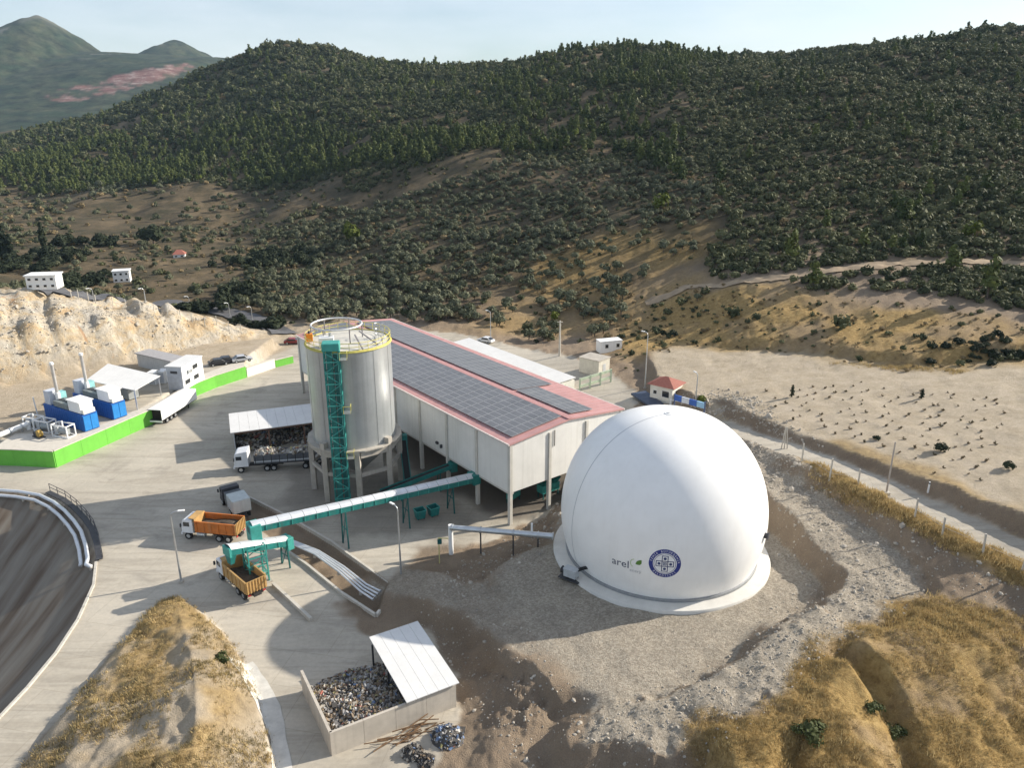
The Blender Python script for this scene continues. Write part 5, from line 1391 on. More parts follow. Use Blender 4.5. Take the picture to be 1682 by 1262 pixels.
def genset(label, org):
    t = thing('engine_container', label, 'engine container', org, crz, 'blue engine containers')
    y0 = sgn * 1.3
    c = MB().box((CLn / 2, y0, 1.55), (CLn, 2.6, 2.9)).obj('container', M_cblue, t, bevel=0.04)
    for k in range(18):
        for s in (-1, 1): MB().box((0.4 + k * (CLn - .8) / 17, y0 + s * 1.32, 1.55), (0.2, 0.05, 2.6)).obj('corrugation', M_cblue, c)
    for s in (-.62, .62): MB().box((-0.03, y0 + s, 1.5), (0.06, 1.15, 2.5)).obj('door', mat('sunlit_end_blue', (0.03, 0.22, 0.55), 0.4), c)  # end doors in a lighter blue: sunlight on this end painted into the colour
    MB().box((2.2, y0, 4.05), (3.3, 2.3, 1.9)).obj('intake_box', M_white, t, bevel=0.06)
    MB().box((2.2, y0, 5.06), (3.7, 2.6, 0.14)).obj('intake_lid', M_white, t)
    MB().box((0.25, y0, 3.45), (0.7, 2.0, 0.7)).obj('intake_step', M_cream, t)
    b = MB(); b.box((6.2, y0, 3.55), (4.2, 2.2, 0.9)); b.obj('radiator', mat('radiator_grey', (0.20, 0.23, 0.23), 0.5, 0.3, var=0.3, scale=3), t)
    for k in range(4): MB().tube((4.8 + k * 0.95, y0, 4.0), (4.8 + k * 0.95, y0, 4.14), 0.42, 14).obj('fan', M_dark, t)
    MB().box((10.0, y0 - sgn * .2, 4.2), (1.6, 1.8, 2.4)).obj('silencer_box', mat('pale_blue_grey', (0.55, 0.58, 0.63), 0.5), t, bevel=0.05)
    MB().box((9.0, y0 + sgn * 0.9, 4.1), (1.2, 1.0, 1.8)).obj('cooler', mat('pale_teal', (0.25, 0.52, 0.52), 0.5), t)
    MB().tube((8.5, y0, 3.0), (8.5, y0, 5.2), 0.42, 14, 0.4).obj('stack_foot', M_white, t)
    MB().tube((8.5, y0, 5.2), (8.5, y0, 10.2), 0.27, 14).obj('stack', mat('stack_steel', (0.60, 0.58, 0.55), 0.35, 0.6), t, smooth=True, angle=40)
    MB().tube((8.5, y0, 10.1), (8.5, y0, 10.5), 0.36, 14, 0.3).obj('stack_cap', M_white, t)
    return t
genset('nearer blue engine container with white intake box and exhaust stack', ca)
genset('farther blue engine container with white intake box and exhaust stack', P(187, 691, pl0))
# white canopy
cq = [AtY(140, 619, 133), AtY(221, 637, 127.5), AtY(265, 627, 135.5), AtY(180, 611.5, 143)]
cz_ = sum(p[2] for p in cq) / 4
cp0 = P(205, 660, pl0)
cano = thing('canopy', 'white canopy roof on posts behind the blue containers', 'canopy', (cq[1][0], cq[1][1], pl0))
qs = [Vector((p[0] - cq[1][0], p[1] - cq[1][1], 3.9)) for p in cq]
for k in range(6):
    a0, a1 = qs[0].lerp(qs[1], k / 6), qs[0].lerp(qs[1], (k + .99) / 6); d0, d1 = qs[3].lerp(qs[2], k / 6), qs[3].lerp(qs[2], (k + .99) / 6)
    MB().slab([a0, a1, d1, d0], 0.1).obj('roof_sheet', M_wroof, cano)
for q in qs: 
    qq = q.lerp(sum(qs, Vector()) / 4, 0.06); MB().box((qq.x, qq.y, 1.95), (0.18, 0.18, 3.9)).obj('post', M_galv, cano)
mc = sum(qs, Vector()) / 4
comp = thing('gas_cooler', 'grey cooling unit standing under the white canopy', 'cooling unit', (cq[1][0] + mc.x, cq[1][1] + mc.y, pl0), crz)
MB().box((0, 0, 1.2), (5.5, 2.2, 2.0)).obj('casing', mat('unit_grey', (0.32, 0.34, 0.34), 0.5, 0.2, var=0.15), comp, bevel=0.05)
for k in range(4): MB().tube((-2 + k * 1.33, 0, 2.2), (-2 + k * 1.33, 0, 2.4), 0.5, 14).obj('fan', M_dark, comp)
pfr = [Vector(P(x, y, 0)) for x, y in ((-10, 764), (27, 765), (93, 768), (250, 697), (314, 654), (354, 637), (404, 620.5))]
pbk = [p + Vector((0.0, 6.5, 0)) for p in pfr]; pbk[-1] = pfr[-1] + Vector((-1.5, 4, 0))
b = MB(); b.prism([(p.x, p.y) for p in pfr + pbk[::-1]], -0.3, 2.63); tag(b.obj('plant_platform', M_cop), kind='structure')
# site office
oa, ob_ = P(303, 642, pl0), P(336, 622, pl0)
orz = math.atan2(ob_[1] - oa[1], ob_[0] - oa[0]); OL = math.hypot(ob_[0] - oa[0], ob_[1] - oa[1])
off_ = thing('site_office', 'white two storey box office with grey end wall behind the green wall', 'office', oa, orz)
MB().box((OL / 2, 1.6, 2.3), (OL, 3.2, 4.6)).obj('wall', M_white, off_)
MB().box((-0.04, 1.6, 2.3), (0.06, 3.0, 4.5)).obj('end_cladding', mat('end_grey', (0.42, 0.44, 0.47), 0.6), off_)
MB().box((OL / 2, 1.6, 4.7), (OL + .3, 3.5, 0.2)).obj('roof', M_wroof, off_)
for x, z in ((OL * .62, 3.5), (OL * .62, 1.4), (OL * .2, 1.4)):
    f = MB().box((x, -0.03, z), (1.9, 0.05, 1.0)).obj('window', M_white, off_); MB().box((x, -0.06, z), (1.7, 0.03, 0.84)).obj('pane', M_glass, f)
MB().box((OL * .3, -0.35, 3.3), (0.8, 0.5, 0.55)).obj('air_unit', M_galv, off_)
MB().box((-0.09, 1.6, 3.6), (0.05, 1.4, 0.5)).obj('vent', M_dark, off_)
for i, (px, py, lb) in enumerate(((255, 630, 'left small white cabinet between canopy and site office'), (270, 628, 'right small white cabinet between canopy and site office'))):
    q = P(px, py, pl0); t = thing('switch_cabinet', lb, 'cabinet', q, orz)
    MB().box((0, 0, 1.2), (1.8, 1.5, 2.4)).obj('cabinet_body', M_white, t, bevel=0.04); MB().box((0, 0, 2.45), (2.0, 1.7, 0.12)).obj('lid', M_white, t)
    MB().box((-.92, 0, 1.2), (.05, 1.2, 2.0)).obj('door', mat('end_grey', (0.42, 0.44, 0.47)), t)
# long dark roofed store behind
q = P(262, 626, pl0); t = thing('store_shed', 'long low grey roofed store behind the white canopy', 'store', (q[0] - 3, q[1] + 8, hz(q[0] - 3, q[1] + 8)), crz + PI)
MB().box((0, 0, 1.4), (11, 3, 2.8)).obj('wall', M_sheet, t); MB().box((0, 0, 2.9), (11.6, 3.6, 0.2)).obj('roof', mat('store_roof', (0.35, 0.34, 0.34), 0.6), t)
# pipe skids in the left corner of the platform
def skid(label, px, py, rz, s):
    t = thing('gas_skid', label, 'gas skid', P(px, py, pl0), rz, 'gas skids at the corner of the plant')
    for x in (-1.6, 1.6):
        for y in (-.8, .8): MB().box((x * s, y * s, 1.0 * s), (0.16, 0.16, 2.0 * s)).obj('frame_post', M_white, t)
    for z_ in (0.1, 2.0):
        for y in (-.8, .8): MB().box((0, y * s, z_ * s), (3.2 * s + .16, 0.162, 0.16)).obj('frame_rail', M_white, t)
        for x in (-1.6, 1.6): MB().box((x * s, 0, z_ * s), (0.158, 1.6 * s - .16, 0.158)).obj('frame_rail', M_white, t)
    MB().tube((-1.1 * s, 0, .9 * s), (.6 * s, 0, .9 * s), .52 * s, 16).obj('vessel', mat('unit_grey', (0.32, 0.34, 0.34)), t, smooth=True, angle=40)
    MB().box((1.1 * s, 0, .9 * s), (.7 * s, .9 * s, 1.3 * s)).obj('control_box', M_sheet, t)
    MB().tube((0, 0, 1.3 * s), (0, 0, 2.6 * s), .14 * s, 10).obj('outlet', M_white, t)
    return t
skid('white framed gas skid by the end of the blue container', 106, 716, crz + 0.2, 1.0)
skid('white framed gas skid in the middle of the plant corner', 76, 708, crz + 0.2, 1.0)
skid('white framed gas skid by the fat white pipe', 58, 702, crz + 0.2, 0.95)
bt = thing('yellow_blower', 'small yellow blower in front of the white gas skids', 'blower', P(66, 719, pl0), crz)
MB().tube((0, -.3, .7), (0, .3, .7), .6, 16).obj('fan_case', mat('dull_yellow', (0.42, 0.27, 0.06), 0.5), bt); MB().box((.9, 0, .5), (.9, .6, .7)).obj('motor', M_dark, bt); MB().box((.3, 0, .1), (2.2, 1.0, .16)).obj('skid_base', M_dark, bt)
q0, q1 = AtY(-30, 727, 113), AtY(46, 696, 119)
t = thing('gas_main', 'fat white gas main leaving the plant corner to the left', 'pipe', (q1[0], q1[1], pl0))
dq = Vector((q0[0] - q1[0], q0[1] - q1[1], 0)); zz = q1[2] - pl0; z0_ = q0[2] - pl0
MB().tube((0, 0, zz), (dq.x, dq.y, z0_), 0.42, 16).obj('main', M_white, t, smooth=True, angle=40)
for f in (0.15, 0.4, 0.65, 0.9):
    p = Vector((dq.x * f, dq.y * f, zz + (z0_ - zz) * f)); gl = hz(q1[0] + p.x, q1[1] + p.y) - pl0
    e = dq.normalized() * .07; MB().tube(p - e, p + e, .54, 16).obj('flange', M_galv, t)
    MB().box((p.x, p.y, (gl + p.z) / 2 - .2), (.2, .2, max(.3, p.z - gl) + .3)).obj('support', M_galv, t)
MB().tube((0, 0, -.1), (0, 0, zz + .4), .36, 14).obj('riser', M_white, t)
for px, py in ((64, 690),):
    q = P(px, py, pl0); t = thing('vent_pole', 'thin white vent pole behind the gas skids', 'pole', q)
    MB().tube((0, 0, 0), (-.2, 0, 4.2), .1, 8).obj('pole', M_white, t); MB().box((0, 0, .1), (.5, .5, .2)).obj('base', M_conc, t)

# ================================================================ LAMPS AND POLES
def lamp_post(label, px, py, h, arm, rz, z=None, cat='lamp post'):
    q = P(px, py, z) if z is not None else Gs([(px, py)])[0]
    t = thing('lamp_post', label, cat, (q[0], q[1], q[2] - 0.05), rz, 'lamp posts around the works')
    MB().tube((0, 0, 0), (0, 0, h - .4), 0.13, 10, 0.075).obj('pole', M_galv, t, smooth=True, angle=40)
    MB().path([(0, 0, h - .5), (0.08, 0, h - .15), (0.35, 0, h + .05), (arm, 0, h + .15)], 0.06, 8).obj('arm', M_galv, t, smooth=True)
    MB().box((arm + .3, 0, h + .14), (0.75, 0.3, 0.13)).obj('lamp_head', M_white, t, bevel=0.03)
    MB().box((0, 0, .15), (.5, .5, .3)).obj('footing', M_conc, t)
lamp_post('tall grey lamp post in the yard left of the tipper trucks', 298, 957, 9.3, 0.9, 0.2, 0)
lamp_post('tall grey lamp post between conveyor and gas pipe', 659, 948, 9.4, 0.7, 2.4, 0)
lamp_post('lamp post beside the road behind the hall near the white car', 806, 562, 7.5, 0.8, 2.5)
lamp_post('lamp post on the dry ground left of the guard house', 1059, 640, 11.0, 0.8, 2.4)
lamp_post('dark lamp post between guard house and blue sign', 1142, 668, 6.0, 0.5, 2.0)
q = Gs([(919, 586)])[0]; t = thing('power_pole', 'thick concrete power pole beside the road behind the hall', 'pole', (q[0], q[1], q[2] - .1))
MB().tube((0, 0, 0), (0, 0, 8.2), .26, 10, .16).obj('pole', M_wconc, t); MB().box((0, 0, 7.9), (1.2, .12, .14)).obj('crossarm', M_wconc, t)
for i, (px, py, h) in enumerate(((155, 497, 3.2), (240, 500, 3.2), (312, 506, 3.2), (378, 522, 4), (415, 529, 4.2))):
    lamp_post(['first', 'second', 'third', 'fourth', 'fifth'][i] + ' lamp post from the left beside the asphalt road', px, py, h, .6, 4.0)

# ---- fences
def post_mesh(h, w): return MB().box((0, 0, h / 2), (w, w, h)).mesh('fence_post', M_wconc)
fp = post_mesh(2.6, 0.16)
fpts = [(1317, 758, 2.7), (1362, 790, 3.2), (1409, 797, 2.2), (1502, 852, 2.6), (1547, 882, 2.4), (1613, 914, 2.4), (1678, 939, 2.4)]
fen = thing('wire_fence', 'line of pale posts with wire along the grassy bank', 'fence', (0, 0, 0))
fg_ = Gs([(p[0], p[1]) for p in fpts]); fen.location = fg_[0]
for k, g in enumerate(fg_):
    o = put(fp, 'fence_post', fen, tuple(np.array(g) - fg_[0] - np.array((0, 0, .2)))); o.scale = (1, 1, fpts[k][2] / 2.5)
    o.rotation_euler = (random.uniform(-.05, .05), random.uniform(-.05, .05), 0)
for k in range(len(fg_) - 1):
    for f in (0.45, 0.9): MB().beam(Vector(fg_[k] - fg_[0]) + Vector((0, 0, 2.3 * f)), Vector(fg_[k + 1] - fg_[0]) + Vector((0, 0, 2.3 * f)), 0.018).obj('wire', M_galv, fen)
st = thing('stake_group', 'three leaning white stakes on the bank above the dome', 'stakes', Gs([(1288, 738)])[0])
for dx, tx in ((-.45, .1), (0, -.02), (.45, -.12)): MB().beam((dx, 0, -.2), (dx + tx * 3, 0, 3.4), .12).obj('stake', M_wconc, st)
g = Gs([(1455, 815)])[0]; t = thing('power_pole', 'single tall grey pole beside the access road', 'pole', g)
MB().tube((0, 0, -.2), (0, 0, 7.2), .13, 8, .09).obj('pole', mat('pole_grey', (0.36, 0.33, 0.30), 0.8), t); MB().box((0, 0, .1), (.7, .7, .6)).obj('footing', M_wconc, t)
g = Gs([(1523, 814)])[0]; t = thing('marker_post', 'short white marker post below the dark bank', 'post', g); MB().box((0, 0, .7), (.16, .16, 1.5)).obj('post', M_white, t); MB().box((0, 0, 1.3), (.17, .17, .2)).obj('band', M_dark, t)
fen2 = thing('wire_fence', 'thin post fence along the top of the rock cut', 'fence', (0, 0, 0))
ft = [(118, 492), (130, 494), (146, 497), (158, 500), (186, 503), (207, 506), (231, 510), (254, 516), (276, 520), (297, 525), (316, 530), (337, 536), (357, 541), (377, 546), (397, 552)]
f2 = Gs(ft); fen2.location = f2[0]
fp2 = post_mesh(2.3, 0.12)
for g in f2: put(fp2, 'fence_post', fen2, tuple(np.array(g) - f2[0] - np.array((0, 0, .2))))
for k in range(len(f2) - 1):
    for z_ in (1.0, 2.0): MB().beam(Vector(f2[k] - f2[0]) + Vector((0, 0, z_)), Vector(f2[k + 1] - f2[0]) + Vector((0, 0, z_)), .02).obj('wire', M_galv, fen2)

# ---- walkway and pipes round the lined basin
rim = W([(-60, 803), (0, 803), (40, 806), (75, 812), (100, 824), (118, 838), (134, 855), (146, 872), (154, 895), (158, 918), (157, 923)], 0)
def offset(ps, d):
    out = []
    for i, p in enumerate(ps):
        a, c = ps[max(i - 1, 0)], ps[min(i + 1, len(ps) - 1)]; t_ = c - a; n_ = np.array((-t_[1], t_[0], 0)); n_ /= np.linalg.norm(n_); out.append(p + n_ * d)
    return out
def dens(ps, n):
    out = []
    for i in range(len(ps) - 1):
        for k in range(n): out.append(Vector(ps[i]).lerp(Vector(ps[i + 1]), k / n))
    return out + [Vector(ps[-1])]
for k, (d, lb) in enumerate(((-0.9, 'outer white pipe curving round the rim of the basin'), (-1.7, 'inner white pipe curving round the rim of the basin'))):
    ps = offset(rim, d); o0 = Vector(rim[0])
    t = thing('basin_pipe', lb, 'pipe', o0, 0, 'white pipes round the basin')
    pts = [p - o0 + Vector((0, 0, .28 if k == 0 else -.15)) for p in dens(ps, 5)]
    e = pts[-1]
    if k == 0: pts += [e + Vector((0.3, -.8, 0)), e + Vector((1.1, -1.2, 0))]
    MB().path(pts, 0.24, 10).obj('pipe', M_pw, t, smooth=True)
    for i in range(4, len(pts), 8): MB().box((pts[i].x, pts[i].y, pts[i].z - .4), (.3, .3, .5)).obj('sleeper', M_conc, t)
wk = thing('walkway', 'curved dark steel walkway with railing along the basin rim', 'walkway', rim[3])
arc = [Vector(p) for p in dens(rim[3:], 4)]; o0 = Vector(rim[3])
ins_ = [Vector(p) for p in dens(offset(rim, 0.75)[3:], 4)]
for i in range(0, len(arc) - 1):
    MB().slab([arc[i] - o0 + Vector((0, 0, .25)), arc[i + 1] - o0 + Vector((0, 0, .25)), ins_[i + 1] - o0 + Vector((0, 0, .25)), ins_[i] - o0 + Vector((0, 0, .25))], .08).obj('deck_plate', M_dark, wk)
    if i % 2 == 0:
        MB().tube(ins_[i] - o0 + Vector((0, 0, 0)), ins_[i] - o0 + Vector((0, 0, 1.35)), .05, 6).obj('rail_post', M_dark, wk)
for z_ in (.8, 1.35): MB().path([p - o0 + Vector((0, 0, z_)) for p in ins_], .045, 6).obj('handrail', M_dark, wk)
ln = [Vector(p) for p in dens(W([(158, 925), (154, 962), (128, 1020), (92, 1075), (45, 1132), (0, 1180), (-60, 1235)], 0), 3)]
t = thing('basin_kerb', 'narrow pale kerb along the near rim of the lined basin', 'kerb', ln[0])
for i in range(len(ln) - 1): MB().beam(ln[i] - ln[0] + Vector((0, 0, -.05)), ln[i].lerp(ln[i + 1], .985) - ln[0] + Vector((0, 0, -.05)), .28, .5).obj('kerb_length', M_wconc, t)

# ================================================================ GATE AND ROADSIDE BUILDINGS BEYOND THE DOME
ga = Gs([(1103, 666)])[0]
grz = math.atan2(0.80, 0.60)
gh_ = thing('guard_house', 'small white guard house with red hipped roof beyond the dome', 'guard house', ga, R(52))
GA, GB, GH = 4.0, 4.4, 3.0
MB().box((GA / 2, GB / 2, GH / 2 - .2), (GA, GB, GH + .4)).obj('wall', M_cream, gh_)
b = MB(); o_ = .55
b.add([(-o_, -o_, GH), (GA + o_, -o_, GH), (GA + o_, GB + o_, GH), (-o_, GB + o_, GH), (GA / 2, GB / 2 - .3, GH + 1.25), (GA / 2, GB / 2 + .3, GH + 1.25)], [(0, 1, 4), (1, 2, 5, 4), (2, 3, 5), (3, 0, 4, 5), (3, 2, 1, 0)])
b.obj('roof', mat('red_tile', (0.31, 0.115, 0.085), 0.8, var=0.2, scale=4, bump=.3), gh_)
for c, d in (((-0.03, 1.3, 1.6), (.05, 1.5, 1.3)), ((-0.03, 3.4, 1.6), (.05, .8, .8)), ((2.0, -.03, 1.6), (1.8, .05, 1.3))):
    f = MB().box(c, d).obj('window', M_white, gh_); s = [x - .16 if x > .1 else x + .02 for x in d]; MB().box(c, s).obj('pane', M_glass, f)
wbp = [Gs([p])[0] for p in ((1036, 655), (1060, 650), (1090, 668), (1068, 672))]
t = thing('weighbridge', 'dark blue grey steel weighbridge on the road before the guard house', 'weighbridge', wbp[0])
qs = [Vector(p - wbp[0]) for p in wbp]; zt = max(q.z for q in qs) + .45
top = [Vector((q.x, q.y, zt)) for q in qs]
for k in range(4):
    a0, a1 = top[1].lerp(top[2], k / 4), top[1].lerp(top[2], (k + .98) / 4); d0, d1 = top[0].lerp(top[3], k / 4), top[0].lerp(top[3], (k + .98) / 4)
    MB().slab([d0, d1, a1, a0], .35).obj('deck_plate', mat('blue_grey_steel', (0.055, 0.075, 0.12), 0.5, 0.2, var=.15), t)
s0, s1 = AtY(1108, 657, 122), AtY(1160, 640, 118)
sg = thing('entrance_sign', 'blue and white overhead entrance sign on posts by the guard house', 'sign', (s0[0], s0[1], hz(s0[0], s0[1])))
a = Vector((0, 0, s0[2] - sg.location.z)); c = Vector((s1[0] - s0[0], s1[1] - s0[1], s1[2] - sg.location.z)); c.z = a.z = max(a.z, 3.4)
M_sb = mat('sign_blue', (0.04, 0.12, 0.42), 0.4)
for k, m in ((0, M_sb), (1, mat('sign_pale', (0.62, 0.66, 0.72), 0.4)), (2, M_sb), (3, mat('sign_sky', (0.30, 0.52, 0.72), 0.4))):
    MB().beam(a.lerp(c, k / 4), a.lerp(c, (k + .98) / 4), .25, 1.0).obj('sign_panel', m, sg)
for p in (a, c):
    gl = hz(s0[0] + p.x, s0[1] + p.y) - sg.location.z
    MB().tube((p.x, p.y, gl - .2), (p.x, p.y, p.z + .7), .14, 8).obj('post', mat('sign_post', (0.10, 0.13, 0.22), 0.5), sg)
bar = Gs([(1101, 668)])[0]; t = thing('road_barrier', 'white barrier post beside the guard house door', 'barrier', bar)
MB().box((0, 0, .6), (.3, .3, 1.2)).obj('barrier_post', M_white, t); MB().beam((0, 0, 1.05), (1.4, -2.6, 1.6), .1).obj('arm', M_white, t)
# white annex and pale green frame on the far side of the hall
an = thing('annex', 'long low white roofed annex beyond the far side of the hall', 'annex', hp(33.0, 31.5, 0.6), hall_rz)
AW, AL_ = 7.6, 36
MB().box((AW / 2, AL_ / 2, 1.5), (AW, AL_, 3.0)).obj('wall', M_cream, an)
for k in range(12):
    y0 = AL_ * k / 12
    MB().slab([(-.3, y0 + .02, 3.1), (AW + .3, y0 + .02, 3.5), (AW + .3, y0 + AL_ / 12 - .02, 3.5), (-.3, y0 + AL_ / 12 - .02, 3.1)], .15).obj('roof_sheet', M_wroof, an)
MB().box((AW / 2, -.03, 1.3), (3.2, .05, 2.6)).obj('door', mat('pale_green', (0.50, 0.58, 0.42), 0.6), an)
fr_ = Gs([(952, 644)])[0]; f2_ = Gs([(1003, 628)])[0]
t = thing('gate_frame', 'pale green steel gate frame beside the annex end', 'gate', fr_)
M_pg = mat('pale_green', (0.50, 0.58, 0.42), 0.6); dv = Vector(f2_ - fr_)
for f in (0, .33, .66, 1): MB().box(tuple(dv * f + Vector((0, 0, 1.2))), (.3, .3, 3.0)).obj('post', M_pg, t)
for z_ in (1.0, 2.4): MB().beam(Vector((0, 0, z_)), dv + Vector((0, 0, z_)), .2, .5).obj('rail', M_pg, t)
q = Gs([(983, 618)])[0]; t = thing('concrete_block_house', 'square bare concrete block house by the annex road', 'block house', q, R(50))
MB().box((2.0, 2.4, 1.35), (4.0, 4.8, 3.1)).obj('wall', mat('block_conc', (0.56, 0.53, 0.45), 0.85, var=.1, streak=.2), t); MB().box((2.0, 2.4, 3.0), (4.3, 5.1, .2)).obj('roof', M_conc, t); MB().box((2.0, -.03, 1.0), (1.0, .06, 2.0)).obj('door', M_sheet, t)
q = Gs([(986, 583)])[0]; t = thing('site_cabin', 'white site cabin with two small windows on the dry slope', 'cabin', q, R(18))
MB().box((2.6, 1.2, 1.35), (5.2, 2.4, 2.6)).obj('wall', M_white, t); MB().box((2.6, 1.2, 2.7), (5.4, 2.6, .12)).obj('roof', M_white, t)
for x in (1.5, 4.2):
    f = MB().box((x, -.03, 1.6), (.8, .06, .9)).obj('window', M_galv, t); MB().box((x, -.06, 1.6), (.66, .04, .74)).obj('pane', M_glass, f)
for x in (.4, 4.8): MB().box((x, 1.2, -.2), (.3, 2.0, .6)).obj('footing', M_conc, t)
# houses in the valley on the left
def house(label, px, py, Yv, L_, Dp, Hh, rz, cols, rows, roof=None):
    q = Gs([(px, py)])[0]; t = thing('house', label, 'house', (q[0], q[1], q[2] - .3), rz, 'houses in the valley')
    MB().box((L_ / 2, Dp / 2, Hh / 2), (L_, Dp, Hh)).obj('wall', M_white, t)
    if roof is None: MB().box((L_ / 2, Dp / 2, Hh + .12), (L_ + .5, Dp + .5, .24)).obj('roof', M_white, t)
    else:
        b = MB(); b.add([(-.4, -.4, Hh), (L_ + .4, -.4, Hh), (L_ + .4, Dp + .4, Hh), (-.4, Dp + .4, Hh), (L_ * .3, Dp / 2, Hh + 1.6), (L_ * .7, Dp / 2, Hh + 1.6)], [(0, 1, 5, 4), (1, 2, 5), (2, 3, 4, 5), (3, 0, 4), (3, 2, 1, 0)]); b.obj('roof', roof, t)
    for r in range(rows):
        for c in range(cols):
            f = MB().box((L_ * (c + .5) / cols, -.04, Hh * (r + .55) / rows), (L_ / cols * .5, .08, Hh / rows * .42)).obj('window', M_white, t); MB().box((L_ * (c + .5) / cols, -.09, Hh * (r + .55) / rows), (L_ / cols * .4, .04, Hh / rows * .32)).obj('pane', M_glass, f)
    for r in range(rows):
        f = MB().box((-.04, Dp * .5, Hh * (r + .5) / rows), (.08, Dp * .5, Hh / rows * .5)).obj('window', M_white, t); MB().box((-.09, Dp * .5, Hh * (r + .5) / rows), (.04, Dp * .44, Hh / rows * .42)).obj('pane', M_glass, f)
house('white two storey flat roofed house among trees in the valley', 187, 465, 272, 5.0, 4.0, 3.9, R(18), 3, 2)
house('long white house behind the left rock cut', 45, 476, 250, 6.0, 3.6, 2.9, R(8), 4, 2)
house('small red roofed house half hidden in the olive grove', 285, 424, 330, 4.2, 3.6, 1.6, R(15), 2, 1, mat('red_tile', (0.31, 0.115, 0.085)))

# ---- roads laid on the land
def ribbon(name, pts, w, m, lift, steps=14, noise=0.0):
    ps = dens([np.array(p) for p in pts], steps); vs = []; fs = []
    c = np.array([[p.x, p.y] for p in ps])
    for _ in range(3): c[1:-1] = (c[:-2] + 2 * c[1:-1] + c[2:]) / 4
    t_ = np.gradient(c, axis=0); n_ = np.stack([-t_[:, 1], t_[:, 0]], 1); n_ /= np.linalg.norm(n_, axis=1)[:, None]
    K = 6
    jit = noise * fbm(c[:, 0], c[:, 1], 6, 3, 99)
    for k in range(K + 1):
        q = c + n_ * ((k / K - .5) * (w + 2 * jit))[:, None]; z_ = height(q[:, 0], q[:, 1]) + lift
        vs.append(np.column_stack([q, z_]))
    vs = np.stack(vs, 1); N = len(c)
    for i in range(N - 1):
        for k in range(K):
            a = i * (K + 1) + k; fs.append((a, a + 1, a + K + 2, a + K + 1))
    b = MB(); b.add(vs.reshape(-1, 3), fs); o = b.obj(name, m, None, smooth=True); tag(o, kind='structure'); return o
M_asph = mat('asphalt', (0.10, 0.10, 0.105), 0.85, var=0.2, scale=0.3)
ribbon('asphalt_road', Gs([(60, 474), (130, 486), (200, 492), (270, 497), (330, 506), (400, 522), (440, 538), (470, 552)]), 7.0, M_asph, .35)
M_track = mat('track_earth', (0.33, 0.25, 0.165), 0.95, var=.2, scale=.5, bump=.3, bscale=4)
ribbon('hill_track', Gs(hillroad_ln), 2.6, M_track, .25, noise=1.6)
M_drain = mat('drain_conc', (0.56, 0.54, 0.49), 0.85, var=.15, scale=.8, bump=.1)
ribbon('drain_strip', W([(397, 1096), (420, 1125), (440, 1160), (455, 1200), (464, 1262), (470, 1330)], 0), 2.0, M_drain, .05, noise=.6)
# ================================================================ VEGETATION
ICO = bmesh.new(); bmesh.ops.create_icosphere(ICO, subdivisions=2, radius=1.0)
ICO_V = np.array([v.co[:] for v in ICO.verts]); ICO_F = [tuple(v.index for v in f.verts) for f in ICO.faces]; ICO.free()
IC1 = bmesh.new(); bmesh.ops.create_icosphere(IC1, subdivisions=1, radius=1.0)
IC1_V = np.array([v.co[:] for v in IC1.verts]); IC1_F = [tuple(v.index for v in f.verts) for f in IC1.faces]; IC1.free()
def crown_mesh(name, seed, blobs, nleaf, leaf, m, fine_=False, squash=0.8):
    """dark inner masses wrapped in many small leaf clumps; blobs = (x, y, z, rx, rz)"""
    rg = np.random.default_rng(seed); b = MB()
    V0, F0 = (ICO_V, ICO_F) if fine_ else (IC1_V, IC1_F)
    for (x, y, z, rx, rz) in blobs:
        d = 0.78 + 0.22 * rg.standard_normal(len(V0)).clip(-1.3, 1.0)
        b.add(V0 * d[:, None] * np.array((rx, rx, rz)) * 0.86 + np.array((x, y, z)), F0)
        n = max(6, int(nleaf * rx * rx / sum(q[3] ** 2 for q in blobs)))
        for _ in range(n):
            u = rg.standard_normal(3); u /= np.linalg.norm(u); u[2] = abs(u[2]) * 1.0 if rg.random() < .75 else u[2]
            c = u * np.array((rx, rx, rz)) * rg.uniform(.78, 1.08) + np.array((x, y, z))
            s = leaf * rg.uniform(.6, 1.3)
            t1 = np.cross(u, rg.standard_normal(3)); t1 /= np.linalg.norm(t1) + 1e-9
            t2 = np.cross(u, t1) + u * rg.uniform(-.8, .8)
            q = [c + t1 * s * .5 * a + t2 * s * .5 * e + u * s * .12 * rg.standard_normal() for a, e in ((-1, -.6), (.3, -1), (1, .5), (-.2, 1))]
            b.add(q, [(0, 1, 2, 3)])
    me = b_mesh_fast(b, name, m); return me
def b_mesh_fast(b, name, m):
    me = bpy.data.meshes.new(name); me.from_pydata(b.v, [], b.f)
    for q in (m if isinstance(m, list) else [m]): me.materials.append(q)
    me.polygons.foreach_set('material_index', b.m); me.update(); return me
def trunk_mesh(name, h, r, seed, m, forks=3):
    rg = random.Random(seed); b = MB()
    k = Vector((rg.uniform(-.1, .1), rg.uniform(-.1, .1), h * .5))
    b.tube((0, 0, -.25), k, r, 7, r * .75); 
    for i in range(forks):
        a = 2 * PI * i / forks + rg.uniform(-.4, .4)
        b.tube(k, k + Vector((math.cos(a) * h * .3, math.sin(a) * h * .3, h * .55)), r * .6, 6, r * .25)
    return b_mesh_fast(b, name, m)
L_maq = leafmat('maquis_leaf', (0.032, 0.043, 0.018), (0.125, 0.130, 0.062))
L_oli = leafmat('olive_leaf', (0.078, 0.088, 0.050), (0.155, 0.162, 0.100))
L_pin = leafmat('pine_leaf', (0.036, 0.055, 0.018), (0.105, 0.125, 0.036))
L_yel = leafmat('bright_leaf', (0.085, 0.105, 0.016), (0.125, 0.150, 0.025))
L_drk = leafmat('dark_leaf', (0.012, 0.020, 0.010), (0.035, 0.045, 0.022))
L_dry = leafmat('dry_leaf', (0.16, 0.12, 0.06), (0.25, 0.19, 0.10))
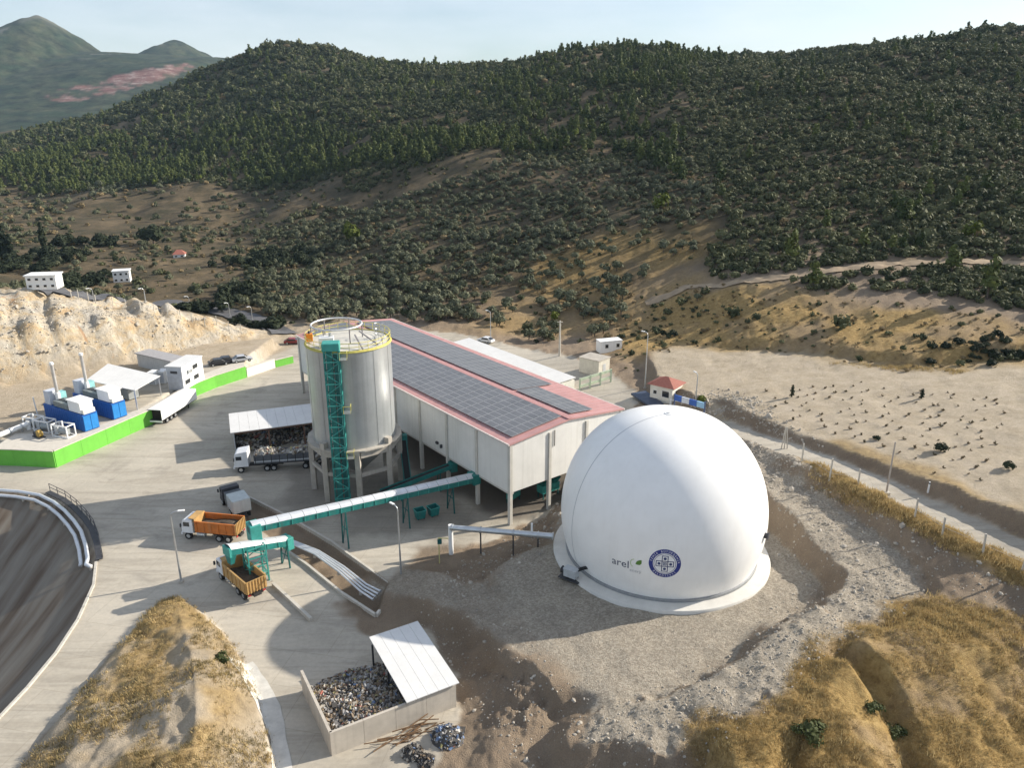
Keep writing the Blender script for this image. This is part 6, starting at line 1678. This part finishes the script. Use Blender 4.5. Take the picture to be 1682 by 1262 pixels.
M_bark = mat('bark', (0.11, 0.085, 0.065), 0.95, var=.2, scale=4, bump=.3)
maq_m = [crown_mesh('maquis_bush', 100 + i, [(0, 0, .55, .95, .75), (.6, .3, .45, .6, .55), (-.5, .5, .4, .6, .5)][:2 + i % 2], 46, .5, L_maq) for i in range(4)]
dry_m = [crown_mesh('dry_bush', 130 + i, [(0, 0, .4, .8, .5)], 36, .4, L_dry) for i in range(2)]
oli_m = [crown_mesh('olive_crown', 140 + i, [(0, 0, 1.9, 1.25, 1.0), (.8, .4, 1.6, .9, .75), (-.7, .6, 1.7, .85, .8), (.1, -.8, 1.6, .85, .7)], 130, .55, L_oli) for i in range(4)]
pin_m = [crown_mesh('pine_crown', 160 + i, [(0, 0, 2.6, 1.7, 1.5), (.3, .2, 4.3, 1.35, 1.4), (-.2, 0, 5.9, .9, 1.3), (.9, -.7, 3.4, .9, .9)], 130, .85, L_pin) for i in range(4)]
yel_m = [crown_mesh('bright_crown', 180 + i, [(0, 0, 2.4, 1.7, 1.7), (.9, .5, 2.0, 1.2, 1.2), (-.6, .7, 3.3, 1.1, 1.1)], 130, .7, L_yel) for i in range(2)]
drk_m = [crown_mesh('dark_crown', 190 + i, [(0, 0, 1.5, 1.4, 1.3), (1.0, .5, 1.3, 1.0, 1.0), (-.9, .7, 1.3, 1.1, 1.0), (.2, -1.0, 1.2, 1.0, .9)], 150, .6, L_drk) for i in range(3)]
LIBS = {}
def lib(key, meshes):
    c = bpy.data.collections.new(key); 
    for i, me in enumerate(meshes):
        o = bpy.data.objects.new('%s_%02d' % (key, i), me); c.objects.link(o)
    LIBS[key] = c; return c
def scatter(name, key, pts, scl, kinds, seed=1, tilt=0.0, zs=None):
    """one object standing for growth nobody could count: a plant on each point"""
    n = len(pts); rg = np.random.default_rng(seed)
    me = bpy.data.meshes.new(name); me.vertices.add(n); me.vertices.foreach_set('co', np.asarray(pts, np.float32).ravel())
    def attr(nm, typ, arr):
        a = me.attributes.new(nm, typ, 'POINT'); a.data.foreach_set('vector' if typ == 'FLOAT_VECTOR' else 'value', np.ascontiguousarray(arr).ravel())
    rot = np.zeros((n, 3), np.float32); rot[:, 2] = rg.uniform(0, 6.283, n); rot[:, :2] = rg.normal(0, tilt, (n, 2)) if tilt else 0
    sc = np.repeat(np.asarray(scl, np.float32)[:, None], 3, 1); sc[:, 2] *= (rg.uniform(.75, 1.25, n) if zs is None else zs)
    attr('turn', 'FLOAT_VECTOR', rot); attr('size', 'FLOAT_VECTOR', sc); attr('which', 'INT', np.asarray(kinds, np.int32))
    o = bpy.data.objects.new(name, me); COL.objects.link(o); tag(o, kind='stuff')
    ng = bpy.data.node_groups.new(name + '_nodes', 'GeometryNodeTree')
    ng.interface.new_socket('Geometry', in_out='INPUT', socket_type='NodeSocketGeometry'); ng.interface.new_socket('Geometry', in_out='OUTPUT', socket_type='NodeSocketGeometry')
    N, Lk = ng.nodes, ng.links
    gi, go = N.new('NodeGroupInput'), N.new('NodeGroupOutput'); ip = N.new('GeometryNodeInstanceOnPoints'); ci = N.new('GeometryNodeCollectionInfo')
    ci.inputs['Collection'].default_value = LIBS[key]; ci.inputs['Separate Children'].default_value = True; ci.inputs['Reset Children'].default_value = True
    ip.inputs['Pick Instance'].default_value = True
    for nm, typ, sk in (('turn', 'FLOAT_VECTOR', 'Rotation'), ('size', 'FLOAT_VECTOR', 'Scale'), ('which', 'INT', 'Instance Index')):
        a = N.new('GeometryNodeInputNamedAttribute'); a.data_type = typ; a.inputs['Name'].default_value = nm
        src = a.outputs['Attribute']
        if sk == 'Rotation':
            e = N.new('FunctionNodeEulerToRotation'); Lk.new(src, e.inputs[0]); src = e.outputs[0]
        Lk.new(src, ip.inputs[sk])
    Lk.new(gi.outputs[0], ip.inputs['Points']); Lk.new(ci.outputs[0], ip.inputs['Instance']); Lk.new(ip.outputs[0], go.inputs[0])
    o.modifiers.new('growth', 'NODES').node_group = ng
    return o
lib('maq', maq_m + dry_m); lib('oli', oli_m + maq_m[:2]); lib('pin', pin_m + yel_m[:1]); lib('drk', drk_m)

# ---- where things grow on the hills (outlines taken from the photograph, laid on the land)
Z = {k: Gs(v, 120) for k, v in {
    'maquis': [(1210, 100), (1400, 80), (1682, 50), (1990, 40), (1990, 540), (1682, 528), (1500, 492), (1240, 476), (1125, 474), (1150, 420), (1185, 340), (1120, 280), (1110, 200), (1140, 110)],
    'slope': [(395, 545), (372, 470), (400, 385), (600, 330), (830, 262), (1130, 270), (1200, 330), (1165, 420), (1070, 470), (1010, 560), (740, 548), (560, 542)],
    'sparse': [(800, 480), (900, 420), (1010, 370), (1180, 360), (1200, 405), (1130, 475), (1050, 560), (880, 556), (760, 545)],
    'bare': [(1000, 560), (1045, 500), (1110, 478), (1240, 480), (1400, 492), (1682, 534), (1990, 570), (1990, 640), (1682, 600), (1500, 595), (1120, 575)],
    'pines': [(560, 300), (700, 255), (850, 232), (870, 185), (770, 140), (860, 105), (960, 82), (1200, 100), (1250, 150), (1220, 230), (1120, 300), (1010, 262), (890, 255), (640, 292)],
    'leftpines': [(-300, 290), (0, 262), (200, 230), (420, 205), (640, 220), (850, 225), (830, 250), (640, 280), (520, 290), (330, 298), (150, 312), (0, 318), (-300, 340)],
    'lefthill': [(-300, 220), (0, 210), (200, 165), (340, 118), (450, 84), (560, 98), (720, 112), (870, 110), (780, 140), (880, 185), (850, 230), (560, 280), (300, 260), (0, 262), (-300, 290)],
    'fields': [(-300, 330), (0, 318), (330, 300), (560, 292), (600, 330), (430, 372), (390, 440), (370, 490), (100, 485), (-300, 480)],
    'strip': [(560, 332), (660, 285), (830, 245), (830, 268), (730, 302), (600, 348)],
    'strip2': [(40, 410), (180, 340), (330, 303), (370, 310), (240, 372), (110, 428)],
    'track': [(1060, 496), (1130, 470), (1190, 466), (1280, 456), (1380, 441), (1500, 432), (1990, 432), (1990, 450), (1660, 443), (1500, 444), (1380, 453), (1280, 468), (1190, 477), (1130, 480)],
}.items()}
# candidates: closer spacing near, wider spacing with bigger plants far away
cand = []
r0 = 165.0
while r0 < 1150:
    s = max(1.75, r0 / 205.0)
    a = np.arange(R(-46), R(46), s / r0)
    cand.append(np.column_stack([r0 + RNG.uniform(-.5, .5, len(a)) * s, a + RNG.uniform(-.5, .5, len(a)) * s / r0, np.full(len(a), s)]))
    r0 += s
cand = np.vstack(cand)
cx, cy, cs = cand[:, 0] * np.sin(cand[:, 1]), cand[:, 0] * np.cos(cand[:, 1]), cand[:, 2]
big_n = fbm(cx, cy, 45, 4, 200); mid_n = fbm(cx, cy, 13, 3, 210)
ins = {k: sdf(v, cx, cy, 60) + 9 * big_n for k, v in Z.items()}
I = {k: v > 0 for k, v in ins.items()}
dens_m = np.zeros(len(cx)); 
dens_m[I['lefthill']] = .80
dens_m[I['fields']] = .06
dens_m[I['slope']] = .22
dens_m[I['pines']] = .60; dens_m[I['leftpines']] = .5
dens_m[I['maquis']] = .86
dens_m = dens_m * np.clip(1 + 1.5 * mid_n + 0.9 * big_n, np.where(I['maquis'], .6, .2), 1.4)
outside = ~(I['lefthill'] | I['fields'] | I['slope'] | I['pines'] | I['leftpines'] | I['maquis'] | I['bare'])
dens_m[outside & (cand[:, 0] > 330)] = .72
dens_m[I['sparse'] & ~I['maquis']] *= .55
dens_m[I['strip'] | I['strip2']] *= .15; dens_m[I['bare']] = .05
dens_o = np.zeros(len(cx)); dens_o[I['slope']] = .42; dens_o[I['fields']] = .07
dens_o *= np.clip(1 + 1.6 * mid_n, .2, 1.6); dens_o[I['sparse']] *= .42; dens_o[I['strip'] | I['strip2'] | I['bare']] = 0.01
dens_p = np.zeros(len(cx)); dens_p[I['pines']] = .15; dens_p[I['leftpines']] = .28; dens_p[I['maquis']] = .008; dens_p[I['lefthill']] = np.maximum(dens_p[I['lefthill']], .035)
dens_p *= np.clip(1 + 2.2 * big_n + mid_n, .1, 2); dens_p[I['strip'] | I['strip2']] = 0
# nothing on roads, in the works, on the field or on the rock cut
dens_all_mask = np.ones(len(cx), bool)
asph = Gs([(60, 474), (130, 486), (200, 492), (270, 497), (330, 506), (400, 522), (440, 538), (470, 552)])
d_, _ = line_near(asph, cx, cy); dens_all_mask &= d_ > 6
dtr, _ = line_near(Gs(hillroad_ln), cx, cy); dens_all_mask &= dtr > 3.4
dens_all_mask &= sdf(yard_poly, cx, cy, 60) < -7
dens_all_mask &= sdf(field_poly, cx, cy, 60) < 3
dens_all_mask &= ~((cx < -40) & (cand[:, 0] < 205))
hp_ = np.array([hp(42, 31)[:2], hp(42, 70)[:2], hp(52, 20)[:2]])
rd_ln = Gs([(735, 555), (800, 561), (870, 575), (960, 610), (1040, 650)]); d_, _ = line_near(rd_ln, cx, cy); dens_all_mask &= d_ > 6
for g in (AtY(195, 466, 274), AtY(289, 424, 332), AtY(55, 478, 252), Gs([(1000, 582)])[0], Gs([(195, 464)])[0], Gs([(60, 474)])[0]):
    dens_all_mask &= np.hypot(cx - g[0], cy - g[1]) > 8
u1 = RNG.random(len(cx))
sel_p = (u1 < dens_p) & dens_all_mask
sel_o = (u1 >= dens_p) & (u1 < dens_p + dens_o * .62) & dens_all_mask
sel_m = (u1 >= dens_p + dens_o * .62) & (u1 < dens_p + dens_o * .62 + dens_m) & dens_all_mask
ch = height(cx, cy)
pts_all = np.column_stack([cx, cy, ch])
def trunked(name, label, cat, group, cm, tm, p, s, rz):
    t = thing(name, label, cat, (p[0], p[1], p[2] - .1), rz, group)
    t.scale = (s, s, s * random.uniform(.85, 1.15)); put(cm, 'crown', t); put(tm, 'trunk', t); return t
hroad_g = Gs(hillroad_ln)
def shrub_below(p):
    return p[1] < np.interp(p[0], hroad_g[:, 0], hroad_g[:, 1])
tr_o = trunk_mesh('trunk', 1.5, .17, 1, M_bark); tr_p = trunk_mesh('trunk', 3.6, .2, 2, M_bark, 2); tr_s = trunk_mesh('trunk', .5, .08, 3, M_bark)
def size_word(s, a, b): return 'small' if s < a else ('large' if s > b else 'middling')
def olive_label(p, s):
    col = p[0] / p[1]
    where = ('left of the silo below the valley road' if col < -.26 else 'behind the silo top' if col < -.15 else 'beyond the far end of the long hall' if col < -.04
             else 'above the road with the white car' if col < .04 else 'around the power pole and site cabin' if col < .15 else 'on the tan slope right of the site cabin')
    return '%s grey green olive tree %s' % (size_word(s, .9, 1.2), where)
def shrub_label(p, s):
    col = p[0] / p[1]
    side = 'at the left end' if col < .36 else 'in the middle' if col < .52 else 'at the right end'
    where = 'of the strip below the hill track' if shrub_below(p) else 'of the slope just above the hill track'
    return '%s dark evergreen shrub %s %s' % (size_word(s, 1.2, 1.5), side, where)
def pine_label(p, s):
    col = p[0] / p[1]; r_ = math.hypot(p[0], p[1])
    where = 'on the left dark hill' if col < -.27 else 'on the hill behind the silo' if col < -.1 else 'on the central ridge above the hall' if col < .15 else 'on the ridge above the dome' if col < .36 else 'on the right hillside'
    return '%s fresh green pine %s, %s' % (size_word(s, .8, 1.0), where, 'low down' if r_ < 420 else 'near the skyline' if r_ > 560 else 'half way up')
def sapling_label(p, s):
    col = p[0] / p[1]; far = p[1] > fc0[1]
    return '%s dry sapling in the %s rows of the stony field, %s part' % ('tiny' if s < .6 else 'small', 'far' if far else 'near', 'left' if col < .40 else 'middle' if col < .53 else 'right')
def in_view(p): return abs(math.atan2(p[0], p[1])) < R(34.5)
# the nearest plants of each kind stand as trees of their own
io = np.where(sel_o)[0]; io = io[np.argsort(cand[io, 0])]; io = np.array([i for i in io if in_view(pts_all[i])]); own_o = io[:290]
proto = {}
for n_, i in enumerate(own_o):
    p = pts_all[i]; s = cs[i] / 2.0 * random.uniform(.75, 1.35); lab = olive_label(p, s)
    if n_ < 4:
        proto[n_] = trunked('olive_tree', lab, 'olive tree', 'olive trees on the dry slope', oli_m[n_], tr_o, p, s, random.uniform(0, 6.28))
    else:
        c = copy_tree(proto[n_ % 4]); c['label'] = lab; c.location = (p[0], p[1], p[2] - .1); c.rotation_euler = (0, 0, random.uniform(0, 6.28)); c.scale = (s, s, s * random.uniform(.85, 1.15))
im = np.where(sel_m & I['maquis'])[0]; im = im[np.argsort(cand[im, 0])]; im = np.array([i for i in im if in_view(pts_all[i])]); own_m = im[:240]
protom = {}
for n_, i in enumerate(own_m):
    p = pts_all[i]; s = cs[i] / 2.0 * random.uniform(1.0, 1.7); lab = shrub_label(p, s)
    if n_ < 4:
        protom[n_] = trunked('evergreen_shrub', lab, 'shrub', 'dark shrubs along the hill track', maq_m[n_], tr_s, p, s, random.uniform(0, 6.28))
    else:
        c = copy_tree(protom[n_ % 4]); c['label'] = lab; c.location = (p[0], p[1], p[2] - .1); c.rotation_euler = (0, 0, random.uniform(0, 6.28)); c.scale = (s, s, s * random.uniform(.85, 1.15))
ipn = np.where(sel_p)[0]; ipn = ipn[np.argsort(cand[ipn, 0] / cs[ipn])]; ipn = np.array([i for i in ipn if in_view(pts_all[i])])[:200]
protop = {}
for n_, i in enumerate(ipn):
    p = pts_all[i]; s = random.uniform(.65, 1.15); lab = pine_label(p, s)
    if n_ < 4:
        protop[n_] = trunked('pine_tree', lab, 'pine tree', 'pines on the hillside', pin_m[n_], tr_p, p, s, random.uniform(0, 6.28))
    else:
        c = copy_tree(protop[n_ % 4]); c['label'] = lab; c.location = (p[0], p[1], p[2] - .1); c.rotation_euler = (0, 0, random.uniform(0, 6.28)); c.scale = (s, s, s * random.uniform(.8, 1.15))
for a in (own_o,): sel_o[a] = False
sel_m[own_m] = False; sel_p[ipn] = False
rg = np.random.default_rng(77)
k = np.where(sel_m)[0]
kind = rg.integers(0, 4, len(k)); kind[rg.random(len(k)) < np.where(I['slope'][k] | I['fields'][k], .5, .05)] = 4 + rg.integers(0, 2)
scatter('maquis_scrub', 'maq', pts_all[k] - np.array((0, 0, .1)), cs[k] / 2.0 * np.clip(np.exp(rg.normal(.08, .38, len(k))), .4, 2.2) * np.where(I['slope'][k], .8, 1.0), kind, 2)
k = np.where(sel_o)[0]; kind = rg.integers(0, 4, len(k)); kind[rg.random(len(k)) < .15] = 4
scatter('olive_grove', 'oli', pts_all[k] - np.array((0, 0, .2)), cs[k] / 2.0 * rg.uniform(.6, 1.2, len(k)), kind, 3)
k = np.where(sel_p)[0]; kind = rg.integers(0, 4, len(k)); kind[rg.random(len(k)) < .05] = 4
scatter('pine_wood', 'pin', pts_all[k] - np.array((0, 0, .2)), rg.uniform(.6, 1.15, len(k)) * np.clip(cs[k] / 3.0, .9, 1.4), kind, 4)
# thickets in the valley
thick = []
for px, py, w, n in ((460, 432, 16, 46), (100, 425, 9, 16), (130, 470, 9, 20), (30, 440, 16, 40), (110, 402, 8, 12), (170, 405, 8, 12), (330, 515, 6, 10), (440, 540, 6, 12), (390, 490, 7, 14), (1610, 578, 5, 16), (1665, 590, 5, 14), (1550, 572, 3, 6), (1098, 553, 2.5, 6), (-20, 445, 14, 20)):
    g = Gs([(px, py)])[0]
    for _ in range(n): thick.append((g[0] + rg.normal(0, w * .5), g[1] + rg.normal(0, w * .5)))
thick = np.array(thick); thick = np.column_stack([thick, height(thick[:, 0], thick[:, 1]) - .2])
scatter('thicket', 'drk', thick, rg.uniform(.7, 1.6, len(thick)) * np.where(thick[:, 0] > 20, .38, 1.0), rg.integers(0, 3, len(thick)), 5)
# single trees one can pick out
def single(name, label, cat, px, py, cm, s, tm=None, sz=1.0):
    g = Gs([(px, py)])[0]; t = trunked(name, label, cat, None, cm, tm or tr_o, g, s, random.uniform(0, 6)); t.scale = (s, s, s * sz); return t
single('broadleaf_tree', 'large round dark tree standing alone in the valley fields', 'tree', 253, 402, drk_m[0], 3.0)
single('broadleaf_tree', 'bright yellow green tree standing out of the grey olive grove', 'tree', 578, 402, yel_m[0], 1.9)
single('broadleaf_tree', 'bright yellow green bush alone on the right dark hillside', 'tree', 1594, 398, yel_m[1], 1.15)
single('broadleaf_tree', 'yellow green bush on the middle slope above the bare patch', 'tree', 1085, 350, yel_m[1], 1.5)
single('broadleaf_tree', 'yellow green bush just above the power pole by the hall', 'tree', 912, 532, yel_m[0], .7)
weedy = crown_mesh('weedy_crown', 330, [(0, 0, .35, .8, .45), (.7, .3, .3, .6, .4), (-.6, .5, .3, .55, .35), (.3, -.7, .25, .5, .3)], 220, .22, leafmat('green_weed', (0.045, 0.06, 0.02), (0.10, 0.11, 0.04)))
single('round_bush', 'dark round bush at the edge of the stony field', 'bush', 1545, 742, drk_m[1], .5, tr_s)
single('round_bush', 'small dark bush on the bank of the stony field', 'bush', 1440, 725, drk_m[2], .28, tr_s)
single('round_bush', 'low green bush at the far right edge of the field bank', 'bush', 1655, 772, drk_m[0], .4, tr_s)
single('round_bush', 'green bush at the right foot of the near mound', 'bush', 362, 1085, weedy, .8, tr_s)
single('round_bush', 'green bush in the gully of the near grassy slope', 'bush', 1432, 1165, weedy, .8, tr_s)
single('round_bush', 'second green bush lower down the gully of the grassy slope', 'bush', 1470, 1205, weedy, .9, tr_s)
single('round_bush', 'dark bush in the hollow between the near grassy ridges', 'bush', 1330, 1205, weedy, 1.2, tr_s)
single('round_bush', 'green bush by the blue entrance sign', 'bush', 1152, 670, yel_m[0], .45)
cyp = crown_mesh('cypress_crown', 300, [(0, 0, 1.6, 1.0, 1.6), (0, 0, 3.8, 1.05, 2.0), (0, 0, 6.2, .8, 1.8), (0, 0, 8.0, .45, 1.2)], 260, .6, L_drk)
for px, py, s, lb in ((75, 420, 1.5, 'tall dark cypress standing apart in the valley fields'), (4, 430, 1.35, 'left cypress of the cluster at the left edge'), (12, 430, 1.6, 'tallest cypress of the cluster at the left edge'), (22, 430, 1.2, 'right cypress of the cluster at the left edge')):
    single('cypress', lb, 'cypress', px, py, cyp, s)
# ---- saplings in the stony field
sap = crown_mesh('sapling', 310, [(0, 0, .25, .3, .28), (.35, .1, .12, .3, .16)], 24, .22, leafmat('sapling_leaf', (0.07, 0.06, 0.03), (0.16, 0.12, 0.07)))
n_s = 0
fpoly = W([(1240, 640, 7.5), (1420, 625, 9), (1682, 655, 11.3), (1682, 800, 11), (1560, 770, 10.4), (1400, 712, 9), (1290, 690, 7.8)])
gu = Vector((0.86, 0.5)); gv = Vector((-.5, .86)); fc0 = fpoly.mean(0)
for a in range(-26, 27):
    for e in range(-26, 27):
        x = fc0[0] + gu.x * a * 2.3 + gv.x * e * 2.7 + random.uniform(-.7, .7); y = fc0[1] + gu.y * a * 2.3 + gv.y * e * 2.7 + random.uniform(-.7, .7)
        if sdf(fpoly, np.array([x]), np.array([y]))[0] > 0 and random.random() < .85 and n_s < 280 and in_view((x, y)):
            o = put(sap, 'sapling', None, (x, y, hz(x, y)), random.uniform(0, 6), random.uniform(.4, .8)); n_s += 1
            tag(o, sapling_label((x, y), o.scale[0]), 'sapling', 'saplings planted in the stony field')
for px, py, h_ in ((1300, 655, 2.2), (1513, 657, 1.7)):
    g = Gs([(px, py)])[0]; t = thing('young_cypress', 'thin young cypress in the stony field, %s one' % ('left' if px < 1400 else 'right'), 'young tree', g)
    t.scale = (.35, .35, h_ / 9); put(cyp, 'crown', t); put(tr_o, 'trunk', t)

# ---- dry grass, weeds and stones close to the camera
def tuft(seed, n, h, m, spread):
    rg = random.Random(seed); b = MB()
    for _ in range(n):
        a = rg.uniform(0, 6.28); x, y = rg.gauss(0, spread), rg.gauss(0, spread); l = h * rg.uniform(.5, 1.2); lean = rg.uniform(.1, .6) * l; w = .025
        dx, dy = math.cos(a), math.sin(a)
        b.add([(x - dy * w, y + dx * w, -.03), (x + dy * w, y - dx * w, -.03), (x + dx * lean, y + dy * lean, l)], [(0, 1, 2)])
    return b_mesh_fast(b, 'tuft', m)
L_straw = leafmat('straw', (0.36, 0.26, 0.115), (0.56, 0.43, 0.21), .25)
L_weed = leafmat('weed', (0.17, 0.15, 0.07), (0.30, 0.24, 0.12), .2)
lib('gra', [tuft(i, 22, .28, L_straw, .24) for i in range(4)] + [tuft(9 + i, 18, .22, L_weed, .2) for i in range(2)])
stone_m = []
M_stone = mat('stone', (0.40, 0.36, 0.30), .9, var=.3, scale=.7, bump=.3, bscale=8)
for i in range(4):
    rgs = np.random.default_rng(400 + i); d = .75 + .25 * rgs.random(len(IC1_V)); b = MB(); b.add(IC1_V * d[:, None] * np.array((.5, .4, .3)), IC1_F); stone_m.append(b_mesh_fast(b, 'stone', M_stone))
lib('sto', stone_m)
def sow(w, n, rmin, rmax, seed):
    """random places on the ground in proportion to w (per ground vertex) and area"""
    rg = np.random.default_rng(seed); ok = (fr > rmin) & (fr < rmax) & (w > .15) & (np.abs(np.arctan2(fx, fy)) < R(44))
    idx = np.where(ok)[0]; p = w[idx] * fr[idx] ** 2; p /= p.sum(); i = rg.choice(idx, n, p=p)
    x = fx[i] + rg.normal(0, .25, n) * fr[i] / 80; y = fy[i] + rg.normal(0, .25, n) * fr[i] / 80
    return np.column_stack([x, y, height(x, y)]), rg
gw = grass * (1 - concrete) * (1 - .9 * sstep((14 - fedge) / 4) * (fieldm > .02)) * np.clip(.75 + 1.6 * fbm(fx, fy, 3.2, 3, 530), .15, 1)
mnd = soft(mound_poly, fx, fy, 1.0)
pts, rg = sow(gw * (1 - mnd * .7), 24000, 42, 150, 500)
scatter('dry_grass', 'gra', pts, np.exp(rg.normal(-.6, .4, len(pts))) * np.clip(np.hypot(pts[:, 0], pts[:, 1]) / 75, .8, 1.5), np.where(rg.random(len(pts)) < .2, 4 + rg.integers(0, 2, len(pts)), rg.integers(0, 4, len(pts))), 6, .15)
pts, rg = sow(mnd * (1 - concrete) * np.clip(.4 + 2 * fbm(fx, fy, 5, 3, 520), 0, 1), 4500, 40, 100, 501)
scatter('mound_weeds', 'gra', pts, rg.uniform(.5, 1.2, len(pts)), np.where(rg.random(len(pts)) < .6, 4 + rg.integers(0, 2, len(pts)), rg.integers(0, 4, len(pts))), 7, .2)
dru, _ = line_near(rubble_ln, fx, fy); dfe, _ = line_near(fence_ln, fx, fy)
bankm = sstep((sdf(pad_poly, fx, fy) + 8) / 3) * sstep((4 - sdf(pad_poly, fx, fy)) / 4) * (1 - concrete)
rub = np.maximum(sstep((5 - dru) / 4), .5 * bankm) + .35 * sstep((9 - dfe) / 3) * (1 - grass) * (fx > 20) + .5 * rock + .15 * mnd
pts, rg = sow(np.clip(rub, 0, 1) * (1 - roadm) * (1 - concrete), 9000, 42, 190, 502)
scatter('rubble', 'sto', pts, np.exp(rg.normal(-1.65, .5, len(pts))) * np.clip(np.hypot(pts[:, 0], pts[:, 1]) / 80, .8, 1.6), rg.integers(0, 4, len(pts)), 8, .8, 1.0)
pts, rg = sow(gravel * (1 - concrete), 9000, 42, 110, 503)
scatter('loose_gravel', 'sto', pts, np.exp(rg.normal(-2.45, .3, len(pts))), rg.integers(0, 4, len(pts)), 9, .8, 1.0)
pts, rg = sow(np.clip(grass * .2 + soft(tan_poly, fx, fy, 8), 0, 1) * (fr > 105) * (1 - roadm) * (1 - concrete) * (fx > -5), 500, 105, 240, 504)
scatter('dry_bushes', 'maq', pts, rg.uniform(.2, .7, len(pts)) * rg.uniform(.5, 1.2, len(pts)), np.where(rg.random(len(pts)) < .6, 4 + rg.integers(0, 2, len(pts)), rg.integers(0, 4, len(pts))), 10)
# ================================================================ HAZE
hm = bpy.data.materials.new('haze_air'); hm.use_nodes = True
hn = hm.node_tree.nodes; hn.clear()
ho = hn.new('ShaderNodeOutputMaterial'); hv_ = hn.new('ShaderNodeVolumePrincipled')
hv_.inputs['Color'].default_value = (0.55, 0.78, 1.0, 1)
hv_.inputs['Density'].default_value = 0.00005
hv_.inputs['Anisotropy'].default_value = 0.0
hm.node_tree.links.new(hv_.outputs['Volume'], ho.inputs['Volume'])
zmin = float(fz.min()) - 1.0; zmax = float(fz.max()) + 25
hb = MB().box((0, 0, (zmin + zmax) / 2), (28600, 28600, zmax - zmin)).obj('haze', hm)
tag(hb, kind='stuff')
